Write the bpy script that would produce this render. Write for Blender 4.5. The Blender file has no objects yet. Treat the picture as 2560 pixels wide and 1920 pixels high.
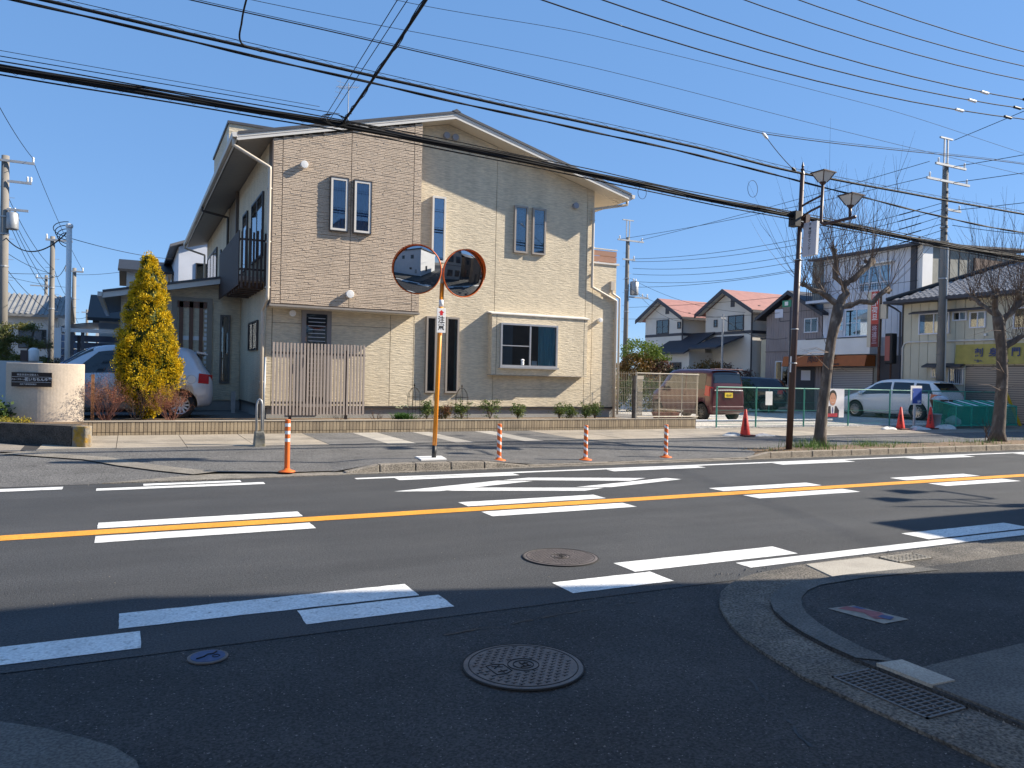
import bpy, bmesh, math, random
from mathutils import Vector, Matrix
random.seed(7)
S = bpy.context.scene
COL = S.collection
R = math.radians
PI = math.pi
U = random.uniform

# ------------------------------------------------------------------ camera
cam = bpy.data.objects.new('camera', bpy.data.cameras.new('camera'))
COL.objects.link(cam)
cam.data.sensor_width = 36.0
cam.data.lens = 36.0 * 1923.0 / 2560.0
cam.data.clip_start = 0.1
cam.data.clip_end = 2000
cam.matrix_world = Matrix.Translation((0, 0, 1.555)) @ Matrix.Rotation(R(-26.5), 4, 'Z') @ \
    Matrix.Rotation(R(90 - 0.45), 4, 'X') @ Matrix.Rotation(R(1.26), 4, 'Z')
S.camera = cam
# ------------------------------------------------------------------ sky and sun
SUN = Vector((1.434, -0.43, 1.0)).normalized()
W = bpy.data.worlds.new('World')
S.world = W
W.use_nodes = True
nt = W.node_tree
sky = nt.nodes.new('ShaderNodeTexSky')
sky.sky_type = 'NISHITA'
sky.sun_disc = False
sky.sun_elevation = math.asin(SUN.z)
sky.sun_rotation = math.atan2(SUN.x, SUN.y)
sky.air_density = 0.8
sky.dust_density = 0.0
sky.ozone_density = 3.0
sky.altitude = 50
hz = nt.nodes.new('ShaderNodeMix')        # clear winter air: the sky keeps its blue down to the horizon
hz.data_type = 'RGBA'
hz.inputs[0].default_value = 0.6
nt.links.new(sky.outputs[0], hz.inputs[6])
hz.inputs[7].default_value = (1.15, 2.65, 5.5, 1)
nt.links.new(hz.outputs[2], nt.nodes['Background'].inputs[0])
nt.nodes['Background'].inputs[1].default_value = 0.084
sl = bpy.data.lights.new('sun', 'SUN')
sl.energy = 5.0
sl.angle = R(0.55)
sl.color = (1.0, 0.9, 0.75)
so = bpy.data.objects.new('sun', sl)
COL.objects.link(so)
so.location = (40, -20, 40)
so.rotation_euler = SUN.to_track_quat('Z', 'Y').to_euler()
S.view_settings.view_transform = 'Standard'
S.view_settings.look = 'None'
S.view_settings.exposure = 0.97
S.view_settings.gamma = 1.0
S.view_settings.use_curve_mapping = False

# ------------------------------------------------------------------ materials
MATS = {}


def mat(name, col, rough=0.7, metal=0.0, var=0.0, vscale=3.0, bump=0.0, bscale=40.0, stretch=(1, 1, 1),
        spec=0.5, speck=0.0, sscale=300.0, col2=None, c2scale=1.5, c2lo=0.45, c2hi=0.65, coat=0.0, emit=None, vstretch=None, chips=None):
    """procedural principled material: colour variation, an optional second colour in patches, specks, bump"""
    if name in MATS:
        return MATS[name]
    m = bpy.data.materials.new(name)
    m.use_nodes = True
    n = m.node_tree.nodes
    l = m.node_tree.links
    b = n['Principled BSDF']
    b.inputs['Roughness'].default_value = rough
    b.inputs['Metallic'].default_value = metal
    b.inputs['Specular IOR Level'].default_value = spec
    b.inputs['Coat Weight'].default_value = coat
    b.inputs['Base Color'].default_value = (*col, 1)
    if emit:
        b.inputs['Emission Color'].default_value = (*emit[:3], 1)
        b.inputs['Emission Strength'].default_value = emit[3]
    tc = n.new('ShaderNodeTexCoord')
    mp = n.new('ShaderNodeMapping')
    mp.inputs['Scale'].default_value = stretch
    l.new(tc.outputs['Object'], mp.inputs[0])
    mpv = mp
    if vstretch:
        mpv = n.new('ShaderNodeMapping')
        mpv.inputs['Scale'].default_value = vstretch
        l.new(tc.outputs['Object'], mpv.inputs[0])
    cur = None

    def noise(scale, detail=4, rgh=0.6, mp=mp):
        t = n.new('ShaderNodeTexNoise')
        t.inputs['Scale'].default_value = scale
        t.inputs['Detail'].default_value = detail
        t.inputs['Roughness'].default_value = rgh
        l.new(mp.outputs[0], t.inputs[0])
        return t.outputs[0]

    def ramp(src, lo, hi, a, c):
        r = n.new('ShaderNodeMapRange')
        r.inputs[1].default_value = lo
        r.inputs[2].default_value = hi
        r.inputs[3].default_value = a
        r.inputs[4].default_value = c
        l.new(src, r.inputs[0])
        return r.outputs[0]

    def mix(fac, A, B, mode='MIX'):
        x = n.new('ShaderNodeMix')
        x.data_type = 'RGBA'
        x.blend_type = mode
        if isinstance(fac, float):
            x.inputs[0].default_value = fac
        else:
            l.new(fac, x.inputs[0])
        for i, v in ((6, A), (7, B)):
            if isinstance(v, tuple):
                x.inputs[i].default_value = (*v[:3], 1)
            else:
                l.new(v, x.inputs[i])
        return x.outputs[2]
    cur = tuple(col)
    if col2:
        cur = mix(ramp(noise(c2scale, 6, 0.65), c2lo, c2hi, 0, 1), cur, tuple(col2))
    if var > 0:
        v = ramp(noise(vscale, 6, 0.6, mpv), 0.3, 0.7, 1 - var, 1 + var)
        cur = mix(1.0, cur, v, 'MULTIPLY')
    if speck > 0:
        v = ramp(noise(sscale, 2, 0.5), 0.36, 0.64, 1 - speck, 1 + speck)
        cur = mix(1.0, cur, v, 'MULTIPLY')
    if chips:
        cur = mix(ramp(noise(chips[1], 1, 0.5), chips[2], chips[2] + .05, 0, 1), cur, tuple(chips[0]))
    if not isinstance(cur, tuple):
        l.new(cur, b.inputs['Base Color'])
    if bump > 0:
        bp = n.new('ShaderNodeBump')
        bp.inputs['Strength'].default_value = bump
        bp.inputs['Distance'].default_value = 0.02
        l.new(noise(bscale, 5, 0.6), bp.inputs['Height'])
        l.new(bp.outputs[0], b.inputs['Normal'])
    MATS[name] = m
    return m


def glass(name, tint=(0.75, 0.85, 0.9), refl=0.25, rough=0.02):
    """window glass: part clear, part mirror"""
    if name in MATS:
        return MATS[name]
    m = bpy.data.materials.new(name)
    m.use_nodes = True
    n = m.node_tree.nodes
    l = m.node_tree.links
    n.remove(n['Principled BSDF'])
    t = n.new('ShaderNodeBsdfTransparent')
    t.inputs[0].default_value = (*tint, 1)
    g = n.new('ShaderNodeBsdfGlossy')
    g.inputs['Roughness'].default_value = rough
    g.inputs[0].default_value = (0.95, 0.97, 1, 1)
    fr = n.new('ShaderNodeFresnel')
    fr.inputs[0].default_value = 1.5
    ad = n.new('ShaderNodeMath')
    ad.operation = 'ADD'
    ad.use_clamp = True
    ad.inputs[1].default_value = refl
    l.new(fr.outputs[0], ad.inputs[0])
    mx = n.new('ShaderNodeMixShader')
    l.new(ad.outputs[0], mx.inputs[0])
    l.new(t.outputs[0], mx.inputs[1])
    l.new(g.outputs[0], mx.inputs[2])
    l.new(mx.outputs[0], n['Material Output'].inputs[0])
    MATS[name] = m
    return m


def leafmat(name, c1, c2, rough=0.6, trans=0.25, scale=6.0):
    """leaf with two colours mixed by a noise in space and a little light passing through"""
    if name in MATS:
        return MATS[name]
    m = bpy.data.materials.new(name)
    m.use_nodes = True
    n = m.node_tree.nodes
    l = m.node_tree.links
    b = n['Principled BSDF']
    b.inputs['Roughness'].default_value = rough
    b.inputs['Specular IOR Level'].default_value = 0.3
    tc = n.new('ShaderNodeTexCoord')
    t = n.new('ShaderNodeTexNoise')
    t.inputs['Scale'].default_value = scale
    t.inputs['Detail'].default_value = 5
    l.new(tc.outputs['Object'], t.inputs[0])
    r = n.new('ShaderNodeMapRange')
    r.inputs[1].default_value = 0.35
    r.inputs[2].default_value = 0.65
    l.new(t.outputs[0], r.inputs[0])
    x = n.new('ShaderNodeMix')
    x.data_type = 'RGBA'
    l.new(r.outputs[0], x.inputs[0])
    x.inputs[6].default_value = (*c1, 1)
    x.inputs[7].default_value = (*c2, 1)
    l.new(x.outputs[2], b.inputs['Base Color'])
    tr = n.new('ShaderNodeBsdfTranslucent')
    l.new(x.outputs[2], tr.inputs[0])
    mx = n.new('ShaderNodeMixShader')
    mx.inputs[0].default_value = trans
    l.new(b.outputs[0], mx.inputs[1])
    l.new(tr.outputs[0], mx.inputs[2])
    l.new(mx.outputs[0], n['Material Output'].inputs[0])
    MATS[name] = m
    return m


# ------------------------------------------------------------------ mesh builder
# The plots behind the far pavement lie on a terrace 0.25 m above the road. Their coordinates below are taken
# from image pixels; K scales them about the camera point, which lifts the ground.
FAR = [False]


def K(p):
    return (p[0] * 0.84, p[1] * 0.84, p[2] * 0.84 + 0.249) if FAR[0] else tuple(p)


class MB:
    def __init__(s):
        s.v = []
        s.f = []
        s.mi = []

    def _add(s, vs, fs, m=0):
        o = len(s.v)
        s.v += [tuple(p) for p in vs]
        s.f += [tuple(i + o for i in f) for f in fs]
        s.mi += [m] * len(fs)
        return s

    def box(s, x0, x1, y0, y1, z0, z1, m=0, rz=0, c=None):
        vs = [(x, y, z) for z in (z0, z1) for y in (y0, y1) for x in (x0, x1)]
        if rz:
            c = c or ((x0 + x1) / 2, (y0 + y1) / 2)
            ca, sa = math.cos(rz), math.sin(rz)
            vs = [(c[0] + (x - c[0]) * ca - (y - c[1]) * sa, c[1] + (x - c[0]) * sa + (y - c[1]) * ca, z) for x, y, z in vs]
        return s._add(vs, [(0, 2, 3, 1), (4, 5, 7, 6), (0, 1, 5, 4), (2, 6, 7, 3), (0, 4, 6, 2), (1, 3, 7, 5)], m)

    def prism(s, poly, axis, a, b, m=0):
        """poly: 2-d points; axis 'y': (x,z) extruded in y from a to b; 'x': (y,z); 'z': (x,y)"""
        def P(p, t):
            return {'x': (t, p[0], p[1]), 'y': (p[0], t, p[1]), 'z': (p[0], p[1], t)}[axis]
        n = len(poly)
        vs = [P(p, a) for p in poly] + [P(p, b) for p in poly]
        fs = [tuple(range(n)), tuple(range(2 * n - 1, n - 1, -1))]
        fs += [(i, i + n, (i + 1) % n + n, (i + 1) % n) for i in range(n)]
        return s._add(vs, fs, m)

    def sheet(s, poly, z, m=0):
        return s._add([(p[0], p[1], z) for p in poly], [tuple(range(len(poly)))], m)

    def quad(s, a, b, c, d, m=0):
        return s._add([a, b, c, d], [(0, 1, 2, 3)], m)

    def tube(s, pts, r, n=6, m=0, cap=True, close=False):
        pts = [Vector(p) for p in pts]
        k = len(pts)
        rr = r if isinstance(r, (list, tuple)) else [r] * k
        vs = []
        prev = None
        for i, p in enumerate(pts):
            if close:
                d = pts[(i + 1) % k] - pts[i - 1]
            else:
                d = pts[min(i + 1, k - 1)] - pts[max(i - 1, 0)]
            if d.length < 1e-9:
                d = Vector((0, 0, 1))
            d.normalize()
            if prev is None:
                a = d.orthogonal().normalized()
            else:
                a = prev - d * prev.dot(d)
                a = a.normalized() if a.length > 1e-6 else d.orthogonal().normalized()
            prev = a
            b = d.cross(a)
            for j in range(n):
                t = 2 * PI * j / n
                vs.append(p + (a * math.cos(t) + b * math.sin(t)) * rr[i])
        fs = []
        for i in range(k if close else k - 1):
            for j in range(n):
                i2 = (i + 1) % k
                fs.append((i * n + j, i * n + (j + 1) % n, i2 * n + (j + 1) % n, i2 * n + j))
        if cap and not close:
            fs.append(tuple(range(n - 1, -1, -1)))
            fs.append(tuple((k - 1) * n + j for j in range(n)))
        return s._add(vs, fs, m)

    def lathe(s, prof, c=(0, 0, 0), n=20, axis=Vector((0, 0, 1)), m=0, caps=True):
        """prof: (radius, height) along the axis"""
        axis = Vector(axis).normalized()
        a = axis.orthogonal().normalized()
        b = axis.cross(a)
        c = Vector(c)
        vs = []
        for r, h in prof:
            for j in range(n):
                t = 2 * PI * j / n
                vs.append(c + axis * h + (a * math.cos(t) + b * math.sin(t)) * r)
        fs = []
        for i in range(len(prof) - 1):
            for j in range(n):
                fs.append((i * n + j, i * n + (j + 1) % n, (i + 1) * n + (j + 1) % n, (i + 1) * n + j))
        if caps:
            fs.append(tuple(range(n - 1, -1, -1)))
            fs.append(tuple((len(prof) - 1) * n + j for j in range(n)))
        return s._add(vs, fs, m)

    def build(s, name, mats, parent=None, smooth=False, local=False, bevel=0, **props):
        me = bpy.data.meshes.new(name)
        me.from_pydata(s.v if local else [K(q) for q in s.v], [], s.f)
        if not isinstance(mats, (list, tuple)):
            mats = [mats]
        for m in mats:
            me.materials.append(m)
        if len(mats) > 1:
            me.polygons.foreach_set('material_index', s.mi)
        if smooth:
            me.polygons.foreach_set('use_smooth', [True] * len(me.polygons))
        me.update()
        return link(name, me, parent, local, bevel, **props)


def link(name, me, parent=None, local=False, bevel=0, **props):
    o = bpy.data.objects.new(name, me)
    COL.objects.link(o)
    if parent:
        o.parent = parent
        if not local:
            o.matrix_parent_inverse = parent.matrix_basis.inverted()
    if bevel:
        b = o.modifiers.new('bevel', 'BEVEL')
        b.width = bevel
        b.segments = 2
        b.limit_method = 'ANGLE'
    for k, v in props.items():
        o[k] = v
    return o


def thing(name, label, cat, loc=(0, 0, 0), rz=0.0, group=None):
    o = bpy.data.objects.new(name, None)
    COL.objects.link(o)
    o.empty_display_size = 0.2
    loc = K(loc)
    o.location = loc
    o.rotation_euler = (0, 0, rz)
    o.matrix_basis = Matrix.Translation(loc) @ Matrix.Rotation(rz, 4, 'Z')
    o['label'] = label
    o['category'] = cat
    if group:
        o['group'] = group
    return o


def tag(o, label, cat, group=None):
    o['label'] = label
    o['category'] = cat
    if group:
        o['group'] = group
    return o


def copytree(o, parent=None, label=None):
    c = o.copy()
    COL.objects.link(c)
    c.parent = parent
    for ch in list(o.children):
        copytree(ch, c)
    if label:
        c['label'] = label
    return c


def text(body, size, m, mw, parent, name='lettering', align='CENTER', spacing=1.0, bold=0.0, local=False):
    """flat lettering turned into a mesh; mw maps (right, up, out)"""
    cu = bpy.data.curves.new('text', 'FONT')
    cu.body = body
    cu.size = size
    cu.align_x = align
    cu.align_y = 'CENTER'
    cu.space_line = spacing
    cu.offset = bold
    o = bpy.data.objects.new('text', cu)
    COL.objects.link(o)
    dg = bpy.context.evaluated_depsgraph_get()
    me = bpy.data.meshes.new_from_object(o.evaluated_get(dg))
    bpy.data.objects.remove(o)
    bpy.data.curves.remove(cu)
    me.transform(mw)
    if FAR[0] and not local:
        me.transform(Matrix.Translation((0, 0, 0.249)) @ Matrix.Scale(0.84, 4))
    me.materials.clear()
    me.materials.append(m)
    me.name = name
    return link(name, me, parent, local)


def frame(o, right, up):
    """matrix with x=right, y=up, z=right x up at origin o"""
    r = Vector(right).normalized()
    u = Vector(up).normalized()
    w = r.cross(u)
    return Matrix(((r.x, u.x, w.x, o[0]), (r.y, u.y, w.y, o[1]), (r.z, u.z, w.z, o[2]), (0, 0, 0, 1)))


def leaves(mb, pts, size, flat=0.0, m=0, jitter=0.35, up=None, aspect=0.45):
    """small two-triangle leaves at the points"""
    for p in pts:
        p = Vector(p)
        d = Vector((random.gauss(0, 1), random.gauss(0, 1), random.gauss(0, 1) * (1 - flat)))
        if up is not None:
            d = d * 0.6 + Vector(up)
        if d.length < 1e-4:
            d = Vector((0, 0, 1))
        d.normalize()
        sd = d.cross(Vector((random.gauss(0, 1), random.gauss(0, 1), random.gauss(0, 1))))
        if sd.length < 1e-4:
            continue
        sd.normalize()
        L = size * U(1 - jitter, 1 + jitter)
        w = L * aspect
        mb._add([p - d * L * 0.5, p + sd * w * 0.5, p + d * L * 0.5, p - sd * w * 0.5], [(0, 1, 2, 3)], m)


# common materials
ASPH = mat('asphalt_new', (0.046, 0.048, 0.051), 0.82, var=0.24, vscale=1.1, vstretch=(0.22, 1.3, 1), col2=(0.055, 0.0565, 0.059), c2scale=0.8, speck=0.4, sscale=70, bump=0.6, bscale=130, chips=((0.012, 0.012, 0.012), 48, 0.69))
ASPHO = mat('asphalt_old', (0.036, 0.0365, 0.0375), 0.88, var=0.28, vscale=1.3, col2=(0.046, 0.045, 0.045), c2scale=1.7, speck=0.5, sscale=70, bump=0.8, bscale=95, chips=((0.22, 0.21, 0.2), 75, 0.70))
ASPHW = mat('asphalt_walk', (0.125, 0.122, 0.118), 0.9, var=0.18, vscale=1.5, speck=0.6, sscale=50, bump=0.9, bscale=70)
CONC = mat('concrete', (0.36, 0.33, 0.28), 0.85, var=0.18, vscale=2.5, speck=0.15, sscale=90, bump=0.3, bscale=60)
CONCD = mat('concrete_dark', (0.1, 0.097, 0.09), 0.9, var=0.25, vscale=3, speck=0.35, sscale=70, bump=0.5, bscale=50)
AGG = mat('aggregate', (0.155, 0.138, 0.115), 0.9, var=0.35, vscale=2, col2=(0.09, 0.085, 0.078), c2scale=2.5, speck=0.55, sscale=60, bump=1.0, bscale=80)
WPAINT = mat('road_paint_white', (0.74, 0.74, 0.72), 0.65, col2=(0.3, 0.29, 0.28), c2scale=20, c2lo=0.57, c2hi=0.72, var=0.16, vscale=2.2, speck=0.14, sscale=55, bump=0.4, bscale=110)
YPAINT = mat('road_paint_orange', (0.74, 0.32, 0.03), 0.65, col2=(0.4, 0.2, 0.05), c2scale=20, c2lo=0.6, c2hi=0.75, var=0.1, vscale=3, speck=0.14, sscale=55, bump=0.4, bscale=110)
BEIGE = mat('siding_beige', (0.64, 0.545, 0.395), 0.75, var=0.1, vscale=1.3, vstretch=(1.8, 1.8, 0.22), stretch=(4.5, 4.5, 34), bump=1.0, bscale=1.4, speck=0.13, sscale=1.6)
TAN = mat('siding_tan', (0.51, 0.405, 0.305), 0.8, var=0.1, vscale=1.5, vstretch=(2, 2, 0.4), speck=0.1, sscale=40, bump=0.35, bscale=45)
TAND = mat('siding_joint', (0.2, 0.155, 0.12), 0.9)
CAULK = mat('dark_caulk', (0.05, 0.045, 0.04), 0.8)
FOUND = mat('foundation', (0.33, 0.32, 0.3), 0.85, var=0.12, vscale=2, bump=0.2, bscale=40)
TAUPE = mat('frame_taupe', (0.33, 0.29, 0.25), 0.45, metal=0.2)
DARKFR = mat('frame_dark', (0.04, 0.037, 0.038), 0.4)
ALU = mat('aluminium', (0.6, 0.6, 0.61), 0.35, metal=0.8)
WHITE = mat('white_paint', (0.78, 0.77, 0.75), 0.5, var=0.05, vscale=2)
FASC = mat('fascia_white', (0.66, 0.63, 0.58), 0.5, var=0.05)
SOFF = mat('soffit', (0.6, 0.53, 0.42), 0.6)
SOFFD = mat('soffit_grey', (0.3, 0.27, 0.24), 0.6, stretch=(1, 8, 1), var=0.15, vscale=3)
ROOFM = mat('roof_metal', (0.075, 0.075, 0.08), 0.45, var=0.15)
INTER = mat('room_shade', (0.012, 0.013, 0.015), 0.8)  # flat panels behind panes; an unlit room's darkness put into the colour
CURT = mat('curtain', (0.1, 0.3, 0.42), 0.9, var=0.2, stretch=(20, 20, 0.5), vscale=2)
CURTB = mat('curtain_blue', (0.06, 0.13, 0.28), 0.9, var=0.25, stretch=(14, 14, 0.6), vscale=2)
FROST = mat('frosted', (0.12, 0.2, 0.28), 0.35, var=0.3, vscale=25)
GL = glass('glass', (0.8, 0.88, 0.92), 0.06)
GLM = glass('glass_mirror', (0.5, 0.6, 0.7), 0.2)
BLACK = mat('black', (0.012, 0.012, 0.013), 0.5)
RUBBER = mat('rubber', (0.018, 0.018, 0.018), 0.8)
CABLE = mat('cable_black', (0.006, 0.006, 0.007), 0.7, spec=0.25)
STEEL = mat('galvanised', (0.38, 0.39, 0.4), 0.5, metal=0.55, var=0.15, vscale=6)
PIPEM = mat('downpipe', (0.52, 0.46, 0.38), 0.45)
POLEC = mat('pole_concrete', (0.2, 0.185, 0.165), 0.85, var=0.25, vscale=2, stretch=(1, 1, 0.3), bump=0.2, bscale=50)
ORANGE = mat('orange_paint', (0.8, 0.27, 0.012), 0.4, var=0.06, vscale=5)
ORED = mat('bollard_orange', (0.72, 0.14, 0.018), 0.5, var=0.08, vscale=9)
REFL = mat('reflective_white', (0.72, 0.72, 0.72), 0.5)
CONER = mat('cone_red', (0.75, 0.035, 0.02), 0.5, var=0.06)
BARK = mat('bark', (0.11, 0.088, 0.072), 0.95, col2=(0.22, 0.19, 0.16), c2scale=7, c2lo=0.52, c2hi=0.66, var=0.35, vscale=9, stretch=(1, 1, 0.4), bump=1.0, bscale=22)
TWIG = mat('twig', (0.16, 0.115, 0.085), 0.9, var=0.3, vscale=6)
SOIL = mat('soil', (0.17, 0.115, 0.07), 0.95, var=0.35, vscale=4, speck=0.4, sscale=50, bump=0.8, bscale=40)
BROWN = mat('brown_paint', (0.06, 0.03, 0.025), 0.45, var=0.12, vscale=8)
GREENP = mat('green_paint', (0.05, 0.26, 0.2), 0.45, var=0.1, vscale=8)
# ================================================================== GROUND, ROADS, PAVEMENTS
def struct(name, mb, m, parent=None, **k):
    o = mb.build(name, m, parent, **k)
    if not parent:
        o['kind'] = 'structure'
    return o


GROUNDM = mat('ground_dirt', (0.2, 0.18, 0.15), 0.95, var=0.25, vscale=0.3, speck=0.3, sscale=12, bump=0.4, bscale=8)
struct('ground', MB().sheet([(-900, -700), (900, -700), (900, 1500), (-900, 1500)], -0.03), GROUNDM)
road = struct('road', MB().sheet([(-160, 4.62), (200, 4.62), (200, 11.75), (-160, 11.75)], 0.0), ASPH)
lane = struct('side_lane', MB().sheet([(-160, -60), (160, -60), (160, 4.66), (-160, 4.66)], -0.004), ASPHO)
OUT = [(60, 4.72), (6.0, 4.79), (5.12, 4.76), (4.55, 4.67), (4.3, 4.59), (4.09, 4.47), (3.93, 4.36), (3.81, 4.24), (3.67, 4.08), (3.56, 3.91), (3.45, 3.72), (3.36, 3.52), (3.3, 3.32),
       (3.26, 3.13), (3.21, 2.91), (3.2, -20)]
INN = [(60, 4.3), (6, 4.24), (5.13, 4.3), (4.59, 4.28), (4.35, 4.2), (4.15, 4.08), (4.01, 3.95), (3.89, 3.8), (3.79, 3.6), (3.72, 3.4), (3.67, 3.18), (3.65, 2.95), (3.65, -20)]
gut = MB()


def ribbon(mb, A, B, z, m=0):
    n = max(len(A), len(B))

    def res(P):
        L = [0]
        for i in range(1, len(P)):
            L.append(L[-1] + math.dist(P[i], P[i - 1]))
        out = []
        for k in range(n * 4):
            t = L[-1] * k / (n * 4 - 1)
            i = 0
            while i < len(P) - 2 and L[i + 1] < t:
                i += 1
            f = (t - L[i]) / max(1e-6, L[i + 1] - L[i])
            out.append((P[i][0] + (P[i + 1][0] - P[i][0]) * f, P[i][1] + (P[i + 1][1] - P[i][1]) * f))
        return out
    a, b = res(A), res(B)
    for i in range(len(a) - 1):
        mb._add([(*a[i], z), (*a[i + 1], z), (*b[i + 1], z), (*b[i], z)], [(0, 1, 2, 3)], m)


SEG = 13
gp = [(OUT[i], INN[min(i, len(INN) - 1)]) for i in range(len(OUT))]
poly = OUT + INN[::-1]
near = struct('pavement_near', MB().prism(INN + [(60, -20)], 'z', -0.02, 0.034), ASPHO)
gk = struct('gutter_near', MB().prism(poly, 'z', -0.02, 0.014), AGG)
INN2 = [(x + 0.16 * (0.4 + 0.6 * min(1, max(0, (5.6 - x) / 1.5))), y - 0.13) for x, y in INN[1:12]]
mb = MB()
a = INN[1:12]
for i in range(len(a) - 1):
    mb._add([(*a[i], 0.04), (*a[i + 1], 0.04), (*INN2[i + 1], 0.04), (*INN2[i], 0.04)], [(0, 1, 2, 3)])
mb.build('kerb_edging', CONCD, near)
MB().prism([(3.67, 2.7), (12, 2.82), (12, -3), (3.67, -3)], 'z', 0.02, 0.045).build('concrete_slab', CONCD, near)
MB().prism([(3.66, 2.83), (3.84, 2.81), (3.83, 2.5), (3.66, 2.51)], 'z', 0.02, 0.052).build('concrete_slab', CONC, near)
MB().prism([(5.05, 4.27), (5.8, 4.2), (6.05, 4.33), (5.95, 4.72), (5.2, 4.73)], 'z', 0.0, 0.022).build('concrete_patch', CONC, near)
lb = struct('pavement_left_corner', MB().prism([(-60, 4.15), (-1.2, 4.1), (-0.47, 3.92), (-0.28, 3.76), (-0.15, 3.62), (-0.03, 3.48), (0.05, 3.32), (0.1, 3.0), (0.12, 2.2), (-0.2, -20), (-60, -20)], 'z', -0.02, 0.03), CONCD)
# cracks in the old asphalt
mb = MB()
for chain in ([(2.95, 3.05), (2.75, 2.6), (2.62, 2.3), (2.5, 2.05), (2.42, 1.8)], [(1.6, 4.3), (2.2, 4.34), (2.7, 4.4), (3.3, 4.45)]):
    P = []
    for i in range(len(chain) - 1):
        for k in range(9):
            f = k / 9
            P.append((chain[i][0] + (chain[i + 1][0] - chain[i][0]) * f + U(-.012, .012), chain[i][1] + (chain[i + 1][1] - chain[i][1]) * f + U(-.012, .012)))
    for i in range(len(P) - 1):
        if random.random() < 0.3:
            continue
        w = U(0.003, 0.009)
        d = Vector((P[i + 1][0] - P[i][0], P[i + 1][1] - P[i][1])).normalized()
        nx, ny = -d.y * w, d.x * w
        mb._add([(P[i][0] - nx, P[i][1] - ny, 0.0005), (P[i + 1][0] - nx, P[i + 1][1] - ny, 0.0005), (P[i + 1][0] + nx, P[i + 1][1] + ny, 0.0005), (P[i][0] + nx, P[i][1] + ny, 0.0005)], [(0, 1, 2, 3)])
mb.build('crack', BLACK, lane)


# painted markings, each a sheet on the road
def mark(name, pts, m=WPAINT, z=0.004):
    out = []
    n = len(pts)
    for i in range(n):
        a, b = Vector(pts[i]), Vector(pts[(i + 1) % n])
        L = (b - a).length
        k = max(1, int(L / (.07 if L < 20 else .6)))
        d = (b - a).normalized() if L > 0 else Vector((1, 0))
        for j in range(k):
            w = 0 if j == 0 else U(-.0045, .0045)
            p = a.lerp(b, j / k)
            out.append((p.x - d.y * w, p.y + d.x * w))
    MB().sheet(out, z).build(name, m, road)


def dash(x0, x1, y0, y1, sk=0.0):
    mark('white_dash', [(x0, y0), (x1, y0), (x1 + sk, y1), (x0 + sk, y1)])


mark('centre_line', [(-160, 8.15), (200, 8.15), (200, 8.4), (-160, 8.4)], YPAINT)
for k in range(-5, 16):
    x = -0.25 + 3.92 * k + (0.05 if k > 1 else 0)
    dash(x, x + 1.97, 8.47, 8.78)
    dash(x, x + 1.96, 7.77, 8.08)
# near edge: solid line to the right, dashes across the lane mouth
mark('edge_line', [(4.71, 4.87), (200, 4.87), (200, 5.05), (4.71, 5.05)])
mark('edge_line', [(-160, 4.74), (0.085, 4.74), (0.085, 5.05), (-160, 5.05)])
for x0, x1, y0, y1 in ((-0.03, 1.865, 5.14, 5.46), (1.01, 1.995, 4.8, 5.1), (2.91, 3.825, 4.77, 5.08), (3.705, 5.52, 5.12, 5.43), (7.33, 9.1, 5.1, 5.41), (-3.9, -2.0, 5.14, 5.46)):
    dash(x0, x1, y0, y1)
for k in range(1, 12):
    dash(7.33 + 3.9 * k, 9.2 + 3.9 * k, 5.1, 5.41)
# far edge
mark('edge_line', [(3.05, 11.2), (200, 11.3), (200, 11.44), (3.05, 11.34)])
for x0 in (3.62, 7.43):
    dash(x0, x0 + 2.0, 10.93, 11.17)
for k in range(0, 14):
    dash(11.28 + 3.9 * k, 13.28 + 3.9 * k, 10.88, 11.17)
dash(-12, -0.74, 11.35, 11.6)
dash(-0.35, 1.73, 11.1, 11.3)
dash(0.2, 1.45, 11.4, 11.58)
# long diamond
for q in ([(3.2, 9.88), (5.0, 10.45), (5.5, 10.25), (3.79, 9.72)], [(5.1, 10.48), (5.62, 10.62), (7.42, 10.02), (6.98, 9.82)],
          [(5.8, 9.49), (7.75, 9.93), (7.9, 9.73), (6.3, 9.32)], [(3.9, 9.72), (4.33, 9.9), (6.16, 9.3), (5.72, 9.13)]):
    mark('diamond_marking', q)

# far side: gutter, side street, pavement; the pavement climbs gently to the terrace
def zs(y):
    return 0.03 + 0.0455 * (min(y, 16.95) - 12.1) if y > 12.1 else 0.03


def tp(x, y):
    """level point from image pixels, slid along the camera ray onto the climbing pavement"""
    v = y * 1.3348 / (1 + 0.02926 * y)
    return (x * v / y, v)


def slope(name, poly, m, dz=0.0, parent=None, step=0.7, **k):
    """sheet following the climbing pavement"""
    bm = bmesh.new()
    f = bm.faces.new([bm.verts.new((p[0], p[1], 0)) for p in poly])
    y0, y1 = min(p[1] for p in poly), max(p[1] for p in poly)
    for yy in (12.1, 16.95):
        if y0 < yy < y1:
            bmesh.ops.bisect_plane(bm, geom=bm.verts[:] + bm.edges[:] + bm.faces[:], plane_co=(0, yy, 0), plane_no=(0, 1, 0))
    for v in bm.verts:
        v.co.z = zs(v.co.y) + dz
    bmesh.ops.recalc_face_normals(bm, faces=bm.faces)
    if bm.faces[0].normal.z < 0:
        bmesh.ops.reverse_faces(bm, faces=bm.faces)
    me = bpy.data.meshes.new(name)
    bm.to_mesh(me)
    bm.free()
    me.materials.append(m)
    o = link(name, me, parent, **k)
    if not parent:
        o['kind'] = 'structure'
    return o



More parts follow.
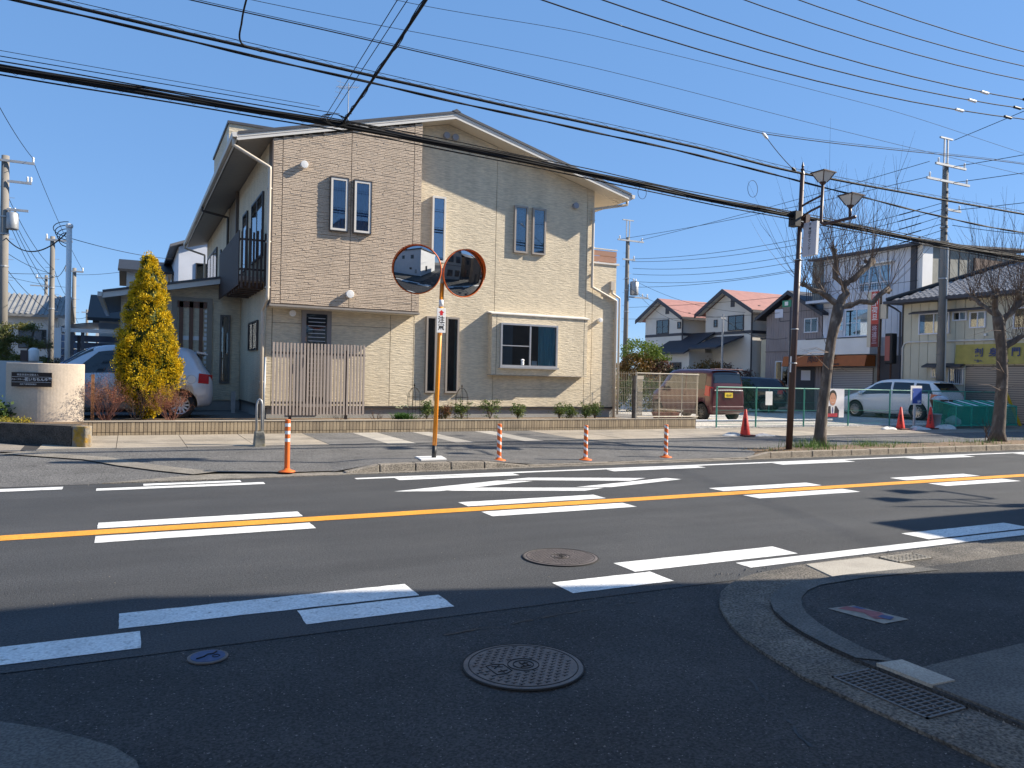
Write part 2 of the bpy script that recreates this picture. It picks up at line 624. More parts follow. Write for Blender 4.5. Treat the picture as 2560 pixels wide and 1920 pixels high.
gf = struct('gutter_far', MB().prism([(-0.3, 11.76), (200, 11.76), (200, 12.1), (2.1, 12.1), (1.2, 12.5), (0.9, 12.3)], 'z', -0.02, 0.012), mat('gutter_concrete', (0.21, 0.19, 0.16), 0.9, var=0.3, vscale=3, speck=0.4, sscale=60, bump=0.7, bscale=70))
L0 = [(2.15, 12.1), (1.22, 12.35), (0.74, 12.8), (0.2, 13.4), (-0.28, 14.1), (-1.5, 14.95)]
slope('side_street', [(-60, 11.755), (-0.2, 11.755), (1.0, 12.2)] + [(x - .22, y - .04) for x, y in L0[1:]] + [(-2.6, 16.0), (-3.0, 17.2), (-3.2, 120), (-9.0, 120), (-9.5, 15.5), (-60, 15.5)], ASPHW, -0.027)
side_pave = slope('pavement_far', L0 + [(-1.55, 15.1), (60, 15.1), (60, 12.9), (12.6, 12.9), (11.6, 12.06)], ASPHW)
mb = MB()
for i in range(1, len(L0) - 1):
    (ax, ay), (bx, by) = L0[i], L0[i + 1]
    mb._add([(ax - .34, ay - .1, zs(ay) - .012), (bx - .34, by - .1, zs(by) - .012), (bx, by, zs(by) + .006), (ax, ay, zs(ay) + .006)], [(0, 1, 2, 3)])
mb.build('kerb_edging', mat('edging', (0.21, 0.19, 0.16), 0.9, var=0.25, vscale=3, speck=0.3, sscale=60, bump=0.5, bscale=60), side_pave)
mb = MB()
xs_ = [2.9, 3.6, 4.2, 5.4, 6.0, 6.6]
ys_ = [12.04, 12.4, 12.8, 13.3, 13.9]
hh_ = [[0, 0, 0, 0, 0], [.095, .09, .06, .025, 0], [.105, .1, .075, .035, 0], [.1, .095, .07, .03, 0], [.04, .04, .03, .01, 0], [0, 0, 0, 0, 0]]
vs = [(x, y, zs(y) + .003 + hh_[i][j] + (-.01 if hh_[i][j] == 0 else 0)) for i, x in enumerate(xs_) for j, y in enumerate(ys_)]
mb._add(vs, [(i * 5 + j, (i + 1) * 5 + j, (i + 1) * 5 + j + 1, i * 5 + j + 1) for i in range(5) for j in range(4)])
mb.build('ramp', ASPHW, side_pave, smooth=True)
MB().prism([(4.4, 12.16), (4.86, 12.18), (4.94, 12.64), (4.47, 12.65)], 'z', 0.03, 0.162).build('painted_pad', WHITE, side_pave)
AGL = mat('aggregate_light', (0.25, 0.22, 0.18), 0.9, var=0.3, vscale=4, speck=0.5, sscale=60, bump=1.0, bscale=70)
# kerb stones along the far side
kerb = bpy.data.objects.new('kerb_far', None)
COL.objects.link(kerb)
kerb['kind'] = 'structure'
xs = [3.05, 3.6, 4.2, 4.82, 5.43, 6.3]
hs = [0.03, 0.13, 0.135, 0.132, 0.125, 0.03]
for i in range(5):
    x0, x1 = xs[i] + 0.008, xs[i + 1] - 0.008
    MB()._add([(x0, 11.86, -0.02), (x1, 11.86, -0.02), (x1, 12.05, -0.02), (x0, 12.05, -0.02), (x0, 11.88, hs[i]), (x1, 11.88, hs[i + 1]), (x1, 12.05, hs[i + 1]), (x0, 12.05, hs[i])],
              [(3, 2, 1, 0), (4, 5, 6, 7), (0, 1, 5, 4), (1, 2, 6, 5), (2, 3, 7, 6), (3, 0, 4, 7)]).build('kerb_stone', AGL, kerb, bevel=0.012)
for k in range(9):
    x0 = 6.32 + 0.58 * k
    MB().box(x0, x0 + 0.565, 11.9, 12.06, -0.02, 0.028 + U(-.004, .004)).build('kerb_stone', AGL, kerb)
st = MB().box(0.006, 0.592, 11.82, 11.96, -0.02, 0.135)
KST = mat('kerb_stone_tan', (0.3, 0.255, 0.2), 0.9, var=0.25, vscale=3, speck=0.3, sscale=60, bump=0.5, bscale=60)
first = st.build('kerb_stone', KST, kerb, bevel=0.012)
first.location.x = 11.9
for k in range(1, 42):
    c = first.copy()
    COL.objects.link(c)
    c.location = (11.9 + 0.6 * k, U(-.006, .006), U(-.006, .004))
MB()._add([(11.3, 11.82, -0.02), (11.89, 11.82, -0.02), (11.89, 11.96, -0.02), (11.3, 11.96, -0.02), (11.3, 11.82, 0.03), (11.89, 11.82, 0.135), (11.89, 11.96, 0.135), (11.3, 11.96, 0.03)],
          [(3, 2, 1, 0), (4, 5, 6, 7), (0, 1, 5, 4), (1, 2, 6, 5), (2, 3, 7, 6), (3, 0, 4, 7)]).build('kerb_stone', KST, kerb)
# tree verge: soil
mb = MB()
nx = 120
for i in range(nx):
    for j in range(6):
        pass
gx = [11.95 + (40 - 11.95) * i / nx for i in range(nx + 1)]
gy = [11.965 + (13.0 - 11.965) * j / 6 for j in range(7)]
vs = []
for i, x in enumerate(gx):
    for j, y in enumerate(gy):
        e = min(1, (x - 11.95) / 1.5)
        vs.append((x + (0.0 if i else 0.25 * j * 0.2), y + (U(-.05, .05) if j == 6 else 0), (0.03 + (0.09 + 0.03 * math.sin(j / 6 * PI)) * e + U(-.012, .012) * e) if 0 < j < 6 else (0.04 + 0.075 * e if j == 0 else zs(13.0) + 0.004)))
mb._add(vs, [(i * 7 + j, (i + 1) * 7 + j, (i + 1) * 7 + j + 1, i * 7 + j + 1) for i in range(nx) for j in range(6)])
struct('verge', mb, SOIL, smooth=True)
# verge weeds and dry straw
GRN = leafmat('weed_green', (0.06, 0.13, 0.025), (0.12, 0.2, 0.04))
STRAW = leafmat('straw', (0.3, 0.22, 0.1), (0.2, 0.13, 0.06))
mb = MB()


def blade(mb, x, y, z, h, m):
    a = U(0, 2 * PI)
    l = U(0.1, 0.9) * h
    w = U(0.004, 0.009)
    dx, dy = math.cos(a), math.sin(a)
    mb._add([(x - dy * w, y + dx * w, z), (x + dy * w, y - dx * w, z), (x + dx * l, y + dy * l, z + h)], [(0, 1, 2)], m)


for cx, n, h in ((12.6, 20, .1), (13.55, 170, .26), (13.8, 170, .24), (14.5, 120, .16), (15.6, 160, .2), (16.0, 110, .16), (16.9, 100, .15), (18.1, 50, .1), (19.2, 70, .17), (20.1, 80, .16), (22.4, 90, .15), (26, 80, .15), (30, 80, .15)):
    for _ in range(n):
        x, y = cx + random.gauss(0, .2), min(12.9, max(12.0, 12.45 + random.gauss(0, .25)))
        blade(mb, x, y, 0.11, h * U(.5, 1.2), 0)
for _ in range(5200):
    x, y = U(12, 34), U(12, 12.95)
    blade(mb, x, y, 0.105, U(.01, .05), 1)
mb.build('verge_weeds', [GRN, STRAW], kind='stuff', label='green weeds and dry straw growing along the tree verge', category='grass')
# concrete slabs of the far pavement
SLABL = mat('slab_light', (0.42, 0.39, 0.34), 0.85, var=0.12, vscale=2, speck=0.1, sscale=80, bump=0.2, bscale=60)
SLABB = mat('slab_beige', (0.34, 0.295, 0.235), 0.85, var=0.2, vscale=1.6, speck=0.15, sscale=60, bump=0.25, bscale=60)
SLABD = mat('slab_dark', (0.15, 0.145, 0.138), 0.9, var=0.18, vscale=2, speck=0.4, sscale=60, bump=0.5, bscale=60)
SLABT = mat('slab_tan', (0.25, 0.215, 0.175), 0.9, var=0.2, vscale=1.6, speck=0.2, sscale=60, bump=0.3, bscale=60)
cuts = [(-1.55, -0.2, SLABB), (-0.2, 1.1, SLABB), (1.1, 2.45, SLABB), (2.45, 4.02, SLABB), (4.02, 5.33, SLABD), (5.33, 6.02, SLABL), (6.02, 7.0, SLABD), (7.0, 7.5, SLABL), (7.5, 8.85, SLABD), (8.85, 9.4, SLABL), (9.4, 10.6, SLABD)]
x = 10.6
while x < 40:
    cuts.append((x, x + 1.35, SLABB if x < 19 else SLABT))
    x += 1.35
VA, VB, VC = tp(1, 16.8)[1], tp(1, 18.45)[1], 16.93
FA, FB, FC = 0.885, 0.862, 0.84
for x0, x1, m in cuts:
    for (y0, f0), (y1, f1) in (((VA, FA), (VB, FB)), ((VB, FB), (VC, FC))):
        dz = U(-.001, .003)
        mb = MB()
        P = [(x0 * f0 + .006, y0 + .006), (x1 * f0 - .006, y0 + .006), (x1 * f1 - .006, y1 - .006), (x0 * f1 + .006, y1 - .006)]
        mb._add([(*p, zs(p[1]) - .02) for p in P] + [(*p, zs(p[1]) + .006 + dz) for p in P], [(4, 5, 6, 7), (0, 1, 5, 4), (1, 2, 6, 5), (2, 3, 7, 6), (3, 0, 4, 7)])
        mb.build('paving_slab', m, side_pave)
slope('slab_bed', [(-1.6, VA), (35, VA), (35, 16.95), (-1.6, 16.95)], CAULK, -0.004, side_pave)
slope('concrete_strip', [(-3.0, 15.2), (-1.95, 15.05), (-1.5, 14.97), (-1.3, 15.5), (-2.3, 16.4), (-3.0, 16.9)], SLABT, -0.005, side_pave)
# plots on the terrace
FAR[0] = True
LOTM = mat('lot_concrete', (0.16, 0.155, 0.15), 0.9, var=0.2, vscale=1, speck=0.2, sscale=40, bump=0.3, bscale=30)
lot = struct('house_plot', MB().prism([(-0.9, 20.33), (16.95, 20.33), (16.95, 50), (-3.2, 50), (-3.2, 21.2), (-0.95, 21.0)], 'z', -0.3, 0.28), LOTM)
MB().box(3.35, 14.6, 20.34, 21.58, 0.2, 0.315).build('planting_bed', SOIL, lot)
MB().box(-0.9, 3.2, 20.34, 21.7, 0.2, 0.31).build('planting_bed', SOIL, lot)
GRAV = mat('gravel', (0.48, 0.45, 0.4), 0.95, var=0.15, vscale=0.8, speck=0.55, sscale=22, bump=1.0, bscale=25)
struct('parking_lot', MB().prism([(16.96, 20.17), (34.0, 20.17), (34.0, 50), (16.96, 50)], 'z', -0.3, 0.03), GRAV)
struct('back_street', MB().prism([(34.0, 20.17), (90, 20.17), (90, 160), (34.0, 160)], 'z', -0.3, 0.02), ASPHW)
struct('back_terrace', MB().prism([(-160, 50.01), (33.99, 50.01), (33.99, 300), (-160, 300)], 'z', -0.3, 0.01), GROUNDM)
FAR[0] = False
# loose grit on the road
mb = MB()
for _ in range(260):
    x, y = U(-0.8, 8), U(2.0, 6.5)
    s_ = U(.003, .009)
    mb._add([(x + s_ * math.cos(t) * U(.6, 1.2), y + s_ * math.sin(t) * U(.6, 1.2), .002) for t in (0, 1.6, 3.1, 4.7)] + [(x, y, s_)], [(0, 1, 4), (1, 2, 4), (2, 3, 4), (3, 0, 4)])
for _ in range(70):
    x, y = U(3.2, 4.3), U(2.0, 2.4)
    s_ = U(.004, .011)
    mb._add([(x + s_ * math.cos(t) * U(.6, 1.2), y + s_ * math.sin(t) * U(.6, 1.2), .012) for t in (0, 1.6, 3.1, 4.7)] + [(x, y, s_ + .015)], [(0, 1, 4), (1, 2, 4), (2, 3, 4), (3, 0, 4)])
for _ in range(420):
    x, y = (U(-1, 26), U(11.62, 11.9)) if random.random() < .6 else (U(4.2, 12), U(4.66, 4.85))
    s_ = U(.004, .012)
    mb._add([(x + s_ * math.cos(t) * U(.6, 1.2), y + s_ * math.sin(t) * U(.6, 1.2), .006) for t in (0, 1.6, 3.1, 4.7)] + [(x, y, s_ + .012)], [(0, 1, 4), (1, 2, 4), (2, 3, 4), (3, 0, 4)])
mb.build('grit', mat('grit', (0.19, 0.18, 0.165), 0.9), kind='stuff', label='pale loose grit scattered on the near asphalt', category='gravel')

# ------------------------------------------------------------------ covers and grates
IRON = mat('cast_iron', (0.15, 0.125, 0.112), 0.55, metal=0.3, var=0.25, vscale=9, bump=0.2, bscale=60)
IROND = mat('iron_recess_shade', (0.012, 0.011, 0.011), 0.8)  # shade of the recesses put into colour; the marks lie proud of the plate


def cover(name, label, x, y, r, rot, pitch, kind):
    t = thing(name, label, 'manhole cover', (x, y, 0), rot, None)
    MB().lathe([(r, 0.001), (r, 0.008), (r - .012, 0.011)], n=48).build('plate', IRON, t, local=True)
    mb = MB()
    mb.tube([((r - .03) * math.cos(k * PI / 24), (r - .03) * math.sin(k * PI / 24), 0.0105) for k in range(48)], 0.0035, 5, close=True)
    mb.tube([((r + .002) * math.cos(k * PI / 24), (r + .002) * math.sin(k * PI / 24), 0.006) for k in range(48)], 0.006, 5, close=True)
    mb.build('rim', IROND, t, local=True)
    mb = MB()

    def bar(ax, ay, bx, by, w):
        d = Vector((bx - ax, by - ay)).normalized()
        nx, ny = -d.y * w, d.x * w
        mb._add([(ax - nx, ay - ny, .0125), (bx - nx, by - ny, .0125), (bx + nx, by + ny, .0125), (ax + nx, ay + ny, .0125)], [(0, 1, 2, 3)])
    k = 0
    yy = -r
    while yy < r:
        xx = -r + (pitch / 2 if k % 2 else 0)
        while xx < r:
            if math.hypot(xx, yy) < r - .05 and math.hypot(xx, yy) > r * .3 and not (kind and -r * .62 < xx < -r * .28 and abs(yy) < r * .22):
                j = pitch * .36
                if kind:
                    bar(xx, yy, xx + j, yy, pitch * .07)
                    bar(xx, yy, xx - j * .6, yy + j * .5, pitch * .07)
                    bar(xx, yy, xx - j * .6, yy - j * .5, pitch * .07)
                else:
                    a = U(0, PI)
                    bar(xx - j * math.cos(a), yy - j * math.sin(a), xx + j * math.cos(a), yy + j * math.sin(a), pitch * .1)
            xx += pitch
        yy += pitch * .62
        k += 1
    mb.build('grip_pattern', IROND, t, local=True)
    mb = MB()
    for rr in (.26, .17):
        mb.tube([(r * rr * math.cos(q * PI / 16), r * rr * math.sin(q * PI / 16), 0.0125) for q in range(32)], 0.003, 4, close=True)
    for q in ((-.1, -.09, .1, -.09), (-.02, -.09, -.02, .1), (-.02, .03, .1, .03), (.06, -.06, .06, .08)):
        mb.tube([(q[0] * r, q[1] * r, .0125), (q[2] * r, q[3] * r, .0125)], 0.004, 4)
    if kind:
        mb.tube([(-.6 * r, -.2 * r, .0125), (-.45 * r, -.22 * r, .0125), (-.3 * r, -.15 * r, .0125), (-.3 * r, .15 * r, .0125), (-.45 * r, .22 * r, .0125), (-.6 * r, .2 * r, .0125)], .003, 4, close=True)
        for q in ((-.52, .05, -.36, .16), (-.52, .15, -.36, .05), (-.45, -.16, -.45, -.04), (-.53, -.1, -.36, -.1)):
            mb.tube([(q[0] * r, q[1] * r, .0125), (q[2] * r, q[3] * r, .0125)], 0.003, 4)
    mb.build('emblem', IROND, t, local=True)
    for q in (-.78, .78):
        MB().lathe([(.012, .0122), (.011, .0128)], c=(q * r, 0, 0), n=8).build('key_hole', BLACK, t, local=True)


cover('manhole_cover', 'large round iron manhole cover with forked grip pattern in the shaded asphalt', 1.93, 3.66, 0.325, 0.06, 0.052, 1)
cover('manhole_cover', 'round brown iron manhole cover in the sunlit lane', 3.39, 5.78, 0.325, 0.5, 0.04, 0)
t = thing('valve_cover', 'small oval blue valve cover in shaded asphalt beside the near edge line', 'valve cover', (0.41, 4.45, 0))
MB().lathe([(.105, .001), (.105, .007), (.098, .009)], n=28).build('rim', IRON, t, local=True)
MB().lathe([(.09, .007), (.088, .011)], n=28).build('plate', mat('blue_cover', (0.025, 0.06, 0.15), 0.5, var=0.3, vscale=30), t, local=True)
mb = MB()
mb.tube([(-.06, -.03, .012), (-.02, -.01, .012), (0, .02, .012), (.03, .02, .012), (.05, .05, .012)], .005, 4)
mb.tube([(.04 + .02 * math.cos(k), -.02 + .02 * math.sin(k), .012) for k in range(6)], .003, 4, close=True)
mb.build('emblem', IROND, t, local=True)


def grate(label, x0, x1, y0, y1, nb, nc, z, along, STEEL=STEEL):
    t = thing('drain_grate', label, 'drain grate', ((x0 + x1) / 2, (y0 + y1) / 2, z))
    MB().box(x0, x1, y0, y1, z - .02, z + .0015).build('pit_shade', IROND, t)  # flat dark panel under the bars; the pit's shade is its colour
    mb = MB()
    for a, b, c, d in ((x0, x1, y0, y0 + .012), (x0, x1, y1 - .012, y1), (x0, x0 + .012, y0, y1), (x1 - .012, x1, y0, y1)):
        mb.box(a, b, c, d, z - .03, z + .008)
    mb.build('frame', STEEL, t)
    for k in range(1, nb):
        if along == 'x':
            yy = y0 + (y1 - y0) * k / nb
            MB().box(x0, x1, yy - .003, yy + .003, z + .0015, z + .0075).build('bar', STEEL, t)
        else:
            xx = x0 + (x1 - x0) * k / nb
            MB().box(xx - .003, xx + .003, y0, y1, z + .0015, z + .0075).build('bar', STEEL, t)
    for k in range(1, nc):
        if along == 'x':
            xx = x0 + (x1 - x0) * k / nc
            MB().box(xx - .004, xx + .004, y0, y1, z + .0015, z + .0065).build('cross_bar', STEEL, t)
        else:
            yy = y0 + (y1 - y0) * k / nc
            MB().box(x0, x1, yy - .004, yy + .004, z + .0015, z + .0065).build('cross_bar', STEEL, t)


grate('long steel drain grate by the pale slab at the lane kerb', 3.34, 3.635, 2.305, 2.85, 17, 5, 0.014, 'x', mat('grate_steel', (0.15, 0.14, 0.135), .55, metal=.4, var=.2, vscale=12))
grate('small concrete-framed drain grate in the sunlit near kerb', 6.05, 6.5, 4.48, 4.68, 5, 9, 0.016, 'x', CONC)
# worn picture sticker on the pavement
t = thing('ground_sticker', 'faded red and blue picture sticker on the shaded near pavement', 'sticker', (4.42, 3.5, .036))
MB().sheet([(4.27, 3.69), (4.5, 3.67), (4.58, 3.31), (4.34, 3.31)], .039).build('backing', mat('sticker_grey', (0.27, 0.24, 0.2), 0.8, var=0.25, vscale=20), t)
MB().sheet([(4.33, 3.66), (4.43, 3.67), (4.53, 3.48), (4.47, 3.36), (4.37, 3.4), (4.41, 3.52)], .0415).build('red_print', mat('sticker_red', (0.27, 0.09, 0.09), 0.8, var=0.3, vscale=30), t)
MB().sheet([(4.42, 3.42), (4.49, 3.44), (4.52, 3.37), (4.44, 3.34)], .0435).build('blue_print', mat('sticker_blue', (0.06, 0.08, 0.17), 0.8, var=0.3, vscale=30), t)
MB().sheet([(4.44, 3.65), (4.49, 3.64), (4.5, 3.57), (4.46, 3.58)], .0435).build('blue_print', MATS['sticker_blue'], t)
# ================================================================== THE HOUSE (before scaling about the camera)
FAR[0] = True
RU, RZ, RS = 8.45, 9.32, 0.26


def rz(u):
    return RZ - RS * abs(u - RU)


house = thing('house', 'two-storey beige house with a tan textured upper block and low gable roof', 'house', (3.3, 21.6, 0.28))
VW, VB_ = 21.6, 21.05


def wmap(face, pos):
    """wall mapping: (along, out, z) -> xyz"""
    if face == 'f':
        return lambda a, c, z: (a, pos - c, z)
    return lambda a, c, z: (pos - c, a, z)


def wbox(mb, mp, a0, a1, c0, c1, z0, z1, m=0):
    p = [mp(a, c, z) for z in (z0, z1) for c in (c0, c1) for a in (a0, a1)]
    return mb._add(p, [(0, 2, 3, 1), (4, 5, 7, 6), (0, 1, 5, 4), (2, 6, 7, 3), (0, 4, 6, 2), (1, 3, 7, 5)], m)


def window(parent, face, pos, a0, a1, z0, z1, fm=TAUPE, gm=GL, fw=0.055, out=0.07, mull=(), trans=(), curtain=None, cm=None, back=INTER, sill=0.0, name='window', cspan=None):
    mp = wmap(face, pos)
    mb = MB()
    for q in ((a0, a1, z1 - fw, z1), (a0, a1, z0, z0 + fw), (a0, a0 + fw, z0 + fw, z1 - fw), (a1 - fw, a1, z0 + fw, z1 - fw)):
        wbox(mb, mp, q[0], q[1], 0.001, out, q[2], q[3])
    for x in mull:
        wbox(mb, mp, x - fw * .45, x + fw * .45, 0.001, out * .85, z0 + fw, z1 - fw)
    for z, xa, xb in trans:
        wbox(mb, mp, xa, xb, 0.001, out * .8, z - .015, z + .015)
    if sill:
        wbox(mb, mp, a0 - .03, a1 + .03, 0.001, out + sill, z0 - .05, z0 - .002)
    w = mb.build(name, fm, parent)
    mb = MB()
    wbox(mb, mp, a0 + fw * .6, a1 - fw * .6, -0.02, 0.006, z0 + fw * .6, z1 - fw * .6)
    mb.build('room_panel', back, w)
    mb = MB()
    wbox(mb, mp, a0 + fw * .7, a1 - fw * .7, out * .62, out * .66, z0 + fw * .7, z1 - fw * .7)
    mb.build('pane', gm, w)
    if curtain:
        for (xa, xb) in curtain:
            mb = MB()
            n = max(4, int((xb - xa) / .035))
            pts = [(xa + (xb - xa) * i / n, out * .32 + out * .18 * math.sin(i * 1.9 + U(-.3, .3))) for i in range(n + 1)]
            for i in range(n):
                mb._add([mp(pts[i][0], pts[i][1], z0 + fw), mp(pts[i + 1][0], pts[i + 1][1], z0 + fw), mp(pts[i + 1][0], pts[i + 1][1], z1 - fw), mp(pts[i][0], pts[i][1], z1 - fw)], [(0, 1, 2, 3)])
            mb.build('curtain', cm or CURT, w)
    return w


# solid cores behind the facings
mb = MB()
mb.prism([(3.34, 0.6), (13.6, 0.6), (13.6, rz(13.6) - .24), (RU, RZ - .24), (3.34, rz(3.34) - .24)], 'y', VW + .03, 40)
mb.box(13.6, 14.6, VW + .03, 33, 0.6, 5.3)
mb.build('wall_core', BEIGE, house)
MB().box(3.36, 14.6, VW + .06, 40, 0.2, 0.62).build('foundation', FOUND, house)
mb = MB()
mb.box(3.3, 14.63, VW - .015, VW + .05, 0.6, 0.66)
mb.build('base_flashing', DARKFR, house)


def panel(u0, u1, z0, z1=None, v=VW, m=BEIGE, name='siding_panel'):
    g = .008
    if z1 is not None:
        P = [(u0 + g, z0), (u1 - g, z0), (u1 - g, z1), (u0 + g, z1)]
    else:
        P = [(u0 + g, z0), (u1 - g, z0), (u1 - g, rz(u1) - .215)] + ([(RU, RZ - .215)] if u0 < RU < u1 else []) + [(u0 + g, rz(u0) - .215)]
    MB().prism(P, 'y', v, v + .028).build(name, m, house)


MB().box(3.35, 13.6, VW + .027, VW + .029, .62, 7.4).build('joint_sealant', CAULK, house)
panel(3.3, 3.46, .66, 3.36)
panel(3.46, 6.785, .66, 2.92)
panel(3.46, 6.785, 2.93, 3.36)
panel(6.785, 7.5, .66, 3.36)
panel(7.5, 10.1, .66, None)
panel(6.7, 7.5, 3.3, 8.3)
panel(10.1, 13.4, .66, 1.2)
panel(10.1, 13.4, 1.205, None)
panel(13.4, 13.67, .66, None)
panel(13.67, 14.6, .66, 5.4)
MB().box(7.48, 10.08, VW - .002, VW + .002, 8.46, 8.468).build('joint_sealant', CAULK, house)
MB().box(13.66, 14.68, VW - .04, VW + 11, 5.4, 5.46).build('parapet_coping', FASC, house)
WOODR = mat('deck_red', (0.33, 0.17, 0.11), 0.6, var=0.15, stretch=(2, 2, 20), vscale=3)
for z in (5.5, 5.69):
    MB().box(13.72, 14.62, VW + .05, VW + .09, z, z + .17).build('deck_board', WOODR, house)
    MB().box(14.58, 14.62, VW + .1, VW + 6, z, z + .17).build('deck_board', WOODR, house)
MB().box(13.7, 14.64, VW + .03, VW + .12, 5.9, 5.93).build('deck_rail', FASC, house)
# ---- textured upper block
BL, BR = 3.33, 7.45
mb = MB()
mb.prism([(BL, 3.36), (BR, 3.36), (BR, rz(BR) - .25), (BL, rz(BL) - .25)], 'y', VB_ + .02, VW + .02)
mb.build('upper_block_core', TAND, house)
for u0, u1 in ((BL, 3.56), (3.575, 5.4), (5.415, 7.21), (7.225, BR)):
    mb = MB()
    z = 3.4
    while z < 8.9:
        h = 0.045 + U(-.004, .004)
        u = u0
        while u < u1 - .01:
            L = U(.1, .5) if u1 - u0 > .4 else U(.08, .22)
            e = min(u1, u + L)
            if u1 - e < .08:
                e = u1
            top = min(z + h, min(rz(u), rz(e)) - .23)
            if top > z + .02:
                d = U(0.0, .008)
                dz = U(-.005, .005)
                f0, f1 = VB_ - d, VB_ + .021
                zz0, zz1 = z + .005 + dz, top + dz
                g = .002
                mb._add([(u + g, f0 + .004, zz0), (e - g, f0 + .004, zz0), (e - g, f0, zz0 + .008), (u + g, f0, zz0 + .008), (e - g, f0 + .003, zz1), (u + g, f0 + .003, zz1),
                         (u + g, f1, zz0), (e - g, f1, zz0), (e - g, f1, zz1), (u + g, f1, zz1)],
                        [(0, 1, 2, 3), (3, 2, 4, 5), (5, 4, 8, 9), (6, 7, 1, 0), (0, 3, 5, 9, 6), (1, 7, 8, 4, 2)])
            u = e
        z += h
    mb.build('stone_facing', TAN, house, kind='stuff')
MB().box(BL - .03, BL, VB_ - .02, VW, 3.36, rz(BL) - .25).build('corner_trim', mat('trim_brown', (0.12, 0.095, 0.08), 0.6), house)
MB().box(BL - .04, BR + .02, VB_ - .03, VW + .01, 3.325, 3.375).build('block_flashing', TAUPE, house)
MB().box(BL, BR, VB_ + .01, VW, 3.305, 3.323).build('block_soffit', SOFF, house)
# ---- roof
VF, VK = 20.98, 40.6
EL, ER = 2.42, 14.68
mb = MB()
mb.prism([(EL, rz(EL)), (RU, RZ), (ER, rz(ER)), (ER, rz(ER) - .07), (RU, RZ - .07), (EL, rz(EL) - .07)], 'y', VF - .03, VK)
roof = mb.build('roof', ROOFM, house)
MB().prism([(RU - .14, RZ - .02), (RU, RZ + .05), (RU + .14, RZ - .02), (RU, RZ - .06)], 'y', VF - .04, VK).build('ridge_cap', ROOFM, roof)
for a, b in ((EL, RU), (RU, ER)):
    MB().prism([(a, rz(a) - .071), (b, rz(b) - .071), (b, rz(b) - .225), (a, rz(a) - .225)], 'y', VF, VF + .03).build('fascia', FASC, roof)
    MB().prism([(a, rz(a) - .14), (b, rz(b) - .14), (b, rz(b) - .15), (a, rz(a) - .15)], 'y', VF - .008, VF).build('fascia_groove', TAUPE, roof)
    MB().prism([(a, rz(a) - .195), (b, rz(b) - .195), (b, rz(b) - .207), (a, rz(a) - .207)], 'y', VF + .031, VW if b > RU else VB_).build('soffit', SOFF, roof)
MB().prism([(7.452, rz(7.452) - .196), (RU, RZ - .196), (RU, RZ - .208), (7.452, rz(7.452) - .208)], 'y', VB_ - .01, VW).build('soffit', SOFF, roof)
MB().prism([(EL + .03, rz(EL) - .195), (3.34, rz(3.34) - .195), (3.34, rz(3.34) - .207), (EL + .03, rz(EL) - .207)], 'y', VB_ + .002, VK - .02).build('soffit', SOFFD, roof)
MB().prism([(ER - .03, rz(ER) - .197), (13.6, rz(13.6) - .197), (13.6, rz(13.6) - .209), (ER - .03, rz(ER) - .209)], 'y', VW + .002, VK - .02).build('soffit', SOFF, roof)
for u, s in ((EL, -1), (ER, 1)):
    z = rz(u)
    MB().box(min(u, u + s * .025), max(u, u + s * .025), VF, VK, z - .21, z - .03).build('eave_board', FASC, roof)
    mb = MB()
    P = [(u + s * .028, z - .04), (u + s * .028, z - .14), (u + s * .06, z - .16), (u + s * .13, z - .16), (u + s * .15, z - .05), (u + s * .14, z - .05), (u + s * .12, z - .148), (u + s * .062, z - .148), (u + s * .04, z - .13), (u + s * .04, z - .04)]
    mb.prism(P, 'y', VF - .02, VK)
    mb.build('gutter', PIPEM, roof)
    MB().prism([(u + s * .028, z - .04), (u + s * .028, z - .14), (u + s * .06, z - .16), (u + s * .13, z - .16), (u + s * .15, z - .05)], 'y', VF - .03, VF - .021).build('gutter_end', FASC, roof)


def pipe(pts, r=.045, m=PIPEM, name='downpipe', br=()):
    mb = MB()
    Q = []
    for i, p in enumerate(pts):
        if 0 < i < len(pts) - 1:
            a, b, c = Vector(pts[i - 1]), Vector(p), Vector(pts[i + 1])
            Q += [b + (a - b).normalized() * .07, b, b + (c - b).normalized() * .07]
        else:
            Q.append(Vector(p))
    mb.tube(Q, r, 10)
    for p in br:
        mb.box(p[0] - .06, p[0] + .06, p[1] - .06, p[1] + .09, p[2] - .02, p[2] + .02)
    mb.build(name, m, house, smooth=True)


pipe([(EL - .09, VF + .1, rz(EL) - .16), (EL - .09, VF + .1, rz(EL) - .34), (3.24, VB_ - .01, 6.95), (3.24, VB_ - .01, 3.5), (3.2, VW - .08, 3.25), (3.2, VW - .08, 0.3)], br=[(3.24, VB_ + .03, z) for z in (6.4, 5.0, 3.8)] + [(3.2, VW - .03, z) for z in (2.6, 1.3)])
pipe([(ER + .09, VF + .35, rz(ER) - .16), (ER + .09, VF + .35, rz(ER) - .3), (13.58, VW - .09, 7.15), (13.58, VW - .09, 4.6), (14.55, VW - .09, 4.2), (14.55, VW - .09, .3)], br=[(13.58, VW - .04, z) for z in (6.8, 5.9, 5.0)] + [(14.55, VW - .04, z) for z in (3.6, 2.5, 1.3)])
pipe([(EL - .09, 30.5, rz(EL) - .16), (EL - .09, 30.5, rz(EL) - .3), (3.22, 30.5, 7.3), (3.22, 30.5, 4.9)], m=mat('pipe_dark', (0.07, 0.06, 0.055), .5))
pipe([(EL - .09, 40.3, rz(EL) - .16), (EL - .09, 40.3, rz(EL) - .3), (3.22, 40.3, 7.2), (3.22, 40.3, 4.9)])
pipe([(14.4, VW - .06, 4.75), (14.4, VW - .06, 4.45), (14.7, VW - .06, 4.3), (14.72, VW - .05, .4)], r=.035)
MB().box(14.33, 14.47, VW - .1, VW, 4.55, 4.85).build('rain_head', PIPEM, house)
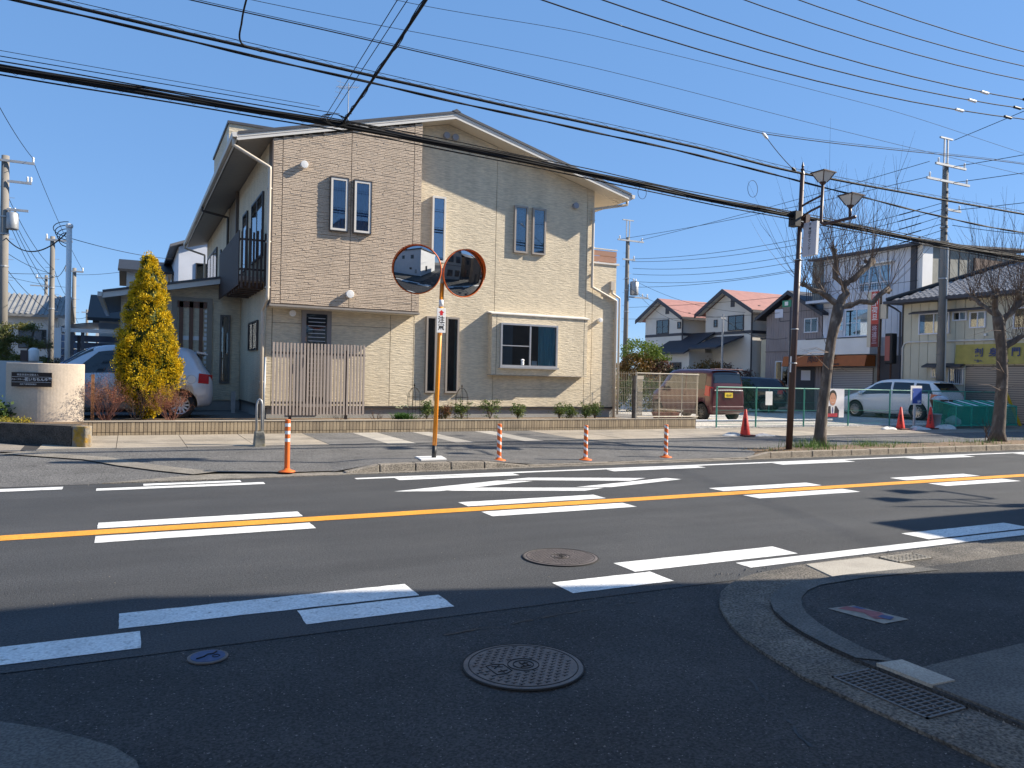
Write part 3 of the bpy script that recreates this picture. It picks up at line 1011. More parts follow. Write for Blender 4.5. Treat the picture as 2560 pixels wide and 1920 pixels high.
# ---- windows of the front
window(house, 'f', VB_, 4.84, 5.3, 5.48, 6.9, fm=FASC, out=.09, curtain=[(4.9, 5.24)], cm=CURTB)
window(house, 'f', VB_, 5.49, 5.95, 5.48, 6.9, fm=FASC, out=.09, curtain=[(5.56, 5.9)], cm=CURTB)
for a, b in ((4.84, 5.3), (5.49, 5.95)):
    mb = MB()
    for q in ((a - .025, b + .025, 6.902, 6.93), (a - .025, b + .025, 5.45, 5.478), (a - .025, a - .002, 5.478, 6.902), (b + .002, b + .025, 5.478, 6.902)):
        wbox(mb, wmap('f', VB_), q[0], q[1], -.01, .1, q[2], q[3])
    mb.build('window_surround', DARKFR, house)
window(house, 'f', VW, 7.97, 8.4, 4.95, 6.9, out=.1, fm=FASC, gm=GLM, back=CURTB)
window(house, 'f', VW, 10.7, 11.17, 5.48, 6.95, out=.09, fm=TAUPE, back=FROST, gm=GL)
window(house, 'f', VW, 11.34, 11.82, 5.48, 6.95, out=.09, fm=TAUPE, back=FROST, gm=GL)
window(house, 'f', VW, 7.86, 8.19, 1.06, 3.33, out=.1, fm=TAUPE)
window(house, 'f', VW, 8.49, 8.91, 1.06, 3.34, out=.1, fm=TAUPE, curtain=[(8.78, 8.88)], cm=mat('curtain_green', (0.12, 0.17, 0.15), .9))
# bay with a sliding window
VY = 21.31
bay = MB().prism([(VY, 1.65), (VW + .01, 1.65), (VW + .01, 3.5), (VY, 3.5)], 'x', 9.9, 13.33).build('bay', BEIGE, house)
MB().prism([(VY - .04, 3.5), (VW, 3.54), (VW, 3.6), (VY - .04, 3.53)], 'x', 9.86, 13.4).build('bay_roof', FASC, bay)
MB().box(9.9, 13.33, VY - .004, VW, 1.63, 1.648).build('bay_flashing', TAUPE, bay)
for u in (10.06, 13.2):
    MB().box(u - .006, u + .006, VY - .002, VY + .01, 1.66, 3.49).build('joint_sealant', CAULK, bay)
window(house, 'f', VY, 10.17, 12.18, 1.9, 3.24, fm=ALU, out=.09, mull=(11.2,), trans=((2.55, 10.22, 11.2),), curtain=[(11.5, 12.1)], cm=mat('curtain_pale', (0.2, 0.47, 0.52), .9, var=.25, stretch=(22, 22, .5), vscale=2), sill=.05)
mb = MB()
wbox(mb, wmap('f', VY), 10.24, 10.6, .02, .03, 1.96, 3.18)
mb.build('net_curtain', mat('net_curtain', (0.09, 0.13, 0.16), .9, var=.3, stretch=(20, 20, .5)), house)
MB().lathe([(.05, 0), (.06, .06), (.05, .1), (.07, .16), (.02, .2)], c=(10.95, VY - .03, 1.96), n=10).build('pot', WHITE, house)
MB().box(11.28, 11.46, VY - .04, VY - .015, 1.96, 2.1).build('clock', WHITE, house)
# service door under the block
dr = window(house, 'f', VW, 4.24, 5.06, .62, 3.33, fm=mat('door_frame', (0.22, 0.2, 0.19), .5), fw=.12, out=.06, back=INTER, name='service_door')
for i in range(7):
    MB().box(4.42, 4.88, VW - .085, VW - .065, 2.45 + i * .105, 2.465 + i * .105).build('louvre_bar', ALU, dr)
for i in range(11):
    MB().box(4.42, 4.88, VW - .085, VW - .065, .95 + i * .125, .965 + i * .125).build('louvre_bar', TAUPE, dr)
for i in range(5):
    MB().box(4.44 + i * .1, 4.455 + i * .1, VW - .095, VW - .086, .9, 2.3).build('louvre_bar', TAUPE, dr)
MB().box(4.3, 4.34, VW - .11, VW - .06, 1.75, 2.0).build('handle', STEEL, dr)


def vent(u, z, v, r=.1, m=WHITE):
    MB().lathe([(r * .9, 0), (r * .9, .08), (r, .085), (r, .125), (r * .94, .135), (r * .9, .136), (.01, .14)], c=(u, v, z), n=24, axis=(0, -1, 0)).build('vent_cap', m, house)


GREYC = mat('grey_cap', (0.25, 0.27, 0.32), .5)
vent(4.11, 7.13, VB_, .1)
vent(5.41, 3.76, VB_, .11)
vent(8.37, 8.74, VW, .1, GREYC)
vent(8.65, 8.73, VW, .1, GREYC)
vent(12.9, 7.19, VW, .1, GREYC)
vent(13.94, 3.53, VW, .075)
vent(3.98, 3.19, VW, .09)
# ---- left side wall
panels = [(21.62, 24.9), (24.91, 28), (31, 34.5), (34.51, 39.9)]
for a, b in panels:
    MB().box(3.3, 3.335, a, b, .66, rz(3.3) - .23).build('siding_panel', BEIGE, house)
MB().box(3.333, 3.34, 28, 31, 4.6, rz(3.3) - .25).build('recess', mat('recess_shade', (0.3, 0.24, 0.17), .8), house)  # nearly flush panel; the recess's shade is put into a darker tan
MB().box(3.2, 3.335, 27.9, 28.02, 4.6, rz(3.3) - .25).build('corner_trim', MATS['trim_brown'], house)
window(house, 'l', 3.3, 22.3, 24.5, 4.8, 6.6, fm=DARKFR, out=.06, mull=(23.4,), back=CURTB)
window(house, 'l', 3.3, 25.5, 26.5, 4.8, 6.65, fm=DARKFR, out=.06, back=CURTB)
window(house, 'l', 3.3, 34.9, 39.2, 5.2, 6.85, fm=DARKFR, out=.06, mull=(36.3, 37.7), back=CURTB)
window(house, 'l', 3.3, 22.9, 24.7, 2.2, 3.05, fm=DARKFR, out=.06, mull=(23.8,))
MB().box(3.24, 3.3, 33.2, 33.5, 6.3, 6.5).build('vent_louvre', DARKFR, house)
# ---- balcony with dark slats
DWOOD = mat('dark_slat', (0.055, 0.033, 0.026), .6, var=.2, stretch=(4, 4, .4), vscale=5)
bal = MB().box(2.62, 3.3, 21.75, 26.8, 4.02, 4.14).build('balcony', SOFFD, house)
k = 0
y = 21.8
sl = None
while y < 26.75:
    if sl is None:
        sl = MB().box(2.585, 2.615, 21.8, 21.862, 3.9, 5.36).build('slat', DWOOD, bal)
    else:
        c = sl.copy()
        COL.objects.link(c)
        c.location.y = (y - 21.8) * .84
    y += .098
for z in (4.3, 5.1):
    MB().box(2.616, 2.64, 21.75, 26.8, z, z + .05).build('rail', DWOOD, bal)
    MB().box(2.6, 3.28, 21.74, 21.77, z, z + .05).build('rail', DWOOD, bal)
for i in range(7):
    u = 2.64 + i * .1
    MB().box(u, u + .05, 21.69, 21.735, 3.82 + (i % 2) * .06, 5.32 + (i % 3) * .05).build('slat', DWOOD, bal)
for i in range(6):
    MB().box(2.66, 3.28, 22.2 + i * .55, 22.4 + i * .55, 3.85, 4.015).build('joist', DWOOD, bal)
# ---- one-storey wing on the left
VN = 26.9


def wz(u):
    return 4.62 + (u - 2.6) * .2


mb = MB()
mb.prism([(-.25, .6), (3.32, .6), (3.32, wz(3.32) - .2), (-.25, wz(-.25) - .2)], 'y', VN + .02, 36)
mb.build('wing_core', BEIGE, house)
MB().box(-.22, 3.32, VN + .05, 36, .2, .62).build('foundation', FOUND, house)
for a, b in ((-.25, 1.2), (2.42, 3.28)):
    MB().prism([(a, .62), (b, .62), (b, wz(b) - .21), (a, wz(a) - .21)], 'y', VN, VN + .022).build('siding_panel', BEIGE, house)
MB().prism([(1.2, 3.92), (2.42, 3.92), (2.42, wz(2.42) - .21), (1.2, wz(1.2) - .21)], 'y', VN, VN + .022).build('siding_panel', BEIGE, house)
wr = MB().prism([(-.75, wz(-.75)), (3.28, wz(3.28)), (3.28, wz(3.28) - .07), (-.75, wz(-.75) - .07)], 'y', VN - .55, 36).build('wing_roof', ROOFM, house)
MB().prism([(-.75, wz(-.75) - .071), (3.28, wz(3.28) - .071), (3.28, wz(3.28) - .24), (-.75, wz(-.75) - .24)], 'y', VN - .52, VN - .49).build('fascia', FASC, wr)
MB().prism([(-.75, wz(-.75) - .2), (3.28, wz(3.28) - .2), (3.28, wz(3.28) - .212), (-.75, wz(-.75) - .212)], 'y', VN - .488, VN).build('soffit', SOFFD, wr)
MB().box(-.88, -.76, VN - .55, 36, wz(-.75) - .2, wz(-.75) - .06).build('gutter', FASC, wr)
ent = MB().box(1.2, 2.42, VN + .03, VN + .05, .6, 3.92).build('entrance', INTER, house)  # flat dark panel; the opening's shade is its colour
mb = MB()
for a, b, z0, z1 in ((1.2, 1.36, .6, 3.92), (2.26, 2.42, .6, 3.92), (1.36, 2.26, 3.8, 3.92)):
    mb.box(a, b, VN - .05, VN + .03, z0, z1)
mb.build('door_frame', mat('door_surround', (0.3, 0.26, 0.21), .6), ent)
RWOOD = mat('red_wood', (0.16, 0.075, 0.045), .5, var=.2, stretch=(6, 6, .6), vscale=4)
for u in (1.42, 1.72, 2.02):
    MB().box(u, u + .12, VN - .02, VN + .028, .6, 3.78).build('door_post', RWOOD, ent)
MB().box(1.37, 2.25, VN + .0, VN + .026, 2.55, 2.68).build('door_rail', WHITE, ent)
MB().box(1.37, 2.25, VN - .02, VN + .028, 3.6, 3.79).build('door_rail', RWOOD, ent)
for i in range(18):
    MB().box(2.18, 2.255, VN - .01, VN + .027, .9 + i * .15, .985 + i * .15).build('side_slat', WHITE, ent)
window(house, 'f', VN, 2.66, 2.98, 1.17, 3.42, fm=mat('frame_grey', (0.12, 0.11, 0.105), .5), out=.05, fw=.05)
# ---- roof tower and plumbing by the wall
tw = MB().box(2.75, 6.4, 26.2, 31, 7.95, 9.5).build('roof_tower', BEIGE, house)
MB().box(2.7, 6.45, 26.15, 31.05, 9.5, 9.58).build('tower_cap', ROOFM, tw)
MB().box(2.74, 2.76, 26.25, 26.55, 8.3, 9.2).build('tower_louvre', ALU, tw)
MB().box(3.28, 3.34, 21.6, 40, .6, .66).build('base_flashing', DARKFR, house)
MB().box(2.86, 2.98, 25.2, 25.3, .28, .95).build('tap_post', STEEL, house)
# ---- TV aerial
ant = thing('tv_aerial', 'silver TV aerial on a thin mast above the house roof', 'aerial', (7.02, 28, rz(7.02)))
MB().tube([(7.02, 28, rz(7.02) - .05), (7.02, 28, 12.2)], .018, 6).build('mast', STEEL, ant)
mb = MB()
mb.tube([(6.6, 27.9, 11.95), (7.42, 28.1, 12.15)], .012, 5)
for i in range(9):
    x = 6.62 + i * .098
    mb.tube([(x, 27.7 + i * .025, 11.96 + i * .024), (x - .03, 28.15 + i * .025, 11.96 + i * .024)], .007, 4)
mb.build('yagi', ALU, ant)
mb = MB()
for i in range(4):
    mb.tube([(6.5 + i * .03, 28, 11.6 + i * .2), (6.85 + i * .02, 28, 11.55 + i * .2)], .009, 4)
mb.tube([(6.68, 28, 11.5), (6.72, 28, 12.3)], .009, 4)
mb.tube([(6.72, 28, 11.95), (7.02, 28, 11.98)], .009, 4)
mb.build('reflector', ALU, ant)
# ================================================================== tiled garden wall
wall = thing('tiled_garden_wall', 'long low garden wall faced with narrow brown vertical tiles before the house', 'wall', (8, 20.27, 0))
MB().box(-.9, 16.95, 20.2, 20.36, -.2, .325).build('wall_core', mat('tile_joint', (0.035, 0.028, 0.024), .9), wall)
MB().box(-.92, 16.97, 20.165, 20.38, .325, .345).build('cap', mat('cap_tan', (0.4, 0.35, 0.28), .8, var=.15), wall)
TILES = [mat('tile_%d' % i, c, .55, var=.15, vscale=6, bump=.15, bscale=40) for i, c in enumerate([(0.32, 0.25, 0.165), (0.27, 0.21, 0.14), (0.37, 0.29, 0.19)])]
protos = {}
n = 0
rest = MB()
N = int((16.95 + .9) / .0882)
for row, (z0, z1) in enumerate(((.085, .322), (-.16, .073))):
    for i in range(N):
        u = -.895 + i * .0882
        if row == 0 or n < 300:
            key = (row, random.randrange(3))
            if key not in protos:
                protos[key] = MB().box(-.895, -.895 + .077, 20.178, 20.205, z0, z1).build('tile', TILES[key[1]], wall)
                protos[key].location.x = (u + .895) * .84
            else:
                c = protos[key].copy()
                COL.objects.link(c)
                c.location.x = (u + .895) * .84
                c.location.y = U(-.002, .002)
            n += 1
        else:
            rest.box(u, u + .077, 20.178, 20.205, z0, z1)
rest.build('tile_row', TILES[0], wall, kind='stuff')
# ================================================================== slatted screen
scr = thing('slat_screen', 'taupe vertical slat screen standing before the service door', 'screen', (4.55, 20.6, .31))
SLM = mat('slat_taupe', (0.36, 0.3, 0.26), .6, var=.12, stretch=(5, 5, .4), vscale=4)
VS = 20.62
for i in range(28):
    u = 3.33 + i * .0885
    post = i in (5, 21)
    MB().box(u, u + .048, VS - .03, VS + .012, .45, 2.35 + U(-.004, .004)).build('slat', SLM, scr)
for z in (2.05, .75):
    MB().box(3.32, 5.79, VS + .013, VS + .05, z, z + .06).build('rail', mat('slat_dark', (0.09, 0.075, 0.065), .6), scr)
for u in (3.78, 5.26):
    MB().box(u, u + .07, VS + .051, VS + .12, .28, 2.2).build('post', MATS['slat_dark'], scr)
FAR[0] = False
# ================================================================== STREET FURNITURE
MIRR = mat('mirror', (0.45, 0.47, 0.5), 0.02, metal=1.0, var=0.06, vscale=5)
tm = thing('traffic_mirror', 'pair of round orange-rimmed traffic mirrors on one orange pole', 'traffic mirror', (4.71, 12.39, .137))
BX, BY, BZ = 4.71, 12.39, .13
lean = Vector((.028, 0, 1))


def PT(z):
    return Vector((BX, BY, BZ)) + lean * z


mb = MB()
mb.tube([PT(-.02), PT(3.02)], .038, 16)
mb.build('pole', ORANGE, tm, smooth=True)
MB().tube([PT(0), PT(.24)], .0395, 16).build('black_sleeve', BLACK, tm, smooth=True)
MB().tube([PT(3.02), PT(3.28)], .034, 16).build('top_sleeve', STEEL, tm, smooth=True)
MB().tube([PT(2.62), PT(2.74)], .0395, 16).build('reflective_band', REFL, tm, smooth=True)
for s, cx, nn in ((-1, 4.3, (-.43, -.89, -.13)), (1, 5.16, (.14, -.975, -.15))):
    n = Vector(nn).normalized()
    c = Vector((cx, BY - .1, 3.34))
    a = n.orthogonal().normalized()
    up = (Vector((0, 0, 1)) - n * n.z).normalized()
    rt = up.cross(n)
    m_ = MB().lathe([(.405, -.05), (.414, -.03), (.414, .0), (.403, .01), (.398, .0)], c=c, n=48, axis=n, caps=False).build('mirror_rim', ORED, tm, smooth=True)
    prof = [(.4 * i / 12, .036 * (1 - (i / 12) ** 2) - .022) for i in range(12, -1, -1)]
    prof[-1] = (.0005, prof[-1][1])
    MB().lathe(prof, c=c, n=48, axis=n, caps=False).build('mirror_glass', MIRR, m_, smooth=True)
    MB().lathe([(.41, -.04), (.36, -.09), (.1, -.12), (.001, -.12)], c=c, n=32, axis=n, caps=False).build('mirror_back', mat('mirror_back', (0.08, 0.08, 0.085), .6), m_, smooth=True)
    mb = MB()
    R0 = .43
    pts = []
    for i in range(25):
        t = R(-10 + 140 * i / 24) if s > 0 else R(50 + 140 * i / 24)
        d = rt * math.cos(t) + up * math.sin(t)
        pts.append((c + d * (R0 - .014) - n * .01, c + d * (R0 - .008) + n * (.07 * math.sin(i / 24 * PI) + .005)))
    for i in range(24):
        mb._add([pts[i][0], pts[i + 1][0], pts[i + 1][1], pts[i][1]], [(0, 1, 2, 3)])
    mb.build('visor', ORED, m_)
    MB().tube([PT(3.16), c - n * .1], .018, 8).build('bracket', STEEL, m_)
pl = MB().box(BX - .02, BX + .14, BY - .062, BY - .05, 2.3, 2.72).build('sign_plate', WHITE, tm, bevel=.004)
RED = mat('sign_red', (0.6, 0.01, 0.015), .5)
SBLK = mat('sign_black', (0.012, 0.012, 0.014), .6)
px = BX + .06
MB()._add([(px, BY - .064, 2.69), (px - .05, BY - .064, 2.645), (px - .025, BY - .064, 2.645), (px - .025, BY - .064, 2.6), (px + .025, BY - .064, 2.6), (px + .025, BY - .064, 2.645), (px + .05, BY - .064, 2.645)],
          [(0, 1, 2, 3, 4, 5, 6)]).build('arrow', RED, pl)
text('注\n意', .125, SBLK, frame((px, BY - .064, 2.455), (1, 0, 0), (0, 0, 1)), pl, spacing=1.0, bold=.0025)


def bollard(x, y, h, label, spiral, z0=.035):
    t = thing('bollard', label, 'bollard', (x, y, z0), U(0, 1), 'orange road bollards')
    mb = MB()
    n, rows = 24, 60
    vs = []
    for j in range(rows + 1):
        z = .03 + (h - .03) * j / rows
        for i in range(n):
            vs.append((.04 * math.cos(2 * PI * i / n), .04 * math.sin(2 * PI * i / n), z))
    for j in range(rows):
        for i in range(n):
            z = .03 + (h - .03) * (j + .5) / rows
            if spiral:
                w = int(((i / n) * 1 + z / .13) % 1 < .38)
            else:
                w = int(any(a < z < a + .055 for a in (h - .1, h - .22, h - .34)))
            mb._add([vs[j * n + i], vs[j * n + (i + 1) % n], vs[(j + 1) * n + (i + 1) % n], vs[(j + 1) * n + i]], [(0, 1, 2, 3)], w)
    mb.build('post', [ORED, REFL], t, local=True)
    MB().lathe([(.04, h), (.036, h + .008), (.005, h + .01)], n=24).build('cap', ORED, t, local=True)
    MB().lathe([(.125, 0), (.125, .012), (.11, .02), (.055, .035), (.043, .06)], n=28).build('base', ORED, t, local=True, smooth=True)


bollard(2.2, 12.1, .8, 'taller plain orange bollard with white bands, left of the mirror pole', False)
bollard(5.93, 12.35, .65, 'first orange and white spiral bollard right of the mirror pole', True, .075)
bollard(7.74, 12.35, .65, 'middle one of the three orange and white spiral bollards', True)
bollard(9.62, 12.35, .65, 'orange and white spiral bollard farthest from the mirror pole', True)

# ---- lamp posts
LPANE = mat('lamp_pane', (0.62, 0.6, 0.56), .45)


def lamp(label, x, y, rot, sign):
    t = thing('street_lamp', label, 'street lamp', (x, y, .115), rot, 'brown street lamps')
    t.rotation_euler = (0, R(1.9 if not rot else 0), rot)
    MB().tube([(0, 0, -.05), (0, 0, 4.2), (0, 0, 4.21), (0, 0, 6.1)], [.07, .068, .052, .045], 12).build('pole', BROWN, t, smooth=True, local=True)
    MB().lathe([(.055, 6.08), (.03, 6.15), (.045, 6.19), (.02, 6.22), (.03, 6.26), (.004, 6.36)], n=10).build('finial', BROWN, t, local=True)
    mb = MB()
    mb.tube([(0, 0, 5.36), (0, -.2, 5.42), (0, -.58, 5.5)], .024, 8)
    mb.tube([(0, 0, 5.05), (0, -.1, 5.15), (0, -.3, 5.22), (0, -.58, 5.28)], .026, 8)
    mb.tube([(0, -.58, 5.75), (0, -.58, 4.98), (0, -.6, 4.9), (0, -.68, 4.86), (0, -1.46, 4.88)], .033, 8)
    mb.tube([(0, -1.32, 4.88), (0, -1.32, 5.1)], .03, 8)
    mb.build('arm', BROWN, t, smooth=True, local=True)
    for yy, zz in ((-.58, 5.72), (-1.32, 5.08)):
        la = MB().lathe([(.035, zz), (.05, zz + .02), (.075, zz + .045), (.075, zz + .06)], c=(0, yy, 0), n=12).build('lantern', BROWN, t, local=True)
        b0, b1, h0, h1 = .062, .165, zz + .06, zz + .25
        q = [(1, 1), (-1, 1), (-1, -1), (1, -1)]
        for i in range(4):
            (ax, ay), (bx, by) = q[i], q[(i + 1) % 4]
            MB()._add([(ax * b0, yy + ay * b0, h0), (bx * b0, yy + by * b0, h0), (bx * b1, yy + by * b1, h1), (ax * b1, yy + ay * b1, h1)], [(0, 1, 2, 3)]).build('pane', LPANE, la, local=True)
            MB().tube([(ax * b0, yy + ay * b0, h0), (ax * b1, yy + ay * b1, h1)], .012, 5).build('glazing_bar', BROWN, la, local=True)
        r = .19
        MB()._add([(r, yy + r, h1), (-r, yy + r, h1), (-r, yy - r, h1), (r, yy - r, h1), (r, yy + r, h1 + .022), (-r, yy + r, h1 + .022), (-r, yy - r, h1 + .022), (r, yy - r, h1 + .022), (0, yy, h1 + .085)],
                  [(3, 2, 1, 0), (0, 1, 5, 4), (1, 2, 6, 5), (2, 3, 7, 6), (3, 0, 4, 7), (4, 5, 8), (5, 6, 8), (6, 7, 8), (7, 4, 8)]).build('lantern_roof', BROWN, la, local=True)
    MB().box(-.24, -.08, -.1, .1, 4.9, 5.23).build('control_box', BLACK, t, local=True)
    MB().box(.07, .2, -.1, .08, 4.92, 5.2).build('control_box', BROWN, t, local=True)
    mb = MB()
    for z in (5.02, 4.18, 2.65, 1.9):
        mb.tube([(.075 * math.cos(k * PI / 6), .075 * math.sin(k * PI / 6), z) for k in range(12)], .012, 5, close=True)
    mb.build('band_clamp', STEEL, t, local=True)
    if sign:
        sg = MB().box(.02, .09, -.46, -.1, 4.25, 4.98).build('sign_box', WHITE, t, local=True)
        MB().box(.012, .02, -.46, -.1, 4.25, 4.98).build('sign_face', mat('sign_face_grey', (0.5, 0.5, 0.55), .4), sg, local=True)
        text('P\nM\n給\n食\nセ\nン\nタ\n｜', .085, SBLK, frame((.009, -.28, 4.615), (0, -1, 0), (0, 0, 1)), sg, spacing=1.02, local=True, bold=.001)
        for z in (4.9, 4.33):
            MB().tube([(.03, 0, z), (.03, -.12, z)], .012, 6).build('bracket', STEEL, sg, local=True)
        st = MB().box(-.073, -.068, -.02, .02, 1.7, 2.05).build('pole_sticker', WHITE, t, local=True)
    return t


lamp('brown street lamp with two lanterns and a hanging sign on the tree verge', 13.04, 12.42, 0, True)
lamp('brown street lamp with two lanterns on the near pavement out of view', 18.1, 3.9, PI, False)

# ---- galvanised pipe hoop in a concrete foot
t = thing('pipe_post', 'galvanised pipe post in a mossy concrete foot by the tiled wall', 'post', (2.22, 15.12, .165))
MB()._add([(2.12, 15.0, .13), (2.33, 15.0, .13), (2.33, 15.2, .13), (2.12, 15.2, .13), (2.14, 15.02, .44), (2.31, 15.02, .44), (2.31, 15.18, .44), (2.14, 15.18, .44)],
          [(4, 5, 6, 7), (0, 1, 5, 4), (1, 2, 6, 5), (2, 3, 7, 6), (3, 0, 4, 7)]).build('concrete_foot', mat('mossy_concrete', (0.27, 0.25, 0.2), .9, col2=(.3, .24, .07), c2scale=9, c2lo=.55, c2hi=.7, var=.3, vscale=10, bump=.6, bscale=40), t, bevel=.015)
MB().tube([(2.17, 15.1, .4), (2.17, 15.1, .95), (2.19, 15.1, 1.02), (2.22, 15.1, 1.05), (2.25, 15.1, 1.02), (2.265, 15.1, .95), (2.265, 15.1, .4)], .022, 10).build('hoop', STEEL, t, smooth=True)
MB().tube([(2.29, 15.12, .4), (2.31, 15.12, 1.85)], .02, 10).build('pipe', STEEL, t, smooth=True)

# ================================================================== left corner: block kerb, planter, sign wall
MOSSD = mat('stained_concrete', (0.07, 0.06, 0.05), .95, var=.4, vscale=5, speck=.4, sscale=50, bump=.8, bscale=30)
MOSSY = mat('lichen_concrete', (0.24, 0.21, 0.17), .95, col2=(.42, .24, .03), c2scale=3.5, c2lo=.5, c2hi=.62, var=.3, vscale=8, bump=.9, bscale=40)
t = thing('block_kerb', 'weathered dark concrete block kerb with an orange lichen end', 'kerb', (-1.4, 15.9, .15))
F = [(-6, 18.9), (-4.2, 17.75), (-3.0, 16.95), (-2.03, 16.28), (-.88, 15.44)]
Bk = [(-5.8, 19.2), (-4.0, 18.05), (-2.82, 17.22), (-1.86, 16.55), (-.72, 15.7)]
mb = MB()
for i in range(4):
    a, b, c, d = F[i], F[i + 1], Bk[i + 1], Bk[i]
    P = [a, b, c, d]
    mb._add([(*p, zs(p[1]) - .05) for p in P] + [(p[0] + U(-.01, .01), p[1], .55 + U(-.008, .008)) for p in P], [(0, 1, 5, 4), (1, 2, 6, 5), (2, 3, 7, 6), (3, 0, 4, 7), (4, 5, 6, 7)])
mb.build('stone', MOSSD, t)
mb = MB()
P = [(-.875, 15.436), (-.66, 15.3), (-.58, 15.36), (-.56, 15.5), (-.7, 15.69)]
mb._add([(*p, zs(p[1]) - .05) for p in P] + [(p[0] * .99 - .005, p[1] + .012, .545 + U(-.012, .006)) for p in P],
        [(0, 1, 6, 5), (1, 2, 7, 6), (2, 3, 8, 7), (3, 4, 9, 8), (4, 0, 5, 9), (5, 6, 7, 8, 9)])
mb.build('end_stone', MOSSY, t, bevel=.02)
MB().prism([(-6, 19.15), (-2.8, 17.2), (-1.86, 16.5), (-.72, 15.66), (-.6, 15.6), (-.75, 17.2), (-.8, 18.4), (-6, 20)], 'z', .1, .5).build('planter_soil', SOIL, None, kind='structure')
FAR[0] = True
t = thing('sign_wall', 'curved cream plaster wall with a dark brown name plate', 'wall', (-1.73, 20.9, .2))
PLAS = mat('plaster_cream', (0.58, 0.49, 0.39), .9, var=.1, vscale=1.5, bump=.25, bscale=7, speck=.05, sscale=30)
n = 24
fr = []
bk = []
for i in range(n + 1):
    f = i / n
    u = -2.54 + 1.6 * f
    fr.append((u, 20.72 + .5 * (f - .62) ** 2 * 2.2))
    bk.append((u, 20.72 + .5 * (f - .62) ** 2 * 2.2 + .16))
MB().prism(fr + bk[::-1], 'z', -.1, 1.655).build('plaster', PLAS, t, bevel=.012)
np_ = MB().box(-2.42, -1.56, 20.755, 20.785, 1.11, 1.44, rz=-.33, c=(-1.99, 20.77)).build('name_plate', mat('plate_brown', (0.03, 0.022, 0.02), .3), t)
fw = frame((-1.99 - .005, 20.751, 1.275), (math.cos(-.33), math.sin(-.33), 0), (0, 0, 1))
WL = mat('white_letters', (0.75, 0.74, 0.72), .5)


def on(mx, x, y):
    return mx @ Matrix.Translation((x, y, 0))


text('特定非営利活動法人', .052, WL, on(fw, -.08, .105), np_)
text('グループホーム', .043, WL, on(fw, -.285, .0), np_, bold=.0006)
text('花いちもんめ翠', .085, WL, on(fw, .145, .0), np_, bold=.0015)
text('指定介護保険事業所', .04, WL, on(fw, -.07, -.11), np_)
for y in (.06, -.06):
    mb = MB()
    P = [fw @ Vector(p) for p in ((-.42, y - .003, .001), (.42, y - .003, .001), (.42, y + .003, .001), (-.42, y + .003, .001))]
    mb._add(P, [(0, 1, 2, 3)])
    mb.build('plate_line', WL, np_)
# ================================================================== fences by the parking lot
BMESH = mat('beige_steel', (0.5, 0.45, 0.37), .5, metal=.3, var=.1)
t = thing('mesh_fence', 'beige welded mesh fence on the right end of the tiled wall', 'fence', (15.8, 20.4, .34))
for u in (14.58, 15.5, 16.42, 17.06):
    MB().tube([(u, 20.3, .345), (u, 20.3, 1.84)], .022, 8).build('post', BMESH, t)
mb = MB()
for i in range(int((17.08 - 14.58) / .052)):
    u = 14.6 + i * .052
    mb.tube([(u, 20.265, .4), (u, 20.265, 1.8)], .0035, 4, cap=False)
for i in range(7):
    z = .42 + i * .225
    mb.tube([(14.58, 20.26, z), (17.08, 20.26, z)], .006, 4)
mb.tube([(14.58, 20.25, 1.8), (17.08, 20.25, 1.8)], .018, 6)
mb.tube([(14.58, 20.25, .4), (17.08, 20.25, .4)], .018, 6)
mb.build('wire_mesh', BMESH, t, kind='stuff')
mb = MB()
for i in range(60):
    mb.tube([(14.75, 20.5 + i * .1, .3), (14.75, 20.5 + i * .1, 1.85)], .0045, 4, cap=False)
for i in range(7):
    mb.tube([(14.75, 20.4, .35 + i * .24), (14.75, 26.5, .35 + i * .24)], .008, 4)
mb.build('return_mesh', BMESH, t, kind='stuff')
for v in (21.8, 23.3, 24.8, 26.4):
    MB().tube([(14.75, v, .28), (14.75, v, 1.88)], .022, 6).build('post', BMESH, t)
g = thing('side_gate', 'narrow dark latticed gate beside the downpipe', 'gate', (14.35, 20.6, .28))
mb = MB()
for u in (14.66, 14.9):
    pass
MB().box(14.62, 14.7, 20.5, 20.58, .28, 1.72).build('gate_post', DARKFR, g)
MB().box(14.71, 15.02, 20.52, 20.56, 1.6, 1.72).build('gate_rail', PIPEM, g)
mb = MB()
for i in range(6):
    mb.box(14.72 + i * .05, 14.735 + i * .05, 20.53, 20.55, .4, 1.6)
for i in range(14):
    mb.box(14.7, 15.02, 20.535, 20.553, .45 + i * .085, .46 + i * .085)
mb.build('lattice', BMESH, g, kind='stuff')
t = thing('planter_pot', 'red-brown trough pot with dry grass behind the mesh fence', 'pot', (16.1, 20.75, .28))
mb = MB()
mb._add([(15.75, 20.6, .28), (16.5, 20.6, .28), (16.5, 20.9, .28), (15.75, 20.9, .28), (15.68, 20.55, .52), (16.57, 20.55, .52), (16.57, 20.95, .52), (15.68, 20.95, .52)],
        [(4, 5, 6, 7), (0, 1, 5, 4), (1, 2, 6, 5), (2, 3, 7, 6), (3, 0, 4, 7)])
mb.build('trough', mat('terracotta', (0.2, 0.06, 0.04), .8), t)
mb = MB()
for _ in range(120):
    blade(mb, U(15.75, 16.5), U(20.6, 20.9), .5, U(.08, .25), 0)
mb.build('dry_grass', STRAW, t, kind='stuff')


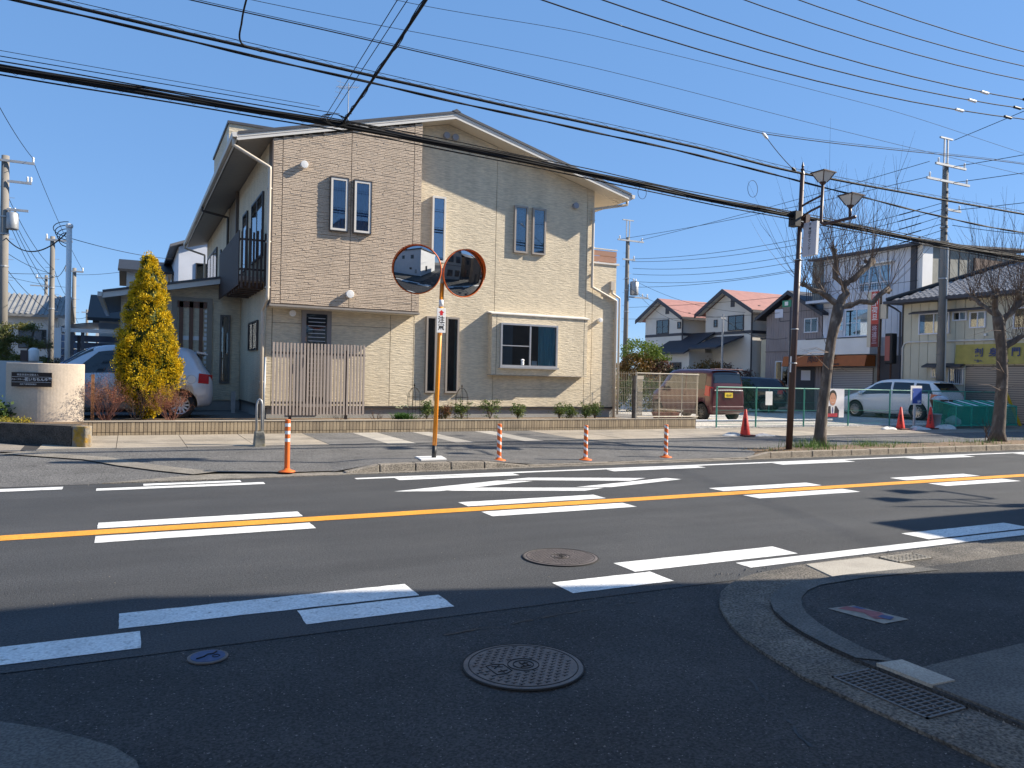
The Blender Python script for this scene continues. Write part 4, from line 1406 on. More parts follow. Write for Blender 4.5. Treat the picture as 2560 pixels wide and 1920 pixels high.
def chain_fence(name, label, us, v, h, z0=.03, pitch=.075):
    t = thing(name, label, 'fence', (us[0], v, z0))
    for u in us:
        MB().tube([(u, v, z0 - .1), (u, v, h + .02)], .028, 8).build('post', GREENP, t)
    MB().tube([(us[0], v, h), (us[-1], v, h)], .022, 8).build('top_rail', GREENP, t)
    for z in (z0 + .1, (h + z0) / 2 - .1):
        MB().tube([(us[0], v - .012, z), (us[-1], v - .012, z)], .007, 4).build('rail_wire', GREENP, t)
    H = h - z0 - .1
    for i in range(len(us) - 1):
        a, b = us[i], us[i + 1]
        mb = MB()
        x = a - H
        while x < b:
            for s in (1, -1):
                xa, xb = (x, x + H) if s > 0 else (x + H, x)
                za, zb = z0 + .1, h
                # clip to the bay
                def clip(xa, za, xb, zb):
                    if abs(xb - xa) < 1e-6:
                        return None
                    t0, t1 = 0.0, 1.0
                    d = xb - xa
                    for lim, sg in ((a, 1), (b, -1)):
                        t_ = (lim - xa) / d
                        if (d > 0) == (sg > 0):
                            t0 = max(t0, t_)
                        else:
                            t1 = min(t1, t_)
                    if t1 <= t0:
                        return None
                    return (xa + d * t0, za + (zb - za) * t0, xa + d * t1, za + (zb - za) * t1)
                q = clip(xa, za, xb, zb)
                if q:
                    mb.tube([(q[0], v + .002 * s, q[1]), (q[2], v + .002 * s, q[3])], .0023, 3, cap=False)
            x += pitch
        mb.build('chain_link', mat('green_wire', (0.02, 0.11, 0.085), .5), t, kind='stuff')
    return t


chain_fence('chain_link_fence', 'green chain link fence along the pavement side of the parking lot', [17.83, 19.6, 21.9, 24.2, 26.5, 28.8, 31.1, 33.4], 20.2, 1.4)
chain_fence('chain_link_fence', 'darker green chain link fence at the back of the parking lot', [24.5, 27, 29.5, 32, 34], 29.5, 1.35, pitch=.2)
MB().tube([(17.0, 20.75, .22), (24, 20.75, .22)], .045, 8).build('ground_rail', WHITE, None, label='low white pipe rail on the gravel behind the green fence', category='rail')
# papers on the fence
MB().box(19.98, 20.3, 20.14, 20.15, .8, 1.28).build('notice_sheet', mat('paper', (0.72, 0.72, 0.7), .8, var=.1, vscale=9), None, label='small white notice sheet tied to the green fence', category='notice')
t = thing('portrait_poster', 'white poster with the portrait of a smiling man in a dark suit', 'poster', (23.35, 20.13, .35))
MB().box(22.93, 23.85, 20.1, 20.125, .36, 1.42).build('board', mat('poster_white', (0.75, 0.74, 0.76), .5), t)


def flat(name, pts, m, v, parent):
    MB()._add([(p[0], v, p[1]) for p in pts], [tuple(range(len(pts)))]).build(name, m, parent)


def oval(cx, cz, rx, rz_, n=24, a0=0, a1=2 * PI):
    return [(cx + rx * math.cos(a0 + (a1 - a0) * i / n), cz + rz_ * math.sin(a0 + (a1 - a0) * i / n)) for i in range(n)]


cx = 23.25
flat('suit', [(cx - .32, .36), (cx + .32, .36), (cx + .34, .62), (cx + .2, .78), (cx - .2, .78), (cx - .34, .62)], mat('suit', (0.03, 0.02, 0.03), .7), 20.097, t)
flat('shirt', [(cx - .07, .4), (cx + .07, .4), (cx + .11, .8), (cx - .11, .8)], WHITE, 20.095, t)
flat('tie', [(cx, .42), (cx + .035, .6), (cx + .02, .74), (cx - .02, .74), (cx - .035, .6)], mat('tie', (0.1, 0.12, 0.3), .6), 20.093, t)
flat('hair', oval(cx, 1.12, .2, .25), mat('hair_print', (0.01, 0.009, 0.008), .7), 20.0955, t)
flat('face', oval(cx, 1.03, .165, .235), mat('skin_print', (0.5, 0.25, 0.16), .7), 20.0935, t)
flat('eye', oval(cx - .065, 1.07, .03, .009), MATS['hair_print'], 20.092, t)
flat('eye', oval(cx + .065, 1.07, .03, .009), MATS['hair_print'], 20.092, t)
flat('mouth', [(cx - .06, .92), (cx, .895), (cx + .06, .92), (cx, .91)], WHITE, 20.092, t)
flat('red_band', [(22.95, .38), (23.5, .38), (23.5, .52), (22.95, .5)], mat('poster_red', (0.45, 0.03, 0.05), .6), 20.0915, t)
t = thing('blue_notice', 'white and blue notice board on a stake by the rusty basket', 'notice', (27.7, 19.9, .03))
MB().box(27.35, 28.0, 19.93, 19.95, .85, 1.6).build('board', WHITE, t)
MB().box(27.45, 27.98, 19.92, 19.929, .9, 1.5).build('print', mat('notice_blue', (0.02, 0.07, 0.35), .5, col2=(.6, .62, .68), c2scale=5, c2lo=.6, c2hi=.66), t)
MB().box(27.6, 27.7, 19.96, 20.0, .0, 1.0).build('stake', FASC, t)
FAR[0] = False


# ---- cones and sand bags on the pavement
def cone(x, y, label):
    a, b = tp(x, y)
    t = thing('traffic_cone', label, 'traffic cone', (a, b, zs(b) + .006), U(0, 1), 'red traffic cones')
    MB().box(-.19, .19, -.19, .19, 0, .035).build('base', mat('cone_base', (0.09, 0.012, 0.012), .7), t, local=True, bevel=.01)
    MB().lathe([(.13, .03), (.125, .06), (.03, .69), (.018, .7)], n=24).build('body', CONER, t, local=True, smooth=True)
    t.rotation_euler.z = 0
    d = Vector((-a, -b, 0)).normalized()
    rt = Vector((-d.y, d.x, 0))
    lp = text('駐\n車\n禁\n止', .075, SBLK, frame(Vector((0, 0, .31)) + d * .1, rt, Vector((0, 0, 1)) - d * .148), t, spacing=1.0, local=True, bold=.001)


def bag(x, y, label, sx, sy, sz=.07, rot=0.0):
    a, b = tp(x, y)
    mb = MB()
    n, m = 16, 7
    vs = []
    ph = [U(0, 6) for _ in range(4)]
    for j in range(m + 1):
        th = PI / 2 * j / m
        for i in range(n):
            an = 2 * PI * i / n
            r = math.cos(th) * (1 + .22 * math.sin(3 * an + ph[0]) + .12 * math.sin(5 * an + ph[1])) if j < m else 0.02
            vs.append((a + sx * r * math.cos(an + rot), b + sy * r * math.sin(an + rot), zs(b) + sz * math.sin(th) * (1 + .3 * math.sin(2 * an + ph[2])) + U(0, .006)))
    mb._add(vs, [(j * n + i, j * n + (i + 1) % n, (j + 1) * n + (i + 1) % n, (j + 1) * n + i) for j in range(m) for i in range(n)])
    o = mb.build('sand_bag', mat('bag_white', (0.62, 0.6, 0.56), .8, var=.15, vscale=12), None, smooth=True)
    tag(o, label, 'sand bag', 'white sand bags at the cones')


cone(16.2, 17.11, 'red traffic cone before the green fence behind the maroon van')
cone(24.99, 18.59, 'red traffic cone left of the pair by the white car')
cone(26.78, 18.69, 'red traffic cone right of the pair, next to the grey bucket')
bag(15.85, 17.3, 'crumpled white sand bag left of the lone cone', .26, .16)
bag(16.75, 16.95, 'flat white sand bag right of the lone cone', .36, .14, .06)
bag(24.5, 18.7, 'thin white sand bag left of the first paired cone', .3, .14)
bag(25.7, 18.3, 'long white sand bag between the paired cones', .4, .15)
bag(26.35, 18.9, 'small white sand bag touching the second paired cone', .22, .15)
bag(27.35, 18.45, 'big white sand bag spread right of the second paired cone', .5, .2, .12)

FAR[0] = True
# ---- rubbish point: basket, bucket, green net boxes
RUST = mat('rust', (0.11, 0.05, 0.028), .9, col2=(.05, .03, .025), c2scale=5, var=.3, vscale=9)
t = thing('rusty_basket', 'rusty brown tapered basket of rubbish by the white car', 'basket', (29.2, 19.95, .03))
MB().lathe([(.22, .45), (.42, 1.02), (.43, 1.06), (.40, 1.04), (.2, .5)], c=(29.3, 20.0, 0), n=4, caps=False).build('basket', RUST, t)
mb = MB()
for a in range(4):
    mb.tube([(29.3 + .2 * math.cos(a * PI / 2), 20 + .2 * math.sin(a * PI / 2), .03), (29.3 + .22 * math.cos(a * PI / 2), 20 + .22 * math.sin(a * PI / 2), .5)], .02, 5)
mb.build('stand', RUST, t)
MB().lathe([(.3, .98), (.33, 1.1), (.2, 1.2), (.02, 1.22)], c=(29.25, 20, 0), n=9).build('plastic_bag', mat('plastic_pale', (0.5, 0.53, 0.58), .3, var=.3, vscale=8), t, smooth=True)
t = thing('grey_bucket', 'grey plastic bucket behind the right cone', 'bucket', (27.9, 19.3, .03))
MB().lathe([(.19, .02), (.25, .5), (.265, .5), (.265, .53), (.24, .53), (.18, .05)], c=(27.9, 19.3, 0), n=20, caps=False).build('pail', mat('bucket_grey', (0.3, 0.31, 0.33), .5), t, smooth=True)
NETM = bpy.data.materials.new('green_net')
NETM.use_nodes = True
nn_ = NETM.node_tree.nodes
ll_ = NETM.node_tree.links
tr_ = nn_.new('ShaderNodeBsdfTransparent')
mx_ = nn_.new('ShaderNodeMixShader')
mx_.inputs[0].default_value = .48
nn_['Principled BSDF'].inputs['Base Color'].default_value = (0.02, 0.36, 0.25, 1)
nn_['Principled BSDF'].inputs['Roughness'].default_value = .7
ll_.new(tr_.outputs[0], mx_.inputs[1])
ll_.new(nn_['Principled BSDF'].outputs[0], mx_.inputs[2])
ll_.new(mx_.outputs[0], nn_['Material Output'].inputs[0])
GPIPE = mat('green_pipe', (0.03, 0.36, 0.26), .5)
WSTR = mat('white_strip', (0.7, 0.72, 0.7), .6)
names = ['leftmost green net rubbish box next to the rusty basket', 'second green net rubbish box, left of the street tree', 'third green net rubbish box, half hidden by the street tree trunk', 'rightmost green net rubbish box, right of the street tree trunk']
for i, u in enumerate((28.75, 29.72, 30.72, 31.72)):
    t = thing('net_box', names[i], 'rubbish box', (u, 19.0, .03), 0, 'green net rubbish boxes')
    w, d, h = .92, .95, .84
    y0 = 19.0
    c = [(u, y0), (u + w, y0), (u + w, y0 + d), (u, y0 + d)]
    hb = h + .2
    top = [(u, y0, h), (u + w, y0, h), (u + w, y0 + d, hb), (u, y0 + d, hb)]
    mb = MB()
    for k in range(4):
        mb.tube([(*c[k], .03), top[k]], .018, 6)
        mb.tube([top[k], top[(k + 1) % 4]], .018, 6)
        mb.tube([(*c[k], .08), (*c[(k + 1) % 4], .08)], .018, 6)
    mb.build('frame', GPIPE, t)
    mb = MB()
    for k in range(4):
        k2 = (k + 1) % 4
        mb._add([(*c[k], .05), (*c[k2], .05), top[k2], top[k]], [(0, 1, 2, 3)])
    mb._add(top, [(0, 1, 2, 3)])
    mb.build('net', NETM, t)
    MB()._add([(u + .3, y0 + .05, h + .012), (u + .55, y0 + .05, h + .012), (u + .55, y0 + d - .05, hb + .004), (u + .3, y0 + d - .05, hb + .004)], [(0, 1, 2, 3)]).build('white_strip', WSTR, t)
    if i in (0, 3):
        bo = MB().lathe([(.2, .05), (.3, .15), (.28, .3), (.12, .42), (.04, .46)], c=(u + .35, y0 + .35, 0), n=9).build('rubbish_bag', MATS['plastic_pale'], None, smooth=True)
        tag(bo, 'tied white rubbish bag inside the %s green net box' % ('leftmost' if i == 0 else 'rightmost'), 'rubbish bag')
FAR[0] = False

# ================================================================== NEAR SIDE (behind and beside the camera): these shade the lane
WB = mat('white_render', (0.7, 0.7, 0.7), .8, var=.06, vscale=1)
t = thing('white_building', 'white two-storey building left of the lane, reflected in the left mirror', 'building', (-6, -3, 0))
MB().box(-13, -1.7, -10, 1.2, -.02, 6.3).build('wall', WB, t)
MB().box(-13.2, -1.5, -10.2, 1.4, 6.3, 6.55).build('roof', ROOFM, t)
MB().box(-13.02, -1.68, -10.02, 1.22, -.02, .25).build('plinth', CONCD, t)


def bwin(parent, x0, x1, y0, y1, z0, z1):
    w = MB().box(x0, x1, y0, y1, z0, z1).build('window', DARKFR, parent)
    dx = .06 if x1 - x0 > .2 else -.004
    dy = .06 if y1 - y0 > .2 else -.004
    MB().box(x0 + dx, x1 - dx, y0 + dy, y1 - dy, z0 + .06, z1 - .06).build('pane', mat('pane_dark', (0.03, 0.04, 0.05), .08, spec=.8), w)


for x in (-10.5, -7.5, -4.5):
    bwin(t, x, x + .9, 1.19, 1.24, 4.2, 5.1)
bwin(t, -4.9, -4.2, 1.19, 1.24, 1.6, 2.1)
bwin(t, -1.72, -1.66, -2.5, -1.3, 1.0, 2.4)
MB().box(-3.2, -2.8, 1.19, 1.35, .8, 1.7).build('meter_box', STEEL, t)
GRB = mat('grey_render', (0.33, 0.31, 0.28), .85, var=.15, vscale=1)
t = thing('grey_building', 'grey three-storey building right of the lane that shades the foreground', 'building', (11.8, -3, 0))
MB().box(8.1, 11.9, -9, 2.28, -.02, 8.2).build('wall', GRB, t)
MB().box(8.05, 11.92, -9.1, 2.3, 8.2, 8.24).build('roof', ROOFM, t)
MB().box(8.07, 11.92, -9.03, 2.3, -.02, .4).build('plinth', CONCD, t)
for z in (1.0, 3.6, 6.1):
    for x in (8.6, 10.4):
        bwin(t, x, x + 1.2, 2.27, 2.33, z, z + 1.2)
    for y in (-6.5, -3.5):
        bwin(t, 8.05, 8.11, y, y + 1.6, z, z + 1.2)
MB().box(8.06, 8.11, -.6, .4, 0, 2.1).build('door', RWOOD, t)
MB().tube([(8.03, 2.1, 0), (8.03, 2.1, 8.1)], .05, 7).build('downpipe', PIPEM, t)
for z in (3.0, 5.6):
    MB().box(8.08, 11.91, 2.281, 2.3, z, z + .12).build('belt', CONCD, t)
t = thing('boundary_wall', 'grey block wall behind the lane pavement', 'wall', (4.6, -3, 0))
for k in range(5):
    for i in range(18):
        MB().box(5.2, 5.35, -9 + i * .4, -8.61 + i * .4, k * .2, k * .2 + .19).build('block', CONCD, t)
t = thing('tall_shadow_caster', 'added tall narrow brown shadow shed on the near pavement out of view', 'caster', (16.8, 3.2, 0))  # unseen box added for its shadow on the road; its identity is invented
MB().box(14.9, 19, 2.6, 3.75, 0, 5.0).build('wall', mat('caster_brown', (0.2, 0.15, 0.11), .8, var=.15), t)
MB().box(14.85, 19.05, 2.55, 3.8, 5.0, 5.08).build('roof', ROOFM, t)
MB().box(16, 16.9, 3.74, 3.8, 0, 2.0).build('door', DARKFR, t)


def near_house(label, x0, x1, y0, y1, h, wm, rm):
    t = thing('near_house', label, 'house', ((x0 + x1) / 2, (y0 + y1) / 2, 0), 0, 'houses on the near side of the road')
    MB().box(x0, x1, y0, y1, 0, h).build('wall', wm, t)
    ym = (y0 + y1) / 2
    MB().prism([(y0 - .4, h - .05), (ym, h + 1.4), (y1 + .4, h - .05), (y1 + .4, h + .08), (ym, h + 1.53), (y0 - .4, h + .08)], 'x', x0 - .3, x1 + .3).build('roof', rm, t)
    n = max(2, int((x1 - x0) / 2.6))
    for k in range(n):
        a = x0 + (x1 - x0) * (k + .25) / n
        for z in (.9, h - 2.0):
            bwin(t, a, a + 1.3, y1 - .01, y1 + .04, z, z + 1.2)
    MB().box(x0 + .3, x0 + 1.2, y1 - .01, y1 + .05, 0, 2.1).build('door', RWOOD, t)
    MB().tube([(x1 - .1, y1 + .06, 0), (x1 - .1, y1 + .06, h - .1)], .05, 7).build('downpipe', PIPEM, t)


near_house('brown two-storey house opposite the beige house', 16, 22, -9, -1.6, 5.6, mat('near_brown', (0.13, 0.1, 0.08), .8, var=.15), ROOFM)
near_house('grey two-storey house opposite the parking lot', 23.5, 30.2, -9, -1.8, 5.8, GRB, ROOFM)
near_house('cream house opposite the far end of the parking lot', 31.7, 40, -10, -1.5, 5.6, mat('near_cream', (0.4, 0.35, 0.27), .8, var=.1), ROOFM)
near_house('tan house opposite the sign wall', -25, -14.5, -9, .5, 5.6, mat('near_tan', (0.3, 0.25, 0.19), .8, var=.1), ROOFM)
# ================================================================== VEGETATION
def rdir(d, spread):
    d = Vector(d).normalized()
    a = d.orthogonal().normalized()
    b = d.cross(a)
    t = U(0, 2 * PI)
    return (d + (a * math.cos(t) + b * math.sin(t)) * math.tan(spread)).normalized()


def grow(mb, p, d, L, r, depth, ends, spread=.5, kids=(2, 4), up=.15, sides=4, shrink=.68, segs=3):
    pts = [Vector(p)]
    rr = [r]
    for i in range(segs):
        d = (Vector(d) + Vector((U(-.18, .18), U(-.18, .18), U(-.05, .12) + up * .3))).normalized()
        pts.append(pts[-1] + d * L / segs)
        rr.append(r * (1 - .4 * (i + 1) / segs))
    mb.tube(pts, rr, sides, cap=False)
    ends += pts[1:]
    if depth > 0:
        for _ in range(random.randint(*kids)):
            k = random.randint(1, segs)
            nd = rdir(d, U(.3, 1) * spread)
            nd = (nd + Vector((0, 0, up))).normalized()
            grow(mb, pts[k], nd, L * shrink * U(.7, 1.2), rr[k] * .62, depth - 1, ends, spread, kids, up, max(3, sides - 1), shrink, segs)


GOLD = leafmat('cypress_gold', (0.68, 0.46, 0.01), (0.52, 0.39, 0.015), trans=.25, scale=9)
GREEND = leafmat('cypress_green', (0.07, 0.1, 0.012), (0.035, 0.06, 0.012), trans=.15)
cp = K2 = None
FAR[0] = True
t = thing('golden_cypress', 'conical golden yellow cypress before the silver car', 'tree', (.42, 21.75, .3))
FAR[0] = False
cx, cy, cz = .42 * .84, 21.6 * .84, .3 * .84 + .249
PR = [(.0, .12), (.25, .3), (.6, .55), (.95, .63), (1.25, .61), (1.7, .54), (2.2, .45), (2.7, .35), (3.1, .25), (3.38, .15), (3.5, .05)]


def prad(h):
    for (a, ra), (b, rb) in zip(PR, PR[1:]):
        if a <= h <= b:
            return ra + (rb - ra) * (h - a) / (b - a)
    return .03


MB().tube([(cx, cy, cz - .1), (cx + .02, cy, cz + 1.5), (cx, cy, cz + 3.2)], [.07, .05, .015], 8).build('trunk', BARK, t)
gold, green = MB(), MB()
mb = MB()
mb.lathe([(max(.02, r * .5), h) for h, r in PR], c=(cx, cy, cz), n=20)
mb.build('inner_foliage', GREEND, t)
cl = []
for _ in range(620):
    while True:
        h = U(.05, 3.5)
        if U(0, .65) < prad(h) + .05:
            break
    th = U(0, 2 * PI)
    bulge = 1 + .1 * math.sin(3 * th + h * 2.1) + .08 * math.sin(7 * th - h * 4.3)
    cl.append((h, th, prad(h) * bulge * U(.8, 1.01)))
for h, th, r in cl:
    out = Vector((math.cos(th), math.sin(th), 0))
    c = Vector((cx, cy, cz + h)) + out * (r - .05)
    s_ = U(.07, .15) * (.55 + .5 * min(1, r / .5))
    for i in range(115):
        d = Vector((random.gauss(0, 1), random.gauss(0, 1), random.gauss(0, 1))).normalized()
        d = (d + out * .45 + Vector((0, 0, .35))).normalized()
        f = random.random() ** .5
        q = c + Vector((d.x, d.y, d.z * 1.3)) * s_ * f
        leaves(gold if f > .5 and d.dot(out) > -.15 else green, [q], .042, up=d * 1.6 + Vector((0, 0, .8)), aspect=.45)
for _ in range(60):
    leaves(gold, [(cx + random.gauss(0, .03), cy + random.gauss(0, .03), cz + 3.38 + U(0, .2))], .055, up=(0, 0, 1.6), aspect=.3)
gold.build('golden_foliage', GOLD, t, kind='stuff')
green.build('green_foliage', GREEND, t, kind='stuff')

REDTW = mat('red_twig', (0.22, 0.1, 0.07), .9, var=.3, vscale=8)
TWIGD = mat('dark_twig', (0.08, 0.055, 0.045), .9, var=.3, vscale=8)
BUD = leafmat('red_bud', (0.3, 0.1, 0.06), (0.2, 0.12, 0.06))


def shrub(label, u, v, h, w, m, n=9, depth=4, buds=1500, z=.31):
    FAR[0] = True
    t = thing('bare_shrub', label, 'shrub', (u, v, z), 0, 'bare shrubs behind the tiled wall')
    FAR[0] = False
    b = Vector((u * .84, v * .84, z * .84 + .249))
    mb = MB()
    ends = []
    for i in range(n):
        a = 2 * PI * i / n + U(-.3, .3)
        d = Vector((math.cos(a) * w * .55, math.sin(a) * w * .55, h)).normalized()
        grow(mb, b + Vector((math.cos(a) * .05, math.sin(a) * .05, -.03)), d, h * .38, .008, depth, ends, .62, (2, 4), .12, 4, .72)
    mb.build('branches', m, t)
    if buds:
        mb = MB()
        pts = [random.choice(ends) + Vector((random.gauss(0, .02), random.gauss(0, .02), random.gauss(0, .02))) for _ in range(buds)]
        pts = [p for p in pts if p.z > b.z + h * .35]
        leaves(mb, pts, .022)
        mb.build('buds', BUD, t, kind='stuff')


shrub('reddish bare shrub between the sign wall and the golden cypress', -.48, 21.0, 1.05, 1.2, REDTW, 22, 4, 5000)
shrub('dark bare shrub in the shade of the golden cypress', .2, 21.0, .85, .9, TWIGD, 10, 4, 500)
shrub('reddish bare shrub right of the golden cypress foot', .95, 20.95, .82, 1.1, REDTW, 18, 4, 3500)
shrub('low bare twiggy shrub below the slat screen', 5.1, 20.45, .28, .7, TWIGD, 6, 3, 0)
shrub('low brown bare shrub right of the slat screen', 6.15, 20.6, .38, .6, TWIG, 7, 3, 60)
FAR[0] = True
t = thing('brown_stake', 'rust brown stake standing by the sign wall', 'stake', (-.83, 20.75, .2))
MB().box(-.8, -.73, 21.0, 21.07, .2, 1.42).build('stake', mat('stake_rust', (0.23, 0.11, 0.05), .8, var=.3, vscale=8), t)
FAR[0] = False

NAND = leafmat('nandina', (0.05, 0.1, 0.02), (0.14, 0.17, 0.04), trans=.2, scale=5)
NANR = leafmat('nandina_red', (0.2, 0.08, 0.04), (0.1, 0.12, 0.03), trans=.2, scale=5)


def nandina(label, u, top, w, m, v=20.72, n=750):
    FAR[0] = True
    t = thing('garden_plant', label, 'plant', (u, v, .31), 0, 'leafy plants in the garden bed')
    FAR[0] = False
    b = Vector((u * .84, v * .84, .31 * .84 + .249))
    h = (top - .31) * .84
    mb = MB()
    ends = []
    for i in range(6):
        a = U(0, 2 * PI)
        grow(mb, b, (math.cos(a) * .3, math.sin(a) * .3, 1), h * .5, .009, 1, ends, .6, (2, 3), .2, 4, .6)
    mb.build('stems', TWIG, t)
    lv = MB()
    tips = [e for e in ends if e.z > b.z + h * .3] or ends
    for _ in range(int(n / 22)):
        c = random.choice(tips) + Vector((random.gauss(0, w * .2), random.gauss(0, w * .2), random.gauss(0, h * .12)))
        for _ in range(22):
            leaves(lv, [c + Vector((random.gauss(0, .05), random.gauss(0, .05), random.gauss(0, .03)))], .06, flat=.3, aspect=.3)
    lv.build('leaves', m, t)


for lab, u, top, w in (('bushy green plant left of the mirror pole', 7.64, .95, .3), ('low yellow-green plant right of the mirror pole', 8.21, .8, .32), ('leafy plant inside the right wire obelisk', 8.72, .9, .25),
                       ('upright green plant with a thick stem left of the bay window', 9.62, 1.03, .3), ('small dark green plant under the bay window', 10.55, .82, .26), ('dark leafy plant left of the pair under the bay window', 12.0, .8, .26),
                       ('dark leafy plant next to the house corner shadow', 12.42, .84, .26), ('sprawling dark plant near the right house corner', 12.95, .82, .3), ('outermost dark plant at the right house corner', 13.3, .9, .28)):
    nandina(lab, u, top, w, NANR if u in (8.21,) else NAND)
FAR[0] = True
t = thing('strap_leaf_plant', 'clump of dark green strap leaves with pale flowers in the bed', 'plant', (6.87, 20.6, .31))
FAR[0] = False
mb = MB()
b = Vector((6.87 * .84, 20.55 * .84, .31 * .84 + .249))
for _ in range(230):
    a = U(0, 2 * PI)
    L = U(.22, .42)
    o = b + Vector((random.gauss(0, .13), random.gauss(0, .06), 0))
    dx, dy = math.cos(a), math.sin(a)
    w = .011
    pr = None
    for k in range(5):
        f = k / 4
        p = o + Vector((dx * L * .75 * f, dy * L * .75 * f, L * (1.15 * f - .75 * f * f)))
        q = (p + Vector((-dy * w * (1 - f * .9), dx * w * (1 - f * .9), 0)), p - Vector((-dy * w * (1 - f * .9), dx * w * (1 - f * .9), 0)))
        if pr:
            mb._add([pr[0], pr[1], q[1], q[0]], [(0, 1, 2, 3)])
        pr = q
mb.build('leaves', leafmat('strap_green', (0.03, 0.09, 0.015), (0.06, 0.14, 0.03)), t)
mb = MB()
for _ in range(16):
    leaves(mb, [b + Vector((random.gauss(0, .1), random.gauss(0, .05), U(.26, .36)))] * 5, .04, aspect=.7)
mb.build('flowers', mat('pale_flower', (0.6, 0.6, 0.4), .7), t, kind='stuff')
FAR[0] = True
for lab, u in (('black wire garden obelisk left of the mirror pole', 7.33), ('black wire garden obelisk right of the mirror pole', 8.8)):
    t = thing('wire_obelisk', lab, 'obelisk', (u, 20.95, .31), 0, 'wire obelisks in the garden bed')
    mb = MB()
    for i in range(6):
        a = i * PI / 3
        c, s_ = math.cos(a) * .2, math.sin(a) * .2
        mb.tube([(u + c, 20.95 + s_, .3), (u + c, 20.95 + s_, .95), (u + c * .85, 20.95 + s_ * .85, 1.08), (u + c * .4, 20.95 + s_ * .4, 1.2), (u, 20.95, 1.22)], .006, 5)
    mb.build('hoops', CABLE, t)
    mb = MB()
    for z in (.6, .95):
        mb.tube([(u + .2 * math.cos(k * PI / 12), 20.95 + .2 * math.sin(k * PI / 12), z) for k in range(24)], .005, 4, close=True)
    mb.build('ring', CABLE, t)
    MB().lathe([(.02, 1.21), (.01, 1.25), (.025, 1.28), (.003, 1.34)], c=(u, 20.95, 0), n=8).build('finial', CABLE, t)
FAR[0] = False


# ---- pollarded street trees
def street_tree(label, base, trunk, limbs, shoots, seed, low=()):
    random.seed(seed)
    t = thing('street_tree', label, 'tree', base, 0, 'bare pollarded street trees')
    mb = MB()
    mb.tube(trunk[0], trunk[1], 12, cap=True)
    n0 = len(trunk[0]) - 1
    # root flare and knobs
    for i in range(5):
        a = i * 1.26
        p = Vector(base)
        mb.tube([p + Vector((math.cos(a) * .2, math.sin(a) * .2, -.06)), p + Vector((math.cos(a) * .1, math.sin(a) * .1, .12)), p + Vector((math.cos(a) * .05, math.sin(a) * .05, .4))], [.05, .07, .03], 6)
    tips = []
    for L, r0, r1 in limbs:
        k = len(L)
        P = []
        for i in range(k - 1):
            for s in range(3):
                f = s / 3
                P.append(Vector(L[i]).lerp(Vector(L[i + 1]), f) + Vector((U(-.03, .03), U(-.03, .03), U(-.03, .03))))
        P.append(Vector(L[-1]))
        rr = [(r0 + (r1 - r0) * i / (len(P) - 1)) * U(.62, 1.0) for i in range(len(P))]
        rr[-1] = r1 * 1.35
        mb.tube(P, rr, 9)
        for i, p in enumerate(P[2:]):
            tips.append((p, rr[i + 2], 1.0 if i + 3 < len(P) else 4.0))
        c = P[-1]
        for _ in range(4):
            q = c + Vector((random.gauss(0, r1 * .8), random.gauss(0, r1 * .8), random.gauss(0, r1 * .8)))
            mb.lathe([(r1 * .2, -r1 * .6), (r1 * .75, -.1 * r1), (r1 * .6, r1 * .4), (r1 * .1, r1 * .7)], c=q, n=7, axis=(U(-1, 1), U(-1, 1), U(.2, 1)))
    mb.build('trunk', BARK, t, smooth=True)
    sh = MB()
    tot = sum(w for _, _, w in tips)
    for p, r, w in tips:
        for _ in range(max(1, int(shoots * w / tot))):
            d = Vector((random.gauss(0, .42), random.gauss(0, .42), U(.55, 1.3))).normalized()
            L = U(.7, 3.0) * (1 if d.z > .75 else .7)
            pts = [p]
            k = 6
            dd = d.copy()
            for i in range(k):
                dd = (dd + Vector((U(-.1, .1), U(-.1, .1), .09))).normalized()
                pts.append(pts[-1] + dd * L / k)
            sh.tube(pts, [.0065 * (1 - .75 * i / k) for i in range(k + 1)], 3, cap=False)
            if L > 1.2:
                for _ in range(random.randint(0, 2)):
                    j = random.randint(1, 4)
                    e = rdir(dd, .5)
                    sh.tube([pts[j], pts[j] + e * L * .2, pts[j] + e * L * .35 + Vector((0, 0, .1))], [.005, .0035, .0015], 3, cap=False)
    for p in low:
        p = Vector(p)
        for _ in range(5):
            d = Vector((random.gauss(0, .8), random.gauss(0, .6), U(-.2, .6))).normalized()
            L = U(.5, 1.3)
            sh.tube([p, p + d * L * .5, p + d * L + Vector((0, 0, -.15))], [.008, .006, .002], 3, cap=False)
    sh.build('shoots', TWIG, t)
    return t


Y1 = 12.62
street_tree('bare pollarded tree beside the brown street lamp', (14.2, Y1, .1),
            ([(14.2, Y1, .05), (14.22, Y1, .4), (14.27, Y1, 1.0), (14.38, Y1, 1.8), (14.5, Y1, 2.6), (14.66, Y1, 3.15), (14.72, Y1, 3.42)], [.19, .135, .12, .112, .108, .13, .12]),
            [([(14.7, Y1, 3.35), (14.86, Y1 - .05, 3.7), (14.95, Y1, 3.95), (15.2, Y1 - .1, 4.12), (15.62, Y1 - .15, 4.5)], .11, .07),
             ([(14.72, Y1, 3.4), (14.42, Y1 + .15, 3.67), (14.03, Y1 + .2, 3.78), (13.86, Y1 + .3, 3.86)], .085, .05),
             ([(14.7, Y1, 3.35), (15.0, Y1 - .2, 3.46), (15.34, Y1 - .4, 3.5), (15.76, Y1 - .5, 3.82)], .085, .055),
             ([(14.9, Y1, 3.85), (14.72, Y1 + .15, 4.08), (14.8, Y1 + .2, 4.46), (14.76, Y1 + .2, 4.74)], .085, .05),
             ([(14.75, Y1, 3.4), (14.85, Y1 + .5, 3.7), (15.0, Y1 + .9, 4.05)], .08, .05)], 200, 11, low=((14.3, Y1 - .1, 2.3), (14.35, Y1 - .1, 1.9)))
